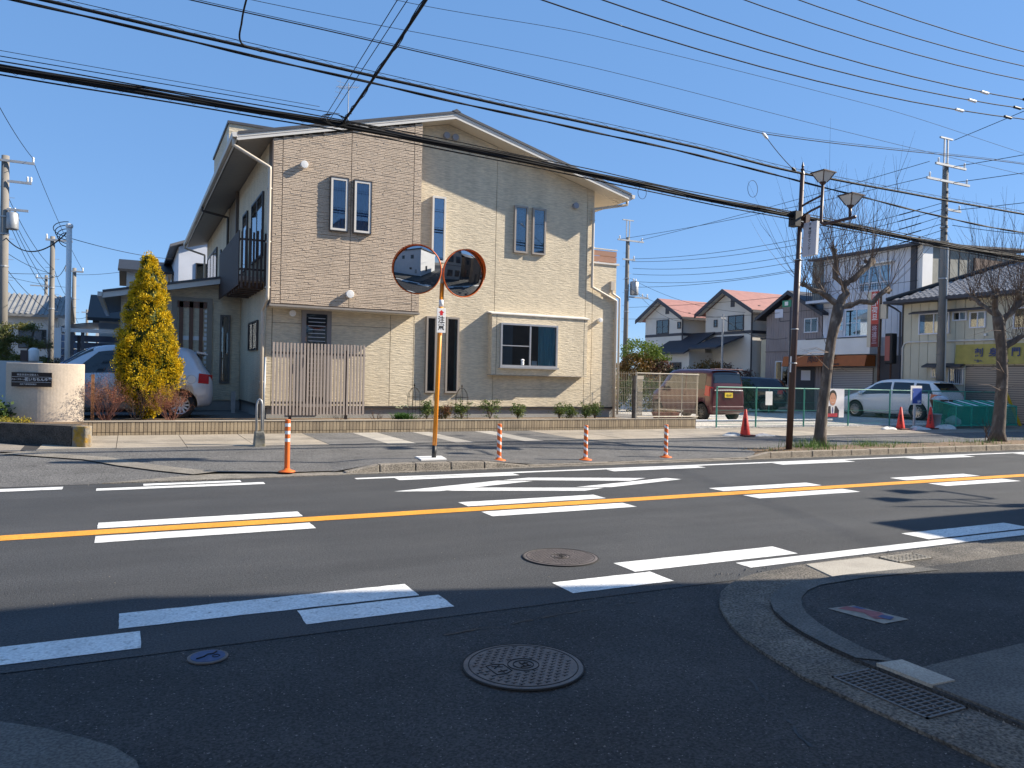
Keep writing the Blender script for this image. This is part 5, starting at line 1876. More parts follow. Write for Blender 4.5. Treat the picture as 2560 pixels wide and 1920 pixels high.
street_tree('bare pollarded tree before the green net boxes', (20.85, Y1, .1),
            ([(20.85, Y1, .05), (20.87, Y1, .4), (20.95, Y1, 1.1), (21.0, Y1, 1.9), (20.92, Y1, 2.7), (20.78, Y1, 3.3), (20.72, Y1, 3.5)], [.27, .175, .15, .14, .13, .145, .13]),
            [([(20.75, Y1, 3.4), (20.6, Y1, 3.75), (20.4, Y1 - .1, 4.0)], .11, .08), ([(20.78, Y1, 3.3), (21.1, Y1 - .1, 3.6), (21.4, Y1 - .2, 3.95), (21.3, Y1 - .2, 4.15)], .12, .08),
             ([(20.98, Y1, 2.6), (21.3, Y1 - .1, 2.85), (21.6, Y1 - .2, 3.02), (22.1, Y1 - .3, 2.95)], .1, .07), ([(20.8, Y1, 3.4), (20.9, Y1 + .5, 3.8), (21.0, Y1 + .9, 4.1)], .09, .06),
             ([(21.3, Y1 - .2, 3.8), (21.7, Y1 - .3, 4.0), (22.1, Y1 - .3, 4.15)], .08, .06)], 240, 12, low=((20.8, Y1 - .15, 2.0), (20.8, Y1 - .1, 1.5), (20.9, Y1 - .1, 3.1)))
street_tree('bare pollarded tree farther along the verge', (28.2, Y1, .1),
            ([(28.2, Y1, .05), (28.25, Y1, .4), (28.3, Y1, 2.0), (28.2, Y1, 3.3)], [.22, .17, .15, .14]),
            [([(28.2, Y1, 3.2), (28.5, Y1, 3.7), (28.8, Y1, 4.0)], .1, .07), ([(28.2, Y1, 3.2), (27.8, Y1, 3.7), (27.6, Y1, 4.1)], .1, .07)], 70, 13)
random.seed(21)
t = thing('fallen_sprig', 'bare sprig sprouting at the foot of the second street tree', 'shrub', (20.0, 12.5, .11))
mb = MB()
en = []
for i in range(5):
    grow(mb, (20.1 + U(-.2, .2), 12.4, .1), (U(-.8, .5), U(-.3, .3), .8), .5, .012, 1, en, .5, (1, 3), .1, 4)
mb.build('branches', TWIGD, t)


# ---- leafy masses
def leafy(name, label, cat, blobs, size, m, n, stem=None, group=None, mats=None):
    """crown of leaf-sized faces in several uneven blobs (given unscaled, then scaled about the camera)"""
    FAR[0] = True
    t = thing(name, label, cat, (blobs[0][0], blobs[0][1], .1), 0, group)
    FAR[0] = False
    mbs = MB()
    for (x, y, z, rx, ry, rz_, mi) in blobs:
        c = Vector((x * .84, y * .84, z * .84 + .249))
        for _ in range(int(n / len(blobs) / 14)):
            d = Vector((random.gauss(0, 1), random.gauss(0, 1), random.gauss(0, 1))).normalized()
            f = U(.55, 1.06)
            q = c + Vector((d.x * rx, d.y * ry, d.z * rz_)) * f * .84
            for _ in range(14):
                leaves(mbs, [q + Vector((random.gauss(0, size), random.gauss(0, size), random.gauss(0, size * .8)))], size, m=mi, aspect=.55)
    mbs.build('crown', mats or m, t)
    if stem:
        FAR[0] = True
        for s in stem:
            MB().tube(s[0], s[1], 7).build('trunk', BARK, t)
        FAR[0] = False
    return t


LG = leafmat('leaf_green', (0.09, 0.16, 0.02), (0.16, 0.2, 0.03), scale=3)
LO = leafmat('leaf_orange', (0.24, 0.12, 0.03), (0.12, 0.1, 0.03), scale=3)
LR = leafmat('leaf_red', (0.14, 0.05, 0.04), (0.08, 0.07, 0.04), scale=3)
LD = leafmat('leaf_dark', (0.03, 0.06, 0.015), (0.06, 0.1, 0.025), scale=3)
LP = leafmat('pine', (0.1, 0.13, 0.035), (0.2, 0.18, 0.05), scale=3)
leafy('garden_bush', 'large rounded bush, green on top and orange below, behind the mesh fence', 'bush',
      [(27.5, 38, 3.3, 1.2, 1.2, .7, 0), (28.5, 38, 2.9, .9, 1, .7, 0), (27, 37.6, 2.4, 1.1, 1, .8, 1), (28.3, 37.5, 2.2, 1, 1, .7, 2), (27.6, 37.2, 1.5, 1.4, .8, .8, 1), (29.2, 37.6, 1.7, .8, .8, .7, 0), (26.2, 37.6, 1.8, .6, .6, .9, 1)], .11, None, 15000, mats=[LG, LO, LR],
      stem=[([(27.5, 38, 0), (27.5, 38, 2.6)], [.1, .05])])
leafy('garden_bush', 'orange brown bush before the dark porch roof', 'bush', [(32.0, 37, 2.2, .9, .8, .7, 1), (33.2, 37, 2.0, 1.0, .8, .7, 2), (30.6, 36.8, 1.6, 1.1, .7, .8, 0), (34.2, 36.5, 1.6, .8, .7, .8, 2), (32.2, 36.6, 1.2, 1.6, .7, .8, 0)], .1, None, 11000, mats=[LD, LO, LR])
leafy('hedge', 'low dark hedge along the back of the parking lot', 'hedge', [(18 + i * 1.0, 31 + U(-.2, .2), .9, .75, .5, .8, 0) for i in range(13)], .1, LD, 14000)
# ================================================================== CARS
def cat_rom(P, y):
    ys = [p[0] for p in P]
    if y <= ys[0]:
        return P[0][1:]
    if y >= ys[-1]:
        return P[-1][1:]
    i = max(k for k in range(len(ys) - 1) if ys[k] <= y)
    t = (y - ys[i]) / (ys[i + 1] - ys[i])
    p1, p2 = P[i], P[i + 1]
    p0 = P[max(0, i - 1)]
    p3 = P[min(len(P) - 1, i + 2)]
    out = []
    for k in range(1, len(p1)):
        h = ys[i + 1] - ys[i]
        m1 = (p2[k] - p0[k]) / max(1e-6, p2[0] - p0[0]) * h
        m2 = (p3[k] - p1[k]) / max(1e-6, p3[0] - p1[0]) * h
        # keep it from overshooting
        d = p2[k] - p1[k]
        if d == 0 or m1 * d < 0:
            m1 = 0
        if d == 0 or m2 * d < 0:
            m2 = 0
        m1 = max(-3 * abs(d), min(3 * abs(d), m1))
        m2 = max(-3 * abs(d), min(3 * abs(d), m2))
        t2, t3 = t * t, t * t * t
        out.append((2 * t3 - 3 * t2 + 1) * p1[k] + (t3 - 2 * t2 + t) * m1 + (-2 * t3 + 3 * t2) * p2[k] + (t3 - t2) * m2)
    return out


def section(P, y):
    zl, zb, zt, w, wr = cat_rom(P, y)
    g = zt - zb
    return [(0, zl), (.8 * w, zl), (.95 * w, zl + .06), (w, zl + .42 * (zb - zl)), (.99 * w, zl + .75 * (zb - zl)), (.965 * w, zb), ((.955 * w + wr) / 2 + .01 * w, zb + .5 * g), (wr, zt - .16 * g), (wr * .9, zt - .05 * g), (wr * .6, zt - .012 * g), (0, zt)]


def car(name, label, loc, rz, P, wheels, wr_, paint, side, front, rear, rimm, tail, spokes=10, extra=None, roofm=None):
    FAR[0] = True
    t = thing(name, label, 'car', loc, rz)
    FAR[0] = False
    y0, y1 = P[0][0], P[-1][0]
    N = 60
    ys = [y0 + (y1 - y0) * (.5 - .5 * math.cos(PI * i / N)) * .5 + (y1 - y0) * i / N * .5 for i in range(N + 1)]
    mb = MB()
    rows = []
    for y in ys:
        s = section(P, y)
        rows.append([(-x, y, z) for x, z in s[::-1]] + [(x, y, z) for x, z in s[1:]])
    m = len(rows[0])
    vs = [p for r_ in rows for p in r_]
    fs = []
    mi = []
    for i in range(N):
        for j in range(m - 1):
            fs.append((i * m + j, i * m + j + 1, (i + 1) * m + j + 1, (i + 1) * m + j))
            mi.append(1 if (roofm and (j < 3 or j > m - 5) and rows[i][0][2] > P[len(P) // 2][2] + .3) else 0)
    fs.append(tuple(range(m - 1, -1, -1)))
    fs.append(tuple(N * m + j for j in range(m)))
    # close the underside seam: first and last point of each row are both top centre -> weld
    bm = bmesh.new()
    bv = [bm.verts.new(p) for p in vs]
    for k, f in enumerate(fs):
        try:
            fc = bm.faces.new([bv[i] for i in f])
            fc.smooth = k < len(fs) - 2
            if k < len(mi):
                fc.material_index = mi[k]
        except ValueError:
            pass
    bmesh.ops.remove_doubles(bm, verts=bm.verts, dist=.0005)
    bmesh.ops.recalc_face_normals(bm, faces=bm.faces)
    me = bpy.data.meshes.new('body')
    bm.to_mesh(me)
    bm.free()
    me.materials.append(paint)
    me.materials.append(roofm or paint)
    me.materials.append(BLACK)
    body = bpy.data.objects.new('body', me)
    COL.objects.link(body)
    W_ = max(p[4] for p in P)
    cut = []
    for wy in wheels:
        for s in (-1, 1):
            c = MB().lathe([(wr_ + .055, -.26), (wr_ + .055, .26)], c=(s * (W_ - .06), wy, wr_ + .01), n=32, axis=(1, 0, 0)).build('cutter', BLACK, None, local=True)
            b = body.modifiers.new('cut', 'BOOLEAN')
            b.operation = 'DIFFERENCE'
            b.solver = 'EXACT'
            b.object = c
            b.material_mode = 'TRANSFER'
            cut.append(c)
    dg = bpy.context.evaluated_depsgraph_get()
    me2 = bpy.data.meshes.new_from_object(body.evaluated_get(dg))
    bpy.data.objects.remove(body)
    for c in cut:
        bpy.data.objects.remove(c)
    me2.name = 'body'
    bo = link('body', me2, t, True)

    def pt(y, f, s, off=.007):
        """point on the side glass: f 0 belt .. 1 roof edge"""
        q = section(P, y)
        a, b, c = q[5], q[6], q[7]
        if f < .5:
            x, z = a[0] + (b[0] - a[0]) * f * 2, a[1] + (b[1] - a[1]) * f * 2
        else:
            x, z = b[0] + (c[0] - b[0]) * (f * 2 - 1), b[1] + (c[1] - b[1]) * (f * 2 - 1)
        return (s * (x + off), y, z + .002)
    CG = mat('car_glass', (0.012, 0.016, 0.02), .05, spec=.9)
    for (ba, bb, ta, tb) in side:
        for s in (-1, 1):
            mb = MB()
            n = 8
            for i in range(n):
                for j in range(4):
                    q = []
                    for (a, b) in ((i, j), (i + 1, j), (i + 1, j + 1), (i, j + 1)):
                        f = .06 + .86 * b / 4
                        ya = ba + (ta - ba) * b / 4
                        yb = bb + (tb - bb) * b / 4
                        q.append(pt(ya + (yb - ya) * a / n, f, s))
                    mb._add(q, [(0, 1, 2, 3)])
            mb.build('side_window', CG, bo, local=True, smooth=True)

    def toppatch(ya, yb, tmax, name):
        mb = MB()
        n = 12
        ts = [-tmax + 2 * tmax * i / 14 for i in range(15)]

        def tpnt(y, tt):
            q = section(P, y)
            L = [q[10], q[9], q[8], q[7], q[6]]
            a = abs(tt) * 4
            i = min(3, int(a))
            f = a - i
            x = L[i][0] + (L[i + 1][0] - L[i][0]) * f
            z = L[i][1] + (L[i + 1][1] - L[i][1]) * f
            return (math.copysign(x, tt), y, z)
        for i in range(n):
            a, b = ya + (yb - ya) * i / n, ya + (yb - ya) * (i + 1) / n
            sl = 1 if yb > ya else -1
            for j in range(14):
                q = [tpnt(a, ts[j]), tpnt(a, ts[j + 1]), tpnt(b, ts[j + 1]), tpnt(b, ts[j])]
                q = [(x, y + (.008 if front_side else -.008), z + .006) for x, y, z in q]
                mb._add(q, [(0, 1, 2, 3)])
        mb.build(name, CG, bo, local=True, smooth=True)
    front_side = True
    toppatch(front[0], front[1], .72, 'windscreen')
    front_side = False
    toppatch(rear[0], rear[1], .72, 'rear_window')
    # wheels
    for wy in wheels:
        for s in (-1, 1):
            x = s * (W_ - .1)
            w = MB().lathe([(wr_ * .66, -.1), (wr_ * .9, -.1), (wr_, -.07), (wr_, .07), (wr_ * .9, .1), (wr_ * .66, .1)], c=(x, wy, wr_), n=32, axis=(1, 0, 0), caps=False).build('wheel', RUBBER, t, local=True, smooth=True)
            mb = MB()
            mb.lathe([(wr_ * .67, -.09), (wr_ * .67, .085), (wr_ * .6, .08), (wr_ * .6, -.02)], c=(x, wy, wr_), n=32, axis=(s, 0, 0), caps=False)
            mb.lathe([(wr_ * .14, -.02), (wr_ * .14, .07), (wr_ * .1, .08), (.002, .08)], c=(x, wy, wr_), n=12, axis=(s, 0, 0), caps=False)
            for k in range(spokes):
                a = 2 * PI * k / spokes
                d = Vector((0, math.cos(a), math.sin(a)))
                e = Vector((0, -math.sin(a), math.cos(a)))
                c = Vector((x, wy, wr_))
                o1, o2 = Vector((s * .065, 0, 0)), Vector((s * .075, 0, 0))
                wd = wr_ * .075
                mb._add([c + d * wr_ * .1 + e * wd + o1, c + d * wr_ * .62 + e * wd * .8 + o2, c + d * wr_ * .62 - e * wd * .8 + o2, c + d * wr_ * .1 - e * wd + o1,
                         c + d * wr_ * .1 + e * wd, c + d * wr_ * .62 + e * wd * .8, c + d * wr_ * .62 - e * wd * .8, c + d * wr_ * .1 - e * wd], [(0, 1, 2, 3), (0, 4, 5, 1), (3, 2, 6, 7)])
            mb.build('rim', rimm, w, local=True)
            MB().lathe([(wr_ * .62, -.03), (.01, -.03)], c=(x, wy, wr_), n=20, axis=(s, 0, 0), caps=False).build('brake', BLACK, w, local=True)
    # tail lamps, head lamps, plate, mirrors, handles
    TL = mat('tail_red', (0.4, 0.01, 0.015), .15, spec=.8)
    HL = mat('lamp_clear', (0.6, 0.62, 0.65), .1, spec=.9)
    for s in (-1, 1):
        (ty, tz, tw, th) = tail
        q = []
        for dy, dz in ((0, 0), (.22, .02), (.2, th), (0, th * .9)):
            sec = section(P, ty + dy)
            z = tz + dz
            x = sec[4][0] + .012 if z < sec[5][1] else sec[5][0] + .012
            q.append((s * x, ty + dy, z))
        rearq = [(s * (abs(q[0][0]) - tw), y0 + (ty - y0) * .3 - .01, tz + .02), (s * (abs(q[0][0]) - tw * .8), y0 + (ty - y0) * .3 - .01, tz + th * .85)]
        MB()._add(q + rearq, [(0, 1, 2, 3), (4, 0, 3, 5)]).build('tail_lamp', TL, t, local=True)
        fy = y1 - .22
        sec = section(P, fy)
        MB().lathe([(.02, 0), (.1, .02), (.09, .06), (.02, .075)], c=(s * (sec[5][0] - .1), fy - .02, sec[5][1] - .1), n=12, axis=(s * .4, 1, .3)).build('head_lamp', HL, t, local=True, smooth=True)
        my = side[0][1] - .12
        sec = section(P, my)
        MB().lathe([(.03, -.08), (.09, -.05), (.1, .02), (.06, .08), (.01, .09)], c=(s * (sec[5][0] + .1), my, sec[5][1] + .07), n=10, axis=(0, 1, 0)).build('door_mirror', paint, t, local=True, smooth=True)
        for (ba, bb, ta, tb) in side[:2]:
            sec = section(P, (ba + bb) / 2)
            yb = min(ba, bb)
            MB().box(s * (sec[4][0] + .005) - .012, s * (sec[4][0] + .005) + .012, yb + .02, yb + .18, sec[5][1] - .16, sec[5][1] - .125).build('door_handle', paint, t, local=True)
            mb = MB()
            pts = []
            for k in range(9):
                z = sec[2][1] + .05 + (sec[5][1] - sec[2][1] - .06) * k / 8
                q = section(P, yb - .03)
                x = q[3][0] + (q[4][0] - q[3][0]) * min(1, max(0, (z - q[3][1]) / (q[4][1] - q[3][1]))) if z < q[4][1] else q[4][0] + (q[5][0] - q[4][0]) * (z - q[4][1]) / (q[5][1] - q[4][1])
                if z < q[3][1]:
                    x = q[2][0] + (q[3][0] - q[2][0]) * (z - q[2][1]) / (q[3][1] - q[2][1])
                pts.append((s * (x - .001), yb - .03, z))
            mb.tube(pts, .0045, 4)
            mb.build('door_seam', BLACK, t, local=True)
    if extra:
        extra(t, P, y0, y1, W_)
    return t


def paint(name, c, rough=.25, metal=.0):
    return mat(name, c, rough, metal, coat=.6)


SILVER = paint('paint_silver', (0.56, 0.59, 0.64), .28, .3)
MAROON = paint('paint_maroon', (0.075, 0.016, 0.02), .28, .1)
WHITEC = paint('paint_white', (0.78, 0.78, 0.77), .3)
BLUEC = paint('paint_blue', (0.025, 0.07, 0.22), .25, .3)
DARKC = paint('paint_dark', (0.015, 0.018, 0.03), .2, .2)
RIMS = mat('rim_silver', (0.5, 0.5, 0.51), .3, metal=.8)
RIMD = mat('rim_dark', (0.12, 0.12, 0.125), .35, metal=.7)
# stations: y, bottom, belt, top, half width, roof half width
HATCH = [(-1.98, .42, .72, .86, .62, .5), (-1.93, .3, .9, 1.0, .74, .56), (-1.8, .27, .98, 1.2, .81, .56), (-1.62, .24, 1.0, 1.5, .84, .58), (-1.4, .22, 1.0, 1.6, .85, .6), (-.6, .2, .98, 1.64, .86, .62), (.1, .2, .96, 1.62, .86, .61), (.5, .2, .95, 1.52, .86, .58),
         (.95, .2, .94, 1.22, .85, .57), (1.3, .2, .92, .99, .84, .62), (1.65, .22, .84, .9, .8, .64), (1.88, .27, .7, .78, .7, .6), (1.97, .36, .55, .64, .55, .5)]


def hatch_extra(t, P, y0, y1, W_):
    MB().lathe([(.095, 0), (.095, .004)], c=(-.842, -1.5, .88), n=24, axis=(-1, 0, 0)).build('fuel_flap', SILVER, t, local=True)
    MB().tube([(-.843, -1.5 + .096 * math.cos(k * PI / 12), .88 + .096 * math.sin(k * PI / 12)) for k in range(24)], .003, 4, close=True).build('flap_seam', BLACK, t, local=True)
    MB()._add([(-.56, -1.62, 1.53), (.56, -1.62, 1.53), (.52, -1.86, 1.47), (-.52, -1.86, 1.47), (-.56, -1.62, 1.48), (.56, -1.62, 1.48), (.52, -1.86, 1.44), (-.52, -1.86, 1.44)],
              [(0, 1, 2, 3), (7, 6, 5, 4), (0, 4, 5, 1), (3, 2, 6, 7), (0, 3, 7, 4), (1, 5, 6, 2)]).build('spoiler', SILVER, t, local=True)


car('hatchback_car', 'silver hatchback parked behind the golden cypress', (-.28, 23.25, .28), PI / 2, HATCH, (-1.28, 1.2), .3, SILVER,
    [(-.42, .9, -.38, .35), (-1.35, -.5, -1.1, -.46)], (.98, .45), (-1.92, -1.62), RIMS, (-1.86, .78, .14, .24), 12, hatch_extra)
car('sedan_car', 'blue car parked beyond the silver hatchback', (-.55, 26.6, .28), PI / 2, [(a, b, c, d + .05, e, f) for a, b, c, d, e, f in HATCH], (-1.28, 1.2), .3, BLUEC,
    [(-.42, .9, -.38, .35), (-1.35, -.5, -1.1, -.46)], (.98, .45), (-1.92, -1.62), RIMS, (-1.86, .78, .14, .24), 10)
VAN = [(-1.7, .4, .8, .95, .64, .55), (-1.67, .3, .98, 1.2, .71, .6), (-1.6, .24, 1.0, 1.62, .735, .61), (-1.45, .2, 1.0, 1.7, .738, .63), (-.8, .19, 1.0, 1.74, .738, .64), (.2, .19, .99, 1.74, .738, .63), (.65, .19, .98, 1.66, .735, .6),
       (1.05, .19, .97, 1.25, .73, .6), (1.25, .2, .96, 1.05, .72, .6), (1.5, .22, .88, .95, .68, .58), (1.64, .27, .72, .8, .6, .52), (1.7, .36, .55, .62, .5, .45)]


def van_extra(t, P, y0, y1, W_):
    pl = MB().box(-.17, .17, -1.735, -1.715, .78, .95).build('number_plate', mat('plate_yellow', (0.7, 0.5, 0.02), .5), t, local=True)
    text('43-47', .1, SBLK, frame((0, -1.738, .85), (1, 0, 0), (0, 0, 1)), pl, local=True, bold=.002)
    MB().tube([(-.6, -1.725, 1.02), (0, -1.74, 1.03), (.6, -1.725, 1.02)], .016, 6).build('chrome_strip', ALU, t, local=True)
    MB().box(-.69, .69, -1.73, -1.6, .3, .5).build('bumper', MAROON, t, local=True, bevel=.03)
    for s in (-1, 1):
        MB().box(s * .74 - .004, s * .74 + .004, -.3, 1.0, .25, .3).build('sill_trim', ALU, t, local=True)
    MB().box(-.62, .62, -1.7, -1.5, 1.7, 1.74).build('roof_spoiler', MAROON, t, local=True, bevel=.012)


car('maroon_van', 'tall maroon kei van with a yellow number plate behind the fence', (21.3, 25.5, .03), 0, VAN, (-1.2, 1.2), .285, MAROON,
    [(-.35, .85, -.32, .5), (-1.38, -.42, -1.36, -.38)], (1.0, .62), (-1.66, -1.6), RIMD, (-1.6, .82, .12, .36), 10, van_extra, None)
MPV = [(-2.25, .42, .75, .88, .66, .55), (-2.2, .3, .92, 1.02, .78, .6), (-2.05, .26, .98, 1.25, .84, .6), (-1.8, .23, 1.0, 1.48, .87, .62), (-1.3, .2, .98, 1.54, .88, .64), (-.4, .19, .96, 1.58, .88, .65), (.3, .19, .94, 1.55, .88, .63), (.8, .19, .92, 1.38, .875, .6),
       (1.35, .19, .9, 1.08, .865, .62), (1.7, .2, .86, .93, .84, .66), (2.0, .22, .76, .82, .78, .64), (2.18, .27, .62, .7, .66, .56), (2.25, .36, .5, .56, .5, .45)]


def mpv_extra(t, P, y0, y1, W_):
    MB().box(-.17, .17, -2.275, -2.255, .68, .84).build('number_plate', WHITE, t, local=True)
    MB().box(-.6, .6, -2.08, -1.85, 1.43, 1.46).build('roof_spoiler', WHITEC, t, local=True, bevel=.01)


car('white_estate_car', 'white estate car parked behind the fence near the red cones', (33.1, 24.75, .03), R(2), MPV, (-1.38, 1.36), .32, WHITEC,
    [(-.2, 1.2, -.16, .6), (-1.15, -.3, -1.1, -.26), (-1.95, -1.25, -1.7, -1.2)], (1.36, .72), (-2.15, -1.82), RIMS, (-2.1, .82, .16, .2), 10, mpv_extra)
car('dark_car', 'dark glossy car parked behind the back fence', (29.9, 32.2, .03), R(35), MPV, (-1.38, 1.36), .32, DARKC,
    [(-.2, 1.2, -.16, .6), (-1.15, -.3, -1.1, -.26)], (1.36, .72), (-2.15, -1.82), RIMD, (-2.1, .82, .16, .2), 10)
# ================================================================== BACKGROUND BUILDINGS (coordinates before K scales them about the camera)
FAR[0] = True
BLUEW = mat('siding_bluewhite', (0.62, 0.65, 0.72), .7, var=.08, vscale=1)
BLUEJ = mat('siding_bluejoint', (0.3, 0.32, 0.38), .7)
CREAM = mat('siding_cream', (0.56, 0.52, 0.4), .7, var=.08, vscale=1)
CREAMJ = mat('siding_creamjoint', (0.33, 0.3, 0.24), .7)
MAUVE = mat('siding_mauve', (0.29, 0.25, 0.25), .7, var=.1, vscale=1)
MAUVEJ = mat('siding_mauvejoint', (0.18, 0.155, 0.155), .7)
OFFW = mat('offwhite_wall', (0.62, 0.6, 0.56), .7, var=.06, vscale=1)
NAVY = mat('navy_trim', (0.05, 0.052, 0.065), .6)
PINK = mat('pink_roof', (0.33, 0.155, 0.13), .7, var=.15, vscale=3, bump=.3, bscale=12)
NAVYR = mat('navy_roof', (0.03, 0.032, 0.045), .6, var=.2, vscale=2, stretch=(1, 1, 8), bump=.3, bscale=4)
SHUT = mat('shutter', (0.42, 0.42, 0.44), .5, metal=.3)
SHUTB = mat('shutter_brown', (0.3, 0.26, 0.22), .5, metal=.2)
WFR = mat('white_frame', (0.66, 0.68, 0.74), .4)
GREYW = mat('grey_concrete_wall', (0.27, 0.27, 0.24), .85, var=.15, vscale=4)
BLKR = mat('black_roof', (0.02, 0.021, 0.024), .6, var=.2, vscale=2)


def lwin(parent, Ux, v0, v1, z0, z1, fm=WFR, mull=1, trans=0, cur=True, out=.07):
    """window in a wall that faces the street on the left"""
    w = window(parent, 'l', Ux, v0, v1, z0, z1, fm=fm, out=out, fw=.06, mull=[v0 + (v1 - v0) * (k + 1) / (mull + 1) for k in range(mull)], trans=[((z0 + z1) / 2, v0 + .05, v1 - .05)] if trans else (),
               curtain=[(v0 + .06, v0 + (v1 - v0) * .45)] if cur else None, cm=mat('net_white', (0.4, 0.43, 0.47), .9), gm=GL)
    return w


def ribs(parent, Ux, v0, v1, z0, z1, step, m):
    """siding boards on a wall facing left, with real grooves"""
    v = v0
    k = 0
    while v < v1 - .02:
        e = min(v1, v + step)
        MB().box(Ux, Ux + .03, v + .012, e - .012, z0, z1 if not callable(z1) else min(z1(v), z1(e))).build('siding_board', m, parent)
        v = e


# ---- cream shop house
t = thing('cream_shop_house', 'cream two-storey shop house with grey tiled roof and a yellow sign', 'house', (36, 22, 0))
UX = 35.0
MB().box(UX + .031, 42, 15, 26.05, 0, 5.85).build('wall', CREAMJ, t)
ribs(t, UX, 15, 26.05, 0, 5.85, .46, CREAM)
MB().box(UX - .01, UX + .5, 26.0, 26.1, 0, 5.8).build('corner_trim', DARKFR, t)
for a in ((25.15, 23.56, 4.13, 5.17, 1), (23.41, 22.71, 4.71, 5.15, 1), (22.58, 21.82, 4.33, 5.1, 1), (20.6, 19.4, 4.2, 5.15, 1)):
    lwin(t, UX, a[1], a[0], a[2], a[3], WFR, a[4])
MB().prism([(UX - .35, 5.2), (UX, 5.3), (UX, 5.24), (UX - .35, 5.14)], 'y', 21.6, 25.5).build('window_hood', NAVY, t)
MB().prism([(UX - .4, 2.58), (UX, 2.72), (UX, 2.64), (UX - .4, 2.5)], 'y', 22.75, 24.7).build('window_hood', NAVY, t)
for a, b, z0 in ((24.43, 24.05, 2.02), (23.54, 22.8, 1.7)):
    w = lwin(t, UX, b, a, z0, 2.5, FASC, 0, cur=False)
    k = b + .08
    while k < a - .04:
        MB().box(UX - .1, UX - .08, k, k + .015, z0, 2.5).build('window_bar', WFR, w)
        k += .1
sh = MB().box(UX - .01, UX + .02, 16, 22.72, 0, 2.6).build('shutter', DARKFR, t)
z = .05
sl = None
while z < 2.55:
    if sl is None:
        sl = MB().box(UX - .03, UX - .012, 16.05, 22.68, .05, .13).build('shutter_slat', SHUTB, sh)
    else:
        c = sl.copy()
        COL.objects.link(c)
        c.location.z = (z - .05) * .84
    z += .1
YSG = mat('sign_yellow', (0.4, 0.33, 0.08), .6, var=.15, vscale=3)
sg = MB().prism([(UX - .12, 2.66), (UX - .002, 2.66), (UX - .002, 3.58), (UX - .05, 3.58)], 'y', 17, 23.2).build('sign_board', YSG, t)
NVL = mat('navy_letters', (0.03, 0.05, 0.16), .6)
text('刺', .42, NVL, frame((UX - .13, 22.05, 3.17), (0, -1, 0), (.05, 0, 1)), sg, bold=.008)
text('身', .42, NVL, frame((UX - .13, 21.4, 3.17), (0, -1, 0), (.05, 0, 1)), sg, bold=.008)
text('専', .42, NVL, frame((UX - .13, 20.95, 3.17), (0, -1, 0), (.05, 0, 1)), sg, bold=.008)
text('門', .42, NVL, frame((UX - .13, 20.4, 3.17), (0, -1, 0), (.05, 0, 1)), sg, bold=.008)
text('℡金へ', .15, NVL, frame((UX - .15, 22.05, 2.8), (0, -1, 0), (.05, 0, 1)), sg, bold=.003)
text('2928', .15, NVL, frame((UX - .15, 20.85, 2.8), (0, -1, 0), (.05, 0, 1)), sg, bold=.003)
MB().tube([(UX - .05, 26.0, .2), (UX - .05, 26.0, 3.5), (UX - .05, 25.9, 3.72), (UX - .05, 25.7, 3.78), (UX - .05, 17, 3.75)], .045, 8).build('conduit', FASC, t, smooth=True)
MB().box(UX - .12, UX - .02, 21.75, 21.85, 3.95, 4.05).build('lamp', WHITE, t)
# roof: hip, tiles as pieces on the slope seen
E0, E1 = Vector((UX - .55, 26.6, 5.85)), Vector((UX - .55, 14, 5.85))
R0, R1 = Vector((39, 23.0, 7.75)), Vector((39, 14, 7.75))
rf = MB()._add([E0, E1, R1, R0, (42.5, 26.6, 5.85), (42.5, 14, 5.85), E0 + Vector((0, 0, -.12)), E1 + Vector((0, 0, -.12)), (42.5, 26.6, 5.73), (42.5, 14, 5.73)],
               [(0, 1, 2, 3), (0, 3, 4), (3, 2, 5, 4), (6, 7, 1, 0), (6, 0, 4, 8), (6, 8, 9, 7)]).build('roof', BLKR, t)
MB().tube([E0 + Vector((0, 0, .08)), R0 + Vector((0, 0, .1))], .12, 8).build('hip_ridge', BLKR, rf)
MB().tube([R0 + Vector((0, 0, .1)), R1 + Vector((0, 0, .1))], .13, 8).build('ridge', BLKR, rf)
MB().box(UX - .68, UX - .56, 14, 26.7, 5.72, 5.86).build('gutter', NAVY, rf)
MB().box(UX - .54, UX, 14, 26.5, 5.7, 5.73).build('soffit', NAVY, rf)
MB().tube([(UX - .6, 26.5, 5.7), (UX - .3, 26.3, 5.5), (UX - .06, 26.15, 5.3), (UX - .06, 26.15, 0)], .05, 7).build('downpipe', NAVY, t)
TILE = mat('glazed_tile', (0.24, 0.24, 0.25), .35, var=.2, vscale=5)
sd = (R0 - Vector((UX - .55, 23.0, 5.85)))
sd.y = 0
Ls = sd.length
sd.normalize()
nrm = Vector((-sd.z, 0, sd.x))
rows = 16
cnt = 0
proto = None
rest = MB()
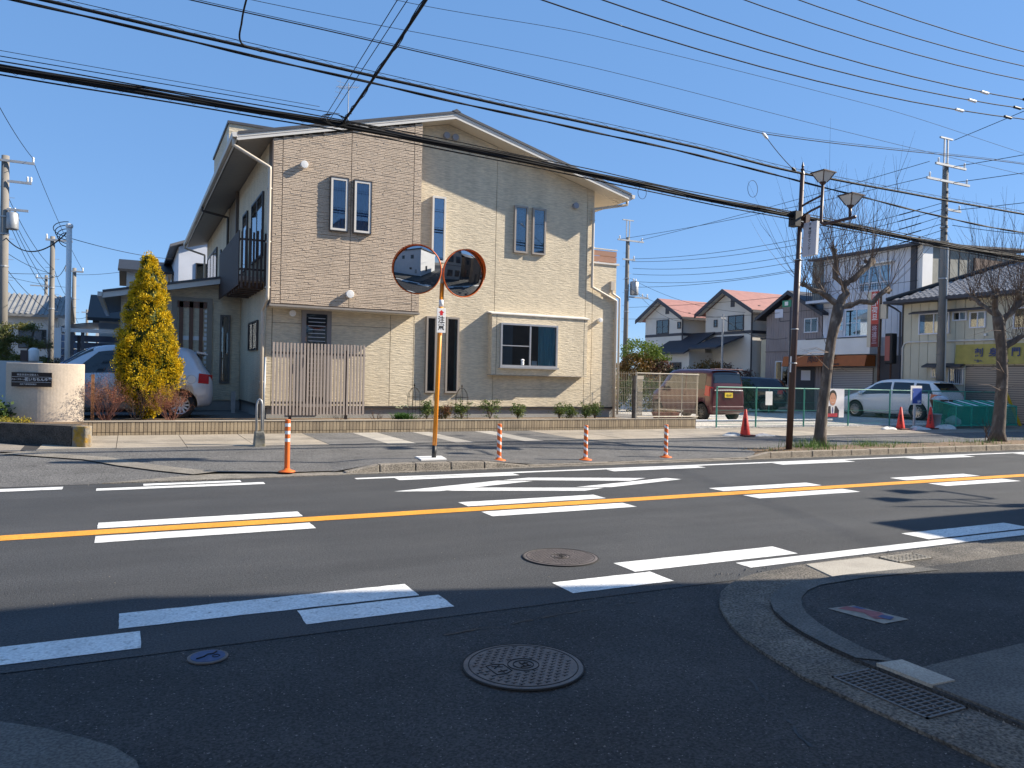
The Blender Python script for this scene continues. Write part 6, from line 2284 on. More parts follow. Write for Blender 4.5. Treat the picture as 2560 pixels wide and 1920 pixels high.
for i in range(rows):
    s0 = Ls * i / rows
    hipv = 26.6 - 3.6 * (i + 1) / rows
    v = 18.6
    while v < hipv - .2:
        o = Vector((UX - .55, v, 5.85)) + sd * s0 + nrm * .02
        if cnt < 300:
            if proto is None:
                mb = MB()
                vs = []
                nseg = 5
                L = Ls / rows
                for j in range(nseg + 1):
                    f = j / nseg
                    hh = .055 * math.sin(f * PI) if f < .99 else 0
                    a = Vector((UX - .55, v, 5.85)) + sd * s0 + nrm * (.03 + hh) + Vector((0, .27 * f, 0))
                    vs += [a, a + sd * (L * 1.05) - nrm * .02]
                fs = [(2 * j, 2 * j + 2, 2 * j + 3, 2 * j + 1) for j in range(nseg)]
                b0 = len(vs)
                vs += [vs[2 * j] - nrm * .05 for j in range(nseg + 1)]
                fs += [(2 * j, b0 + j, b0 + j + 1, 2 * j + 2) for j in range(nseg)]
                mb._add(vs, fs)
                proto = mb.build('roof_tile', TILE, rf)
                po = o.copy()
                pv_, pf_ = mb.v, mb.f
            else:
                c = proto.copy()
                COL.objects.link(c)
                c.location = (o - po) * .84
            cnt += 1
        else:
            rest._add([Vector(q) + (o - po) for q in pv_], pf_)
        v += .285
rest.build('roof_tile_field', TILE, rf, kind='stuff')

# ---- blue-white flat building with orange canopy
t = thing('bluewhite_shop_building', 'tall blue-white shop building with an orange canopy behind the lamp', 'building', (38, 29, 0))
UX = 36.5
MB().box(UX + .031, 44, 26.8, 32.4, 0, 9.1).build('wall', BLUEJ, t)
ribs(t, UX, 26.8, 32.4, 4.2, 9.1, .35, BLUEW)
MB().box(UX - .02, UX + .3, 26.5, 26.8, 2.8, 9.15).build('corner_trim', NAVY, t)
MB().box(UX + .1, UX + .9, 26.2, 26.5, 6.5, 9.2).build('corner_panel', WHITE, t)
MB().box(UX + .9, 46, 26.3, 26.45, 3, 9.1).build('side_wall', GREYW, t)
for k in range(9):
    MB().box(UX + 1.6 + k * .8, UX + 1.63 + k * .8, 26.27, 26.3, 5.5, 9.1).build('panel_joint', NAVY, t)
MB().box(UX + 4.4, 46, 26.2, 26.28, 3, 8.6).build('dark_panel', mat('rust_panel', (0.12, 0.08, 0.065), .8, var=.3, vscale=3), t)
MB().prism([(UX - .5, 8.85), (46, 9.4), (46, 9.5), (UX - .5, 8.97)], 'y', 26, 33.2).build('roof', NAVY, t)
MB().box(UX - .3, UX, 32.4, 33.0, 6.4, 8.8).build('balcony_frame', GREYW, t)
bal = MB().box(UX - .8, UX, 31.2, 33.0, 6.3, 6.45).build('balcony', BLUEW, t)
for k in range(13):
    MB().box(UX - .8, UX - .77, 31.25 + k * .14, 31.28 + k * .14, 6.45, 7.4).build('baluster', NAVY, bal)
MB().box(UX - .82, UX - .76, 31.2, 33.0, 7.4, 7.45).build('handrail', NAVY, bal)
lwin(t, UX, 27.9, 29.95, 6.75, 8.15, WFR, 2)
MB().box(UX - .35, UX, 27.7, 30.1, 8.2, 8.28).build('window_hood', WHITE, t)
bl = MB().box(UX - .3, UX - .25, 27.8, 30.0, 6.7, 6.74).build('window_rail', WFR, t)
for k in range(15):
    MB().box(UX - .29, UX - .27, 27.85 + k * .15, 27.87 + k * .15, 6.74, 7.15).build('rail_bar', WFR, bl)
MB().box(UX - .3, UX - .26, 27.8, 30.0, 7.15, 7.2).build('window_rail', WFR, t)
lwin(t, UX, 29.25, 30.8, 4.3, 5.85, WFR, 1, 1)
lwin(t, UX, 30.9, 31.45, 4.65, 5.9, WFR, 0)
MB().box(UX - .7, UX - .001, 28.6, 33, 3.28, 4.2).build('canopy_board', WHITE, t)
MB().box(UX - .72, UX - .69, 28.6, 33, 4.18, 4.24).build('canopy_edge', NAVY, t)
ORG = mat('sign_orange', (0.42, 0.12, 0.025), .6, var=.1)
og = MB().prism([(UX - .95, 2.62), (UX - .1, 2.62), (UX - .1, 3.22), (UX - .8, 3.22)], 'y', 28.7, 34.6).build('orange_sign', ORG, t)
text('肉のサミチ', .42, SBLK, frame((UX - .93, 31.6, 3.0), (0, -1, 0), (.2, 0, 1)), og, bold=.006)
text('☎0120-238386', .17, SBLK, frame((UX - .98, 30.9, 2.73), (0, -1, 0), (.2, 0, 1)), og, bold=.003)
sh = MB().box(UX - .02, UX - .002, 28.85, 31.6, 0, 2.55).build('shutter', DARKFR, t)
sl = None
z = .05
while z < 2.5:
    if sl is None:
        sl = MB().box(UX - .045, UX - .022, 28.9, 31.55, .05, .13).build('shutter_slat', SHUT, sh)
    else:
        c = sl.copy()
        COL.objects.link(c)
        c.location.z = (z - .05) * .84
    z += .1
MB().box(UX - .05, UX - .003, 28.5, 28.82, 0, 3.2).build('pillar', GREYW, t)
MB().box(UX - .01, UX + .03, 26.8, 28.5, 0, 3.2).build('dark_shopfront', NAVY, t)
# ---- roadside signs on poles
t = thing('red_shop_sign', 'tall red vertical shop sign on a rusty pole', 'sign', (34.5, 27.2, 0))
MB().tube([(34.5, 27.0, 0), (34.5, 27.0, 6.2)], .07, 8).build('post', RUST, t)
sgb = MB().box(34.38, 34.62, 26.97, 27.66, 3.57, 6.42).build('sign_box', mat('sign_cream', (0.6, 0.52, 0.4), .6), t)
MB().box(34.36, 34.379, 26.97, 27.42, 4.75, 6.42).build('sign_face', mat('sign_scarlet', (0.5, 0.05, 0.03), .5), sgb)
MB().box(34.36, 34.379, 26.97, 27.42, 3.57, 4.745).build('sign_face', mat('sign_darkred', (0.16, 0.012, 0.015), .5), sgb)
text('肉\n卸\n荷\n旦', .36, WHITE, frame((34.355, 27.2, 5.62), (0, -1, 0), (0, 0, 1)), sgb, bold=.004)
text('将\n道\n三', .32, mat('letter_lilac', (0.5, 0.42, 0.5), .6), frame((34.355, 27.2, 4.17), (0, -1, 0), (0, 0, 1)), sgb, bold=.002)
MB().box(34.45, 34.6, 26.6, 26.95, 5.0, 5.75).build('side_box', mat('sign_cream', (0.6, 0.52, 0.4), .6), t)
t = thing('dark_shop_sign', 'dark projecting shop sign with a red face below the red sign', 'sign', (34.7, 26.5, 2.7))
MB().box(34.55, 34.95, 26.3, 26.72, 2.7, 4.25).build('case', SBLK, t, bevel=.04)
MB().box(34.54, 34.549, 26.42, 26.7, 2.85, 4.1).build('face', mat('face_red', (0.35, 0.1, 0.08), .6), t)
MB().tube([(34.75, 26.5, 0), (34.75, 26.5, 2.72)], .05, 8).build('post', RUST, t)
t = thing('direction_sign', 'small green and white direction sign above a round-cornered board', 'sign', (34, 33, 0))
MB().tube([(34.0, 32.5, 0), (34.0, 32.5, 6.4)], .05, 8).build('post', NAVY, t)
MB().box(33.9, 33.95, 32.4, 33.05, 6.0, 6.38).build('green_board', mat('sign_green', (0.02, 0.22, 0.12), .5), t)
MB().box(33.88, 33.899, 32.6, 32.85, 6.08, 6.3).build('pictogram', WHITE, t)
MB().box(33.9, 33.95, 33.0, 33.62, 5.4, 5.9).build('white_board', mat('board_pale', (0.55, 0.57, 0.66), .4), t, bevel=.05)
MB().tube([(34.0, 32.5, 5.2), (34.0, 33.3, 5.2), (33.98, 33.3, 5.45)], .025, 6).build('arm', NAVY, t)

# ---- mauve gable house
t = thing('mauve_gable_house', 'mauve gabled house with vertical siding behind the lamp post', 'house', (38, 34.6, 0))
UX = 36.5


def gable(v0, v1, ze, za):
    vm = (v0 + v1) / 2
    return lambda v: za - (za - ze) * abs(v - vm) / (vm - v0)


gz = gable(32.4, 37.0, 5.85, 7.15)
MB().prism([(32.45, 0), (36.9, 0), (36.9, gz(36.9) - .1), (34.7, gz(34.7) - .1), (32.45, gz(32.45) - .1)], 'x', UX + .031, 43).build('wall', MAUVEJ, t)
ribs(t, UX, 32.45, 36.9, 0, lambda v: gz(v) - .1, .2, MAUVE)
for a, b in ((32.0, 34.7), (34.7, 37.4)):
    MB().prism([(a, gz(a) - .02), (b, gz(b) - .02), (b, gz(b) + .14), (a, gz(a) + .14)], 'x', UX - .5, 43.5).build('roof', NAVYR, t)
    MB().prism([(a, gz(a) - .1), (b, gz(b) - .1), (b, gz(b) + .1), (a, gz(a) + .1)], 'x', UX - .54, UX - .501).build('bargeboard', NAVY, t)
lwin(t, UX, 32.72, 33.76, 4.66, 5.53, WFR, 1, cur=False)
lwin(t, UX, 34.87, 36.0, 1.2, 2.98, WFR, 1)
MB().box(UX - .04, UX - .001, 32.5, 36.9, 3.55, 3.6).build('belt', MAUVEJ, t)
MB().box(UX - .6, UX - .04, 32.45, 34.4, 3.32, 4.2).build('shop_board', WHITE, t)
MB().box(UX - .03, UX - .001, 32.9, 34.3, 0, 2.6).build('shop_door', NAVY, t)
MB().box(UX - .05, UX - .031, 33.2, 33.9, 1.8, 2.4).build('door_pane', WFR, t)


# ---- pair of pink-roofed houses
def pink_house(label, UX, v0, v1, ze, za, band, u1, win, sw, vent_):
    t = thing('pink_roof_house', label, 'house', (UX + 2, (v0 + v1) / 2, 0), 0, 'pink-roofed houses')
    gz = gable(v0 - .1, v1 + .1, ze, za)
    vm = (v0 + v1) / 2
    MB().prism([(v0 + .25, 0), (v1 - .25, 0), (v1 - .25, gz(v1 - .25) - .12), (vm, gz(vm) - .12), (v0 + .25, gz(v0 + .25) - .12)], 'x', UX, u1).build('wall', OFFW, t)
    for a, b in ((v0 - .35, vm), (vm, v1 + .35)):
        r = MB().prism([(a, gz(a)), (b, gz(b)), (b, gz(b) + .1), (a, gz(a) + .1)], 'x', UX - .5, u1 + .5).build('roof', PINK, t)
        MB().prism([(a, gz(a) - .16), (b, gz(b) - .16), (b, gz(b) + .12), (a, gz(a) + .12)], 'x', UX - .56, UX - .501).build('bargeboard', NAVY, r)
        MB().prism([(a, gz(a) - .03), (b, gz(b) - .03), (b, gz(b) - .002), (a, gz(a) - .002)], 'x', UX - .5, UX).build('soffit', OFFW, r)
    MB().box(UX - .5, u1 + .5, v0 - .42, v0 - .34, gz(v0 - .35) - .1, gz(v0 - .35) + .06).build('gutter', NAVY, t)
    MB().box(UX - .02, UX - .001, v0 + .25, v1 - .25, band - .1, band + .1).build('belt', NAVY, t)
    MB().box(UX, u1, v0 + .23, v0 + .249, band - .1, band + .1).build('belt', NAVY, t)
    lwin(t, UX, win[0], win[1], win[2], win[3], NAVY, 1, 1)
    lwin(t, UX, sw[0], sw[1], sw[2], sw[3], NAVY, 0, 1, cur=False)
    MB().box(UX - .04, UX - .001, vent_[0], vent_[1], vent_[2], vent_[3]).build('gable_vent', NAVY, t)
    MB().tube([(UX + .04, v0 + .2, gz(v0) - .2), (UX + .04, v0 + .2, 0)], .05, 7).build('downpipe', NAVY, t)
    mb = MB()
    for k in range(5):
        u = UX + .6 + k * 1.1
        mb.box(u, u + .14, v0 + .2, v0 + .32, gz(v0 + .2) + .1, gz(v0 + .2) + .16)
    mb.build('snow_guard', NAVY, t, kind='stuff')
    return t


h2 = pink_house('nearer pink-roofed house with navy bargeboards', 36.25, 37.75, 42.65, 6.35, 7.75, 4.92, 42, (38.63, 40.1, 5.05, 6.07), (41.18, 41.51, 5.37, 5.88), (39.54, 39.9, 6.65, 7.18))
h1 = pink_house('farther pink-roofed house with navy bargeboards', 35.3, 43.6, 48.4, 6.2, 7.55, 4.95, 41, (45.28, 46.71, 5.05, 6.09), (43.91, 44.27, 5.35, 5.84), (45.3, 45.7, 6.5, 7.0))
MB().prism([(33.6, 3.45), (36.24, 4.95), (36.24, 5.05), (33.6, 3.55)], 'y', 41.4, 45.2).build('porch_roof', NAVYR, h2)
MB().prism([(33.9, 3.75), (36.24, 4.6), (36.24, 4.7), (33.9, 3.85)], 'y', 38.6, 41.39).build('porch_roof', NAVYR, h2)
MB().box(34.2, 36.24, 41.6, 45, 0, 3.6).build('porch_wall', OFFW, h2)
lwin(h2, 34.2, 42.4, 43.6, 1.3, 2.9, NAVY, 1, cur=False)
MB().box(36.2, 36.249, 38.3, 39.0, .9, 2.0).build('meter_panel', NAVY, h2)
t = thing('sunlit_annex', 'narrow pale annex wall between the pink house and the mauve house', 'house', (37.4, 37.3, 0))
MB().box(36.7, 40, 37.08, 37.5, 0, 4.4).build('wall', CREAM, t)
MB().box(36.65, 40, 37.03, 37.55, 4.4, 4.5).build('cap', NAVY, t)

# ---- plain far houses that close the view
ROOFT = mat('kawara_grey', (0.22, 0.22, 0.215), .6, var=.15, vscale=2)


def far_house(label, u0, u1, v0, v1, ze, zr, wm, rm, along='x', nwin=2, floor2=True):
    t = thing('far_house', label, 'house', ((u0 + u1) / 2, v0, 0), 0, 'houses in the background')
    MB().box(u0, u1, v0, v1, 0, ze).build('wall', wm, t)
    e = .45
    if along == 'x':
        vm = (v0 + v1) / 2
        MB().prism([(v0 - e, ze - .1), (vm, zr), (v1 + e, ze - .1), (v1 + e, ze + .04), (vm, zr + .14), (v0 - e, ze + .04)], 'x', u0 - e, u1 + e).build('roof', rm, t)
        MB().prism([(v0, ze), (v1, ze), (vm, zr)], 'x', u0 + .01, u1 - .01).build('gable_wall', wm, t)
    else:
        um = (u0 + u1) / 2
        MB().prism([(u0 - e, ze - .1), (um, zr), (u1 + e, ze - .1), (u1 + e, ze + .04), (um, zr + .14), (u0 - e, ze + .04)], 'y', v0 - e, v1 + e).build('roof', rm, t)
        MB().prism([(u0, ze), (u1, ze), (um, zr)], 'y', v0 + .01, v1 - .01).build('gable_wall', wm, t)
    for fl in ((ze - 1.9, ze - .8), (1.0, 2.2))[:2 if floor2 else 1]:
        for k in range(nwin):
            a = u0 + (u1 - u0) * (k + .3) / nwin
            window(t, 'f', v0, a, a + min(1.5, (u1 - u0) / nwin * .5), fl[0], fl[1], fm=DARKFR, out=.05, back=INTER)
    return t


th = far_house('cream house with a ribbed grey tiled roof on the far left', -12, -3.75, 52, 60, 4.55, 5.9, OFFW, ROOFT, 'x', 3)
mb = MB()
for k in range(34):
    u = -12.3 + k * .27
    mb.tube([(u, 51.55, 4.58), (u, 56, 6.06)], .075, 5)
mb.build('tile_ribs', ROOFT, th, kind='stuff')
dk = far_house('low house with a dark shingled roof beyond the carport', -1.2, 4.5, 38.5, 44, 3.75, 4.9, OFFW, BLKR, 'x', 1, False)
wh = far_house('white two-storey house behind the left eave', 2.3, 8, 45, 53, 8.2, 9.4, BLUEW, mat('roof_slate', (0.16, 0.16, 0.17), .6), 'y', 2)
far_house('house with a black gable roof behind the golden cypress top', -.2, 2.0, 50, 58, 7.3, 8.3, OFFW, BLKR, 'x', 1)
far_house('small white house at the end of the left street', -2.6, 0, 88, 94, 4.6, 5.8, OFFW, ROOFT, 'x', 2, False)
far_house('tan house at the end of the left street', -14, -8.5, 80, 88, 5.2, 6.6, CREAM, ROOFT, 'x', 2)
far_house('grey house seen right of the beige house', 24.5, 30.5, 66, 74, 5.0, 6.4, OFFW, mat('roof_slate', (0.16, 0.16, 0.17), .6), 'x', 3)
far_house('pale house with a dark roof behind the orange bush', 30.5, 35.0, 56, 62, 4.2, 5.9, OFFW, BLKR, 'y', 2)
far_house('low house behind the left edge of the street', -22, -12.5, 46, 54, 3.6, 5.0, CREAM, BLKR, 'x', 3, False)
far_house('wide pale house far along the road on the right', 58, 70, 30, 42, 6, 7.6, OFFW, ROOFT, 'y', 3)
# ---- carport on the left
t = thing('carport', 'pale blue curved-roof carport behind the sign wall', 'carport', (-1, 33, .28))
PC = mat('polycarbonate', (0.34, 0.42, 0.52), .3, var=.1)
for k in range(5):
    v = 32.5 + k * 1.0
    mb = MB()
    for j in range(8):
        a0, a1 = j / 8, (j + 1) / 8
        p = lambda a: (-2.25 + 2.7 * a, 2.98 + .3 * math.sin(a * PI * .8 + .35))
        (x0, z0), (x1, z1) = p(a0), p(a1)
        mb._add([(x0, v, z0), (x1, v, z1), (x1, v + .96, z1), (x0, v + .96, z0)], [(0, 1, 2, 3)])
    mb.build('roof_panel', PC, t)
MB().box(-2.3, .6, 32.42, 32.5, 2.88, 3.02).build('beam', ALU, t)
MB().box(-2.3, -2.2, 32.42, 37.5, 2.9, 3.05).build('beam', ALU, t)
for u, v in ((-1.95, 32.5), (-1.6, 32.5), (-1.95, 37), (.4, 32.5)):
    MB().box(u, u + .12, v, v + .12, .2, 2.9).build('post', mat('bronze_post', (0.09, 0.085, 0.1), .5), t)
for k in range(9):
    MB().box(-2.6, 1.2, 37.6, 37.66, .3 + k * .3, .57 + k * .3).build('back_screen', mat('screen_blue', (0.2, 0.25, 0.36), .5, var=.15), t)
for k in range(3):
    MB().box(-1.2, .6, 35 + k * .9, 35.85 + k * .9, 2.28 + .05 * k, 2.32 + .05 * k).build('roof_panel', PC, t)
t = thing('low_wall', 'low pale wall with a mailbox behind the sign wall', 'wall', (-2.6, 27, 0))
MB().box(-4.0, -2.5, 29, 29.15, 0, 1.75).build('wall', OFFW, t)
MB().lathe([(.14, 0), (.16, .03), (.16, .35), (.1, .42), (.02, .44)], c=(-2.75, 29.05, 1.75), n=14).build('mailbox', WHITE, t, smooth=True)
MB().box(-3.1, -2.9, 28.95, 29.2, 1.75, 2.1).build('pillar_cap', mat('brown_cap', (0.1, 0.06, 0.05), .6), t)
FAR[0] = False
random.seed(5)
leafy('column_hedge', 'clipped green column shrub beside the left utility pole', 'shrub', [(-4.72, 39, 1 + i * .5, .3, .3, .4, 0) for i in range(5)], .07, LP, 5000)
leafy('cloud_pine', 'cloud-pruned garden pine by the left street', 'tree', [(-3.95, 39, 3.3, .5, .4, .1, 0), (-4.15, 39, 2.75, .5, .4, .11, 0), (-3.4, 39, 2.55, .55, .4, .11, 0), (-4.2, 38.7, 1.95, .4, .4, .12, 0), (-3.25, 38.8, 1.8, .5, .4, .12, 0), (-3.8, 38.6, 1.25, .6, .4, .14, 0)], .07, LP, 5200,
      stem=[([(-3.7, 39, 0), (-3.6, 39, 1.2), (-3.9, 39, 2.2), (-3.7, 39, 3.1)], [.12, .1, .07, .04])])
leafy('corner_weeds', 'yellow ground cover on the planter by the sign wall', 'plant', [(-2.5, 20.4, .34, .6, .3, .06, 0), (-3.4, 21.2, .36, .6, .4, .08, 0)], .035, leafmat('yellow_cover', (0.35, 0.26, 0.03), (0.15, 0.17, 0.03)), 3500)
leafy('dark_grass', 'dark spiky plant at the left edge beside the sign wall', 'plant', [(-2.75, 20.9, .5, .25, .2, .2, 0)], .09, LD, 700)
t = thing('garden_tree', 'bare garden tree beside the left street', 'tree', (-2.75, 31, .25))
mb = MB()
en = []
grow(mb, (-2.55, 31, .2), (0, 0, 1), 1.6, .06, 4, en, .7, (3, 4), .15, 6, .7)
mb.build('branches', TWIGD, t)

# ================================================================== UTILITY POLES
def pole(label, u, v, h, r0=.17, r1=.11, arms=(), trafo=None, fork=False, steps=True, extra=None, m=POLEC):
    """coordinates before the scaling about the camera; arms: (z, left, right, along) with insulators at the ends"""
    FAR[0] = True
    t = thing('utility_pole', label, 'utility pole', (u, v, 0), 0, 'utility poles')
    MB().tube([(u, v, 0), (u, v, h * .5), (u, v, h)], [r0, (r0 + r1) / 2, r1], 12).build('pole', m, t, smooth=True)
    for z, a, b, ins in arms:
        ar = MB().box(u + a, u + b, v - r1 - .1, v - r1 - .02, z - .05, z + .05).build('cross_arm', STEEL, t)
        for x in ins:
            MB().lathe([(.02, 0), (.05, .03), (.03, .07), (.055, .1), (.03, .15), (.05, .18), (.02, .24)], c=(u + x, v - r1 - .06, z + .05), n=8).build('insulator', WHITE, ar, smooth=True)
    if fork:
        for x in (-.12, .12):
            MB().box(u + x - .03, u + x + .03, v - .03, v + .03, h - .3, h + 1.15).build('extension', STEEL, t)
        MB().box(u - .45, u + .45, v - .04, v + .04, h + 1.15, h + 1.22).build('top_arm', STEEL, t)
    if trafo:
        x, z, rr, hh = trafo
        tf = MB().lathe([(rr * .9, 0), (rr, .05), (rr, hh - .06), (rr * .8, hh), (.04, hh)], c=(u + x, v - .1, z), n=16).build('transformer', STEEL, t, smooth=True)
        for x2 in (-.1, .1):
            MB().lathe([(.03, 0), (.05, .05), (.03, .09), (.045, .13), (.02, .2)], c=(u + x + x2, v - .15, z + hh), n=8).build('bushing', WHITE, tf)
    if steps:
        z = 2.2
        k = 0
        mb = MB()
        while z < h - 1:
            s = 1 if k % 2 else -1
            mb.tube([(u, v, z), (u + s * (r0 + .16), v, z)], .012, 4)
            z += .45
            k += 1
        mb.build('step_bolts', STEEL, t, kind='stuff')
    for z in (h * .55, h * .68, h * .75):
        MB().lathe([(r0 * .98, z), (r0 * .98, z + .06)], c=(u, v, 0), n=12).build('band', STEEL, t)
    if extra:
        extra(t)
    FAR[0] = False
    return t


def rp(t):
    MB().tube([(34.4, 23.36, .3), (34.4, 23.36, 8.5)], .05, 8).build('cable_riser', FASC, t)
    for k in range(7):
        MB().box(34.06, 34.12, 23.2, 23.3, 8.7 + k * .32, 8.82 + k * .32).build('clamp', BLACK, t)


pole('tall concrete utility pole with a forked top beside the white car', 34.3, 23.5, 12.1, .19, .13, [(11.95, -1.0, 1.2, (-.8, 1.1)), (11.2, -1.6, 1.5, (-1.4, 1.3)), (9.9, -.1, .9, (.8,))], None, True, True, rp)
pole('utility pole with a transformer behind the orange bush', 30.6, 44, 11.4, .19, .13, [(11.15, -.95, 1.2, (-.8, 1.05)), (9.85, -.5, .5, (.4,)), (7.3, .1, 1.7, (1.2, 1.6))], (.55, 7.45, .3, .95), True)
pole('brown utility pole with a transformer at the left edge', -4.95, 40, 10.75, .2, .15, [(10.5, -.4, 1.1, (1.05,)), (9.62, .1, 1.0, (.85, .98)), (8.4, .1, .9, ())], (.3, 7.55, .24, .75))
pole('second utility pole on the left, behind the white steel pole', -3.6, 46, 8.3, .15, .11, [(8.1, -.3, .9, (-.25,))])
pole('third utility pole down the left street', -3.4, 60, 8.35, .16, .12, [(8.1, -.55, .55, (-.5, .5))])
pole('fourth utility pole far down the left street', -6.7, 80, 9.8, .18, .13, [(9.5, -.8, .4, (-.7, .3)), (8.8, -1.2, .4, ())])
pole('fifth utility pole far down the left street', -3.9, 90, 7.6, .16, .12, [(7.3, -.5, .5, ())])
pole('distant utility pole near the end of the left street', -3.6, 110, 8.3, .17, .13, [(8.0, -.7, .7, ())])
pole('distant utility pole behind the pale dark-roofed house', 44.5, 86, 9.0, .17, .13, [(8.6, -1, 1, ())])
FAR[0] = True
t = thing('steel_pole', 'white steel service pole behind the sign wall', 'pole', (-1.87, 30, .28))
MB().tube([(-1.87, 30, .2), (-1.87, 30, 6.35)], .085, 12).build('pole', WHITE, t, smooth=True)
MB().lathe([(.11, 6.3), (.12, 6.36), (.1, 6.42), (.02, 6.44)], c=(-1.87, 30, 0), n=14).build('cap', WHITE, t)
MB().box(-2.25, -2.05, 29.9, 30.0, 1.9, 2.9).build('meter_box', WHITE, t)
t = thing('service_pole', 'thin grey service pole before the pink-roofed house', 'pole', (32.1, 36, 0))
MB().tube([(32.1, 36, 0), (32.1, 36, 5.7)], .06, 8).build('pole', STEEL, t)
MB().box(31.9, 32.3, 35.95, 36.0, 5.4, 5.5).build('bracket', STEEL, t)
t = thing('yellow_guard', 'yellow cable guard on a stay wire at the right edge', 'guard', (36, 20.2, 0))
MB().tube([(34.0, 19.62, 0), (33.0, 19.9, 1.9)], .06, 8).build('sleeve', mat('guard_yellow', (0.7, 0.45, 0.02), .5), t)
FAR[0] = False


# ================================================================== CABLES
def crom(P, n=14):
    """smooth line through the points, no overshoot"""
    d = [0.0]
    for i in range(1, len(P)):
        d.append(d[-1] + math.dist(P[i], P[i - 1]))
    T = [(d[i], *P[i]) for i in range(len(P))]
    out = []
    for i in range(len(P) - 1):
        for k in range(n):
            out.append(Vector(cat_rom(T, d[i] + (d[i + 1] - d[i]) * k / n)))
    out.append(Vector(P[-1]))
    return out


def sagline(a, b, sag, n=24):
    a, b = Vector(a), Vector(b)
    return [a.lerp(b, i / n) - Vector((0, 0, sag * 4 * (i / n) * (1 - i / n))) for i in range(n + 1)]


def cable(label, pts, r, m=CABLE, group='overhead cables', name='cable'):
    o = MB().tube(pts, r, 6).build(name, m, None, smooth=True)
    tag(o, label, 'cable', group)
    return o


def bundle(label, base, strands, hang=None):
    """strands: (dy, dz, r, wobble)"""
    t = thing('cable_bundle', label, 'cable', base[0], 0, 'overhead cables')
    for k, (dy, dz, r, wob) in enumerate(strands):
        ph = U(0, 6)
        P = [p + Vector((0, dy + wob * math.sin(p.x * 2.1 + ph), dz + wob * math.cos(p.x * 2.1 + ph))) for p in base]
        MB().tube(P, r, 6).build('strand', CABLE, t, smooth=True)
    if hang:
        dz0, dz1, step, r = hang
        mb = MB()
        L = 0
        zig = []
        x = base[0].x
        k = 0
        j = 0
        while x < base[-1].x - step:
            while j < len(base) - 2 and base[j + 1].x < x:
                j += 1
            f = (x - base[j].x) / max(1e-6, base[j + 1].x - base[j].x)
            p = base[j].lerp(base[j + 1], f)
            zig.append(p + Vector((0, .01, dz1 if k % 2 else dz0)))
            x += step
            k += 1
        mb.tube(zig, r, 3)
        mb.build('hanger', CABLE, t)
    return t


YL = 12.42
b1 = crom([(-60, YL, 7.4), (-30, YL, 6.5), (-12, YL, 5.85), (-1.62, YL, 5.56), (2.99, YL, 5.56), (6.98, YL, 5.45), (10.23, YL, 5.31), (13.07, YL, 5.23), (21.45, YL, 5.04), (45, YL, 5.3), (70, YL, 6.2)])
bundle('thick black cable bundle crossing before the house roof to the lamp box', b1, [(0, .0, .03, .0), (.02, .045, .022, .012), (-.03, .03, .016, .012), (.03, .08, .012, .01), (0, -.07, .011, .004), (-.02, .1, .009, .006)], (-.045, .06, .16, .003))
cable('thin black wire just above the thick cable bundle on the left', [p + Vector((0, .05, .2 + .03 * math.sin(p.x * .1))) for p in b1 if p.x < 3.2], .006)
cable('second thin wire above the thick cable bundle on the left', [p + Vector((0, .02, .26)) for p in b1 if p.x < 2.7], .004)
b2 = crom([(-60, YL, 8.2), (-30, YL, 7.3), (-12, YL, 6.85), (-.93, YL, 6.6), (1.31, YL, 6.53), (5.11, YL, 6.43), (10.2, YL, 6.33), (13.17, YL, 6.21), (21.39, YL, 6.25), (45, YL, 6.6), (70, YL, 7.4)])
bundle('black cable with zigzag hanger wire passing above the house ridge', b2, [(0, 0, .024, .002), (0, .075, .005, 0)], (.01, .075, .22, .0028))
b2b = crom([(-60, YL + .1, 8.1), (-30, YL + .1, 7.2), (-12, YL + .1, 6.78), (-1.2, YL + .1, 6.56), (1.31, YL + .1, 6.46), (5.11, YL + .1, 6.34), (10.2, YL + .1, 6.22), (13.18, YL + .1, 6.07), (18.46, YL + .1, 5.82), (21.41, YL + .1, 5.78), (45, YL + .1, 6.1), (70, YL + .1, 7)])
bundle('twisted black cable just below the hanger-wire cable', b2b, [(0, 0, .014, .008), (0, .0, .014, .012)], None)
LBL = ['lowest', 'second lowest', 'third lowest', 'third highest', 'second highest', 'highest']
PL = [(6.67, 8.45, 8.76), (7.97, 8.76, 9.04), (9.34, 9.09, 9.28), (11.47, 9.6, 9.8), (13.03, 9.97, 10.17), (14.87, 10.41, 10.55)]
for k, (u0, z0, z1) in enumerate(PL):
    s = (z1 - z0) / (21.2 - u0)
    pts = []
    for i in range(50):
        u = -20 + i * 1.6
        f = (u - u0) / (21.2 - u0)
        pts.append((u, YL, z0 + (z1 - z0) * f - .28 * 4 * f * (1 - f) * ((21.2 - u0) / 14.5) ** 2))
    cable('%s of the six black power lines at the upper right' % LBL[k], pts, .013 if k < 3 else .012)
    if k < 3:
        for x in (18.6 + k * .5, 20.6 + k * .4):
            f = (x - u0) / (21.2 - u0)
            z = z0 + (z1 - z0) * f - .28 * 4 * f * (1 - f) * ((21.2 - u0) / 14.5) ** 2
            o = MB().lathe([(.012, -.16), (.035, -.14), (.035, .14), (.012, .16)], c=(x, YL, z), n=10, axis=(1, 0, 0)).build('line_spacer', WHITE if x < 20 else BLACK, None)
            tag(o, '%s sleeve on the %s power line at the upper right' % ('pale' if x < 20 else 'black', LBL[k]), 'cable sleeve')
t1 = crom([(-50, YL, 8.0), (-20, YL, 7.3), (.78, YL, 7.05), (3.07, YL, 7.04), (7.74, YL, 6.98), (12.06, YL, 6.9), (21.33, YL + .3, 7.69), (40, YL + 1, 9)])
cable('thin dark wire above the hanger-wire cable with a drop to the lamp', t1, .009)
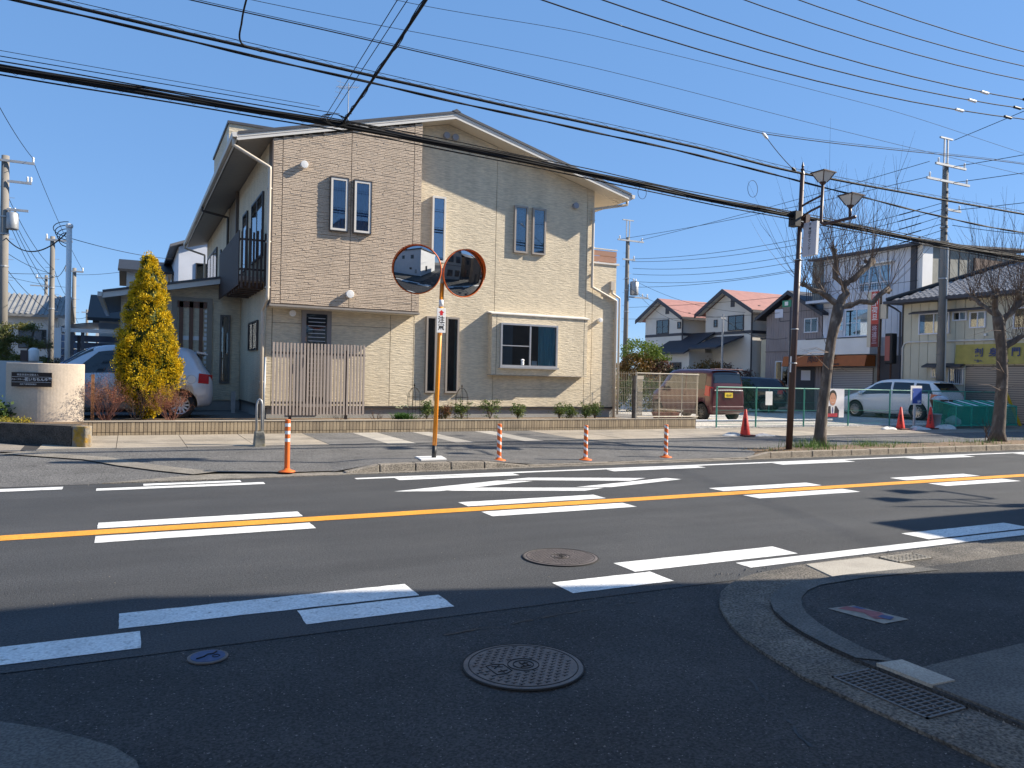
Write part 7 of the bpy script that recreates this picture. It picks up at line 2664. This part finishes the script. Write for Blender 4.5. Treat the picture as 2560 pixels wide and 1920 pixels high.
cable('thin companion wire beside the drop wire line', [p + Vector((0, .05, .03 * (1 - min(1, abs(p.x - 12) / 30)) + .03)) for p in t1], .005)
t2 = crom([(-50, YL, 6.6), (3.91, YL, 7.8), (7.72, YL, 8.05), (15.65, YL, 8.1), (21.3, YL, 7.87), (40, YL, 7.2)])
cable('very thin wire high above the house ridge', t2, .0045)
t3 = crom([(-50, YL, 7.6), (.8, YL, 7.25), (7.7, YL, 7.45), (14, YL, 7.35), (21.3, YL, 7.3), (40, YL, 7.8)])
cable('very thin wire between the drop wire line and the highest thin wire', t3, .0045)
cable('drop wire falling from the thin wire to the street lamp top', sagline((12.08, YL, 6.9), (13.1, YL, 6.2), .05), .008)
o = MB().lathe([(.02, -.06), (.04, 0), (.02, .08)], c=(12.98, YL, 6.26), n=8, axis=(1, 0, -.7)).build('cable_clamp', BLACK, None)
tag(o, 'black cable clamp where the drop wire meets the lamp', 'clamp')
o = MB().lathe([(.012, -.1), (.03, -.06), (.03, .06), (.012, .1)], c=(12.12, YL, 6.86), n=8, axis=(1, 0, -.7)).build('cable_clamp', WHITE, None)
tag(o, 'white insulator at the top of the drop wire', 'clamp')
cr = crom([(3.02, YL, 5.6), (3.0, 11.6, 5.62), (2.86, 8, 5.7), (2.65, 3, 5.9), (2.5, -4, 6.4)])
cable('thick black cable rising from the bundle over the road', cr, .02)
cable('thin wire twisted along the rising cable', [p + Vector((.03 * math.sin(i * .9), 0, .03 * math.cos(i * .9))) for i, p in enumerate(cr)], .006)
cable('left one of two thin wires rising from the cable bundle', sagline((2.71, YL, 5.6), (2.5, 7.93, 5.56), .0) + sagline((2.5, 7.93, 5.56), (2.1, -4, 5.6), 0)[1:], .005)
cable('right one of two thin wires rising from the cable bundle', sagline((2.8, YL, 5.6), (2.62, 7.93, 5.6), .0) + sagline((2.62, 7.93, 5.6), (2.25, -4, 5.7), 0)[1:], .005)
cable('black cable rising from the hanger-wire cable at the upper left', crom([(1.75, YL, 6.5), (1.45, YL - .1, 6.52), (1.36, 11.6, 6.54), (1.33, 10.8, 6.55), (1.3, 6, 6.8), (1.25, 0, 7.2)]), .014)
mb = MB()
mb.tube([(11.9 + .28 * math.sin(t_) * .5, YL + .1, 5.9 - .18 * (1 - math.cos(t_))) for t_ in [k * PI / 12 for k in range(25)]], .005, 4)
o = mb.build('cable_loop', CABLE, None)
tag(o, 'small hanging wire loop left of the street lamp', 'cable', 'overhead cables')
mb = MB()
mb.tube([(8.95 + .2 * math.sin(t_) * .5, YL, 5.36 - .12 * (1 - math.cos(t_))) for t_ in [k * PI / 12 for k in range(25)]], .005, 4)
o = mb.build('cable_loop', CABLE, None)
tag(o, 'small wire loop hanging below the thick cable bundle', 'cable', 'overhead cables')
mb = MB()
for k in range(5):
    a = U(0, 6)
    mb.tube([(2.9 + .25 * math.cos(a + q) * (.5 + .1 * k), YL - .05, 5.63 + .09 * math.sin(a + q)) for q in [j * PI / 8 for j in range(17)]], .006, 4)
o = mb.build('cable_tangle', CABLE, None)
tag(o, 'tangle of looped wires where the cables join over the house roof', 'cable', 'overhead cables')


# terrace-side spans between poles
def F3(u, v, z):  # same scaling about the camera point as K
    return (u * .84, v * .84, z * .84 + .249)


GWIRE = mat('wire_green', (0.012, 0.02, 0.018), .6)
k = 0
mids = [(31.6, 11.3, 33.0, 12.0, .1), (29.9, 11.2, 33.0, 11.3, .15), (31.0, 9.95, 34.0, 10.2, .5), (30.9, 9.75, 34.0, 9.9, .55), (31.0, 9.3, 34.1, 9.6, .7), (31.0, 8.9, 34.1, 9.25, .7), (31.0, 8.4, 34.1, 8.95, .75), (31.0, 8.0, 34.1, 8.6, .5)]
words = ['highest', 'second', 'third', 'fourth', 'fifth', 'sixth', 'seventh', 'lowest']
for (ua, za, ub, zb, sg_) in mids:
    cable('%s of the wires strung between the transformer pole and the forked pole' % words[k], sagline(F3(ua, 43.9, za), F3(ub, 23.4, zb), sg_), .011, GWIRE)
    k += 1
for n_, (za, u2, v2, z2, sg_) in enumerate(((11.95, 40, 5, 12.8, .2), (11.2, 40, 5, 11.9, .25), (9.9, 40, 5, 10.6, .3), (9.2, 36.5, 4, 7.3, .9), (13.2, 30, -2, 15.5, .2))):
    cable(['top wire', 'second wire', 'third wire', 'sagging dark wire', 'ridge wire'][n_] + ' running from the forked pole out to the right edge', sagline(F3(34.6, 23.3, za), F3(u2, v2, z2), sg_), .012)
for n_, (za, u2, v2, z2) in enumerate(((8.6, 36.2, 38.5, 6.2), (8.2, 35.3, 44.2, 5.9), (7.9, 32.2, 36, 5.5))):
    cable(['service wire dropping to the nearer pink house', 'service wire dropping to the farther pink house', 'service wire dropping to the thin grey pole'][n_], sagline(F3(30.8, 43.9, za), F3(u2, v2, z2), .4), .009)
cable('wire from the thin grey pole to the mauve house', sagline(F3(32.2, 36, 5.4), F3(36.4, 35, 4.4), .4), .01)
cable('low wire crossing behind the street lamp before the pink roofs', sagline(F3(30.8, 44, 6.6), F3(36, 26, 7.0), .2), .009)
cable('lower wire crossing behind the street lamp before the pink roofs', sagline(F3(30.8, 44, 5.8), F3(36, 26, 6.1), .25), .009)
# sleeves at the forked pole
for n_, (ua, za, ub, zb, sg_) in enumerate(mids[2:7]):
    P = sagline(F3(ua, 43.9, za), F3(ub, 23.4, zb), sg_, 60)
    o = MB().tube(P[54:58], .022, 6).build('cable_sleeve', CABLE, None)
    tag(o, ['topmost', 'second', 'third', 'fourth', 'lowest'][n_] + ' black sleeve on the wires left of the forked pole', 'cable sleeve')
o = MB().lathe([(.03, -.3), (.09, -.26), (.09, .26), (.03, .3)], c=(23.4, YL + .1, 5.72), n=10, axis=(1, 0, 0)).build('cable_joint', STEEL, None)
tag(o, 'grey cable joint case hanging at the right edge', 'cable joint')
# left street spans
LS = [((-4, 30, 10.2), (-3.91, 40, 10.75), .1, 'wire from the upper left to the arm of the left pole'), ((-3.9, 40, 10.6), (-2.95, 60, 8.3), .2, 'steep wire from the left pole arm down the street'),
      ((-4.9, 40, 7.2), (-1.9, 30.1, 6.2), .55, 'thick sagging cable from the left pole to the white steel pole'), ((-1.85, 30, 5.95), (2.0, 44.9, 7.5), .1, 'wire from the white steel pole to the white house'),
      ((-4.8, 40, 8.9), (-3.5, 46, 6.6), .3, 'first wire from the left pole to the second pole'), ((-4.8, 40, 8.5), (-3.5, 46, 6.2), .4, 'second wire from the left pole to the second pole'),
      ((-4.8, 40, 8.2), (-3.4, 60, 5.6), .7, 'long sagging wire from the left pole to the third pole'), ((-4.8, 40, 7.9), (-3.4, 60, 5.2), .8, 'lower long wire from the left pole to the third pole'),
      ((-4.8, 40, 6.5), (-3.6, 46, 6.4), .1, 'level wire between the first two left poles'), ((-3.5, 46, 6.3), (-1.9, 30.1, 5.2), .2, 'short wire from the second pole to the white steel pole'),
      ((-4.9, 40, 5.9), (-3.3, 60, 4.8), .5, 'low wire along the left street'), ((-3.4, 60, 5.4), (-3.9, 90, 6.0), .6, 'wire from the third pole down the street'),
      ((-3.4, 60, 7.9), (2, 50, 8.0), .2, 'wire from the third pole to the black-gabled house'), ((-3.5, 46, 6.6), (-3.4, 60, 6.2), .4, 'wire between the second and third left poles'),
      ((-4.9, 40, 5.5), (-6.7, 80, 7.6), .8, 'wire from the left pole toward the fourth pole'), ((-3.4, 60, 5.0), (-1.2, 44, 4.9), .3, 'wire from the third pole to the dark-roofed house'),
      ((-9, 42, 6.2), (-3.6, 46, 6.4), .2, 'wire entering from the left edge to the second pole'), ((-9, 60, 8.0), (-3.4, 60, 7.0), .2, 'wire entering from the left edge to the third pole')]
for a, b, s, lab in LS:
    cable(lab, sagline(F3(*a), F3(*b), s), .02 if 'thick' in lab else .01)
o = MB()
for k in range(4):
    o.tube([F3(-1.9 - .28 * math.sin(q) * (1 + .2 * k), 30.1, 5.9 + .12 * k + .25 * math.cos(q)) for q in [j * PI / 10 for j in range(11)]], .012, 5)
o = o.build('cable_loop', CABLE, None)
tag(o, 'looped cables at the top of the white steel pole', 'cable', 'overhead cables')

# air-conditioner units and meters on the background houses
FAR[0] = True
for lab, (x0, x1, y0, y1, z) in (('white air-conditioner unit at the foot of the nearer pink house', (35.75, 36.2, 39.2, 40.1, .05)), ('white air-conditioner unit before the mauve house wall', (36.0, 36.4, 36.1, 36.85, .05)),
                                 ('white air-conditioner unit under the cream shop house windows', (34.5, 34.9, 25.0, 25.9, .05))):
    t = thing('air_conditioner', lab, 'air conditioner', ((x0 + x1) / 2, (y0 + y1) / 2, z), 0, 'air-conditioner units')
    MB().box(x0, x1, y0, y1, z, z + .75).build('case', WHITE, t, bevel=.02)
    MB().lathe([(.3, 0), (.3, .01), (.27, .012)], c=(x0, (y0 + y1) / 2 - .08, z + .38), n=20, axis=(-1, 0, 0)).build('fan_grille', GREYW, t)
FAR[0] = False
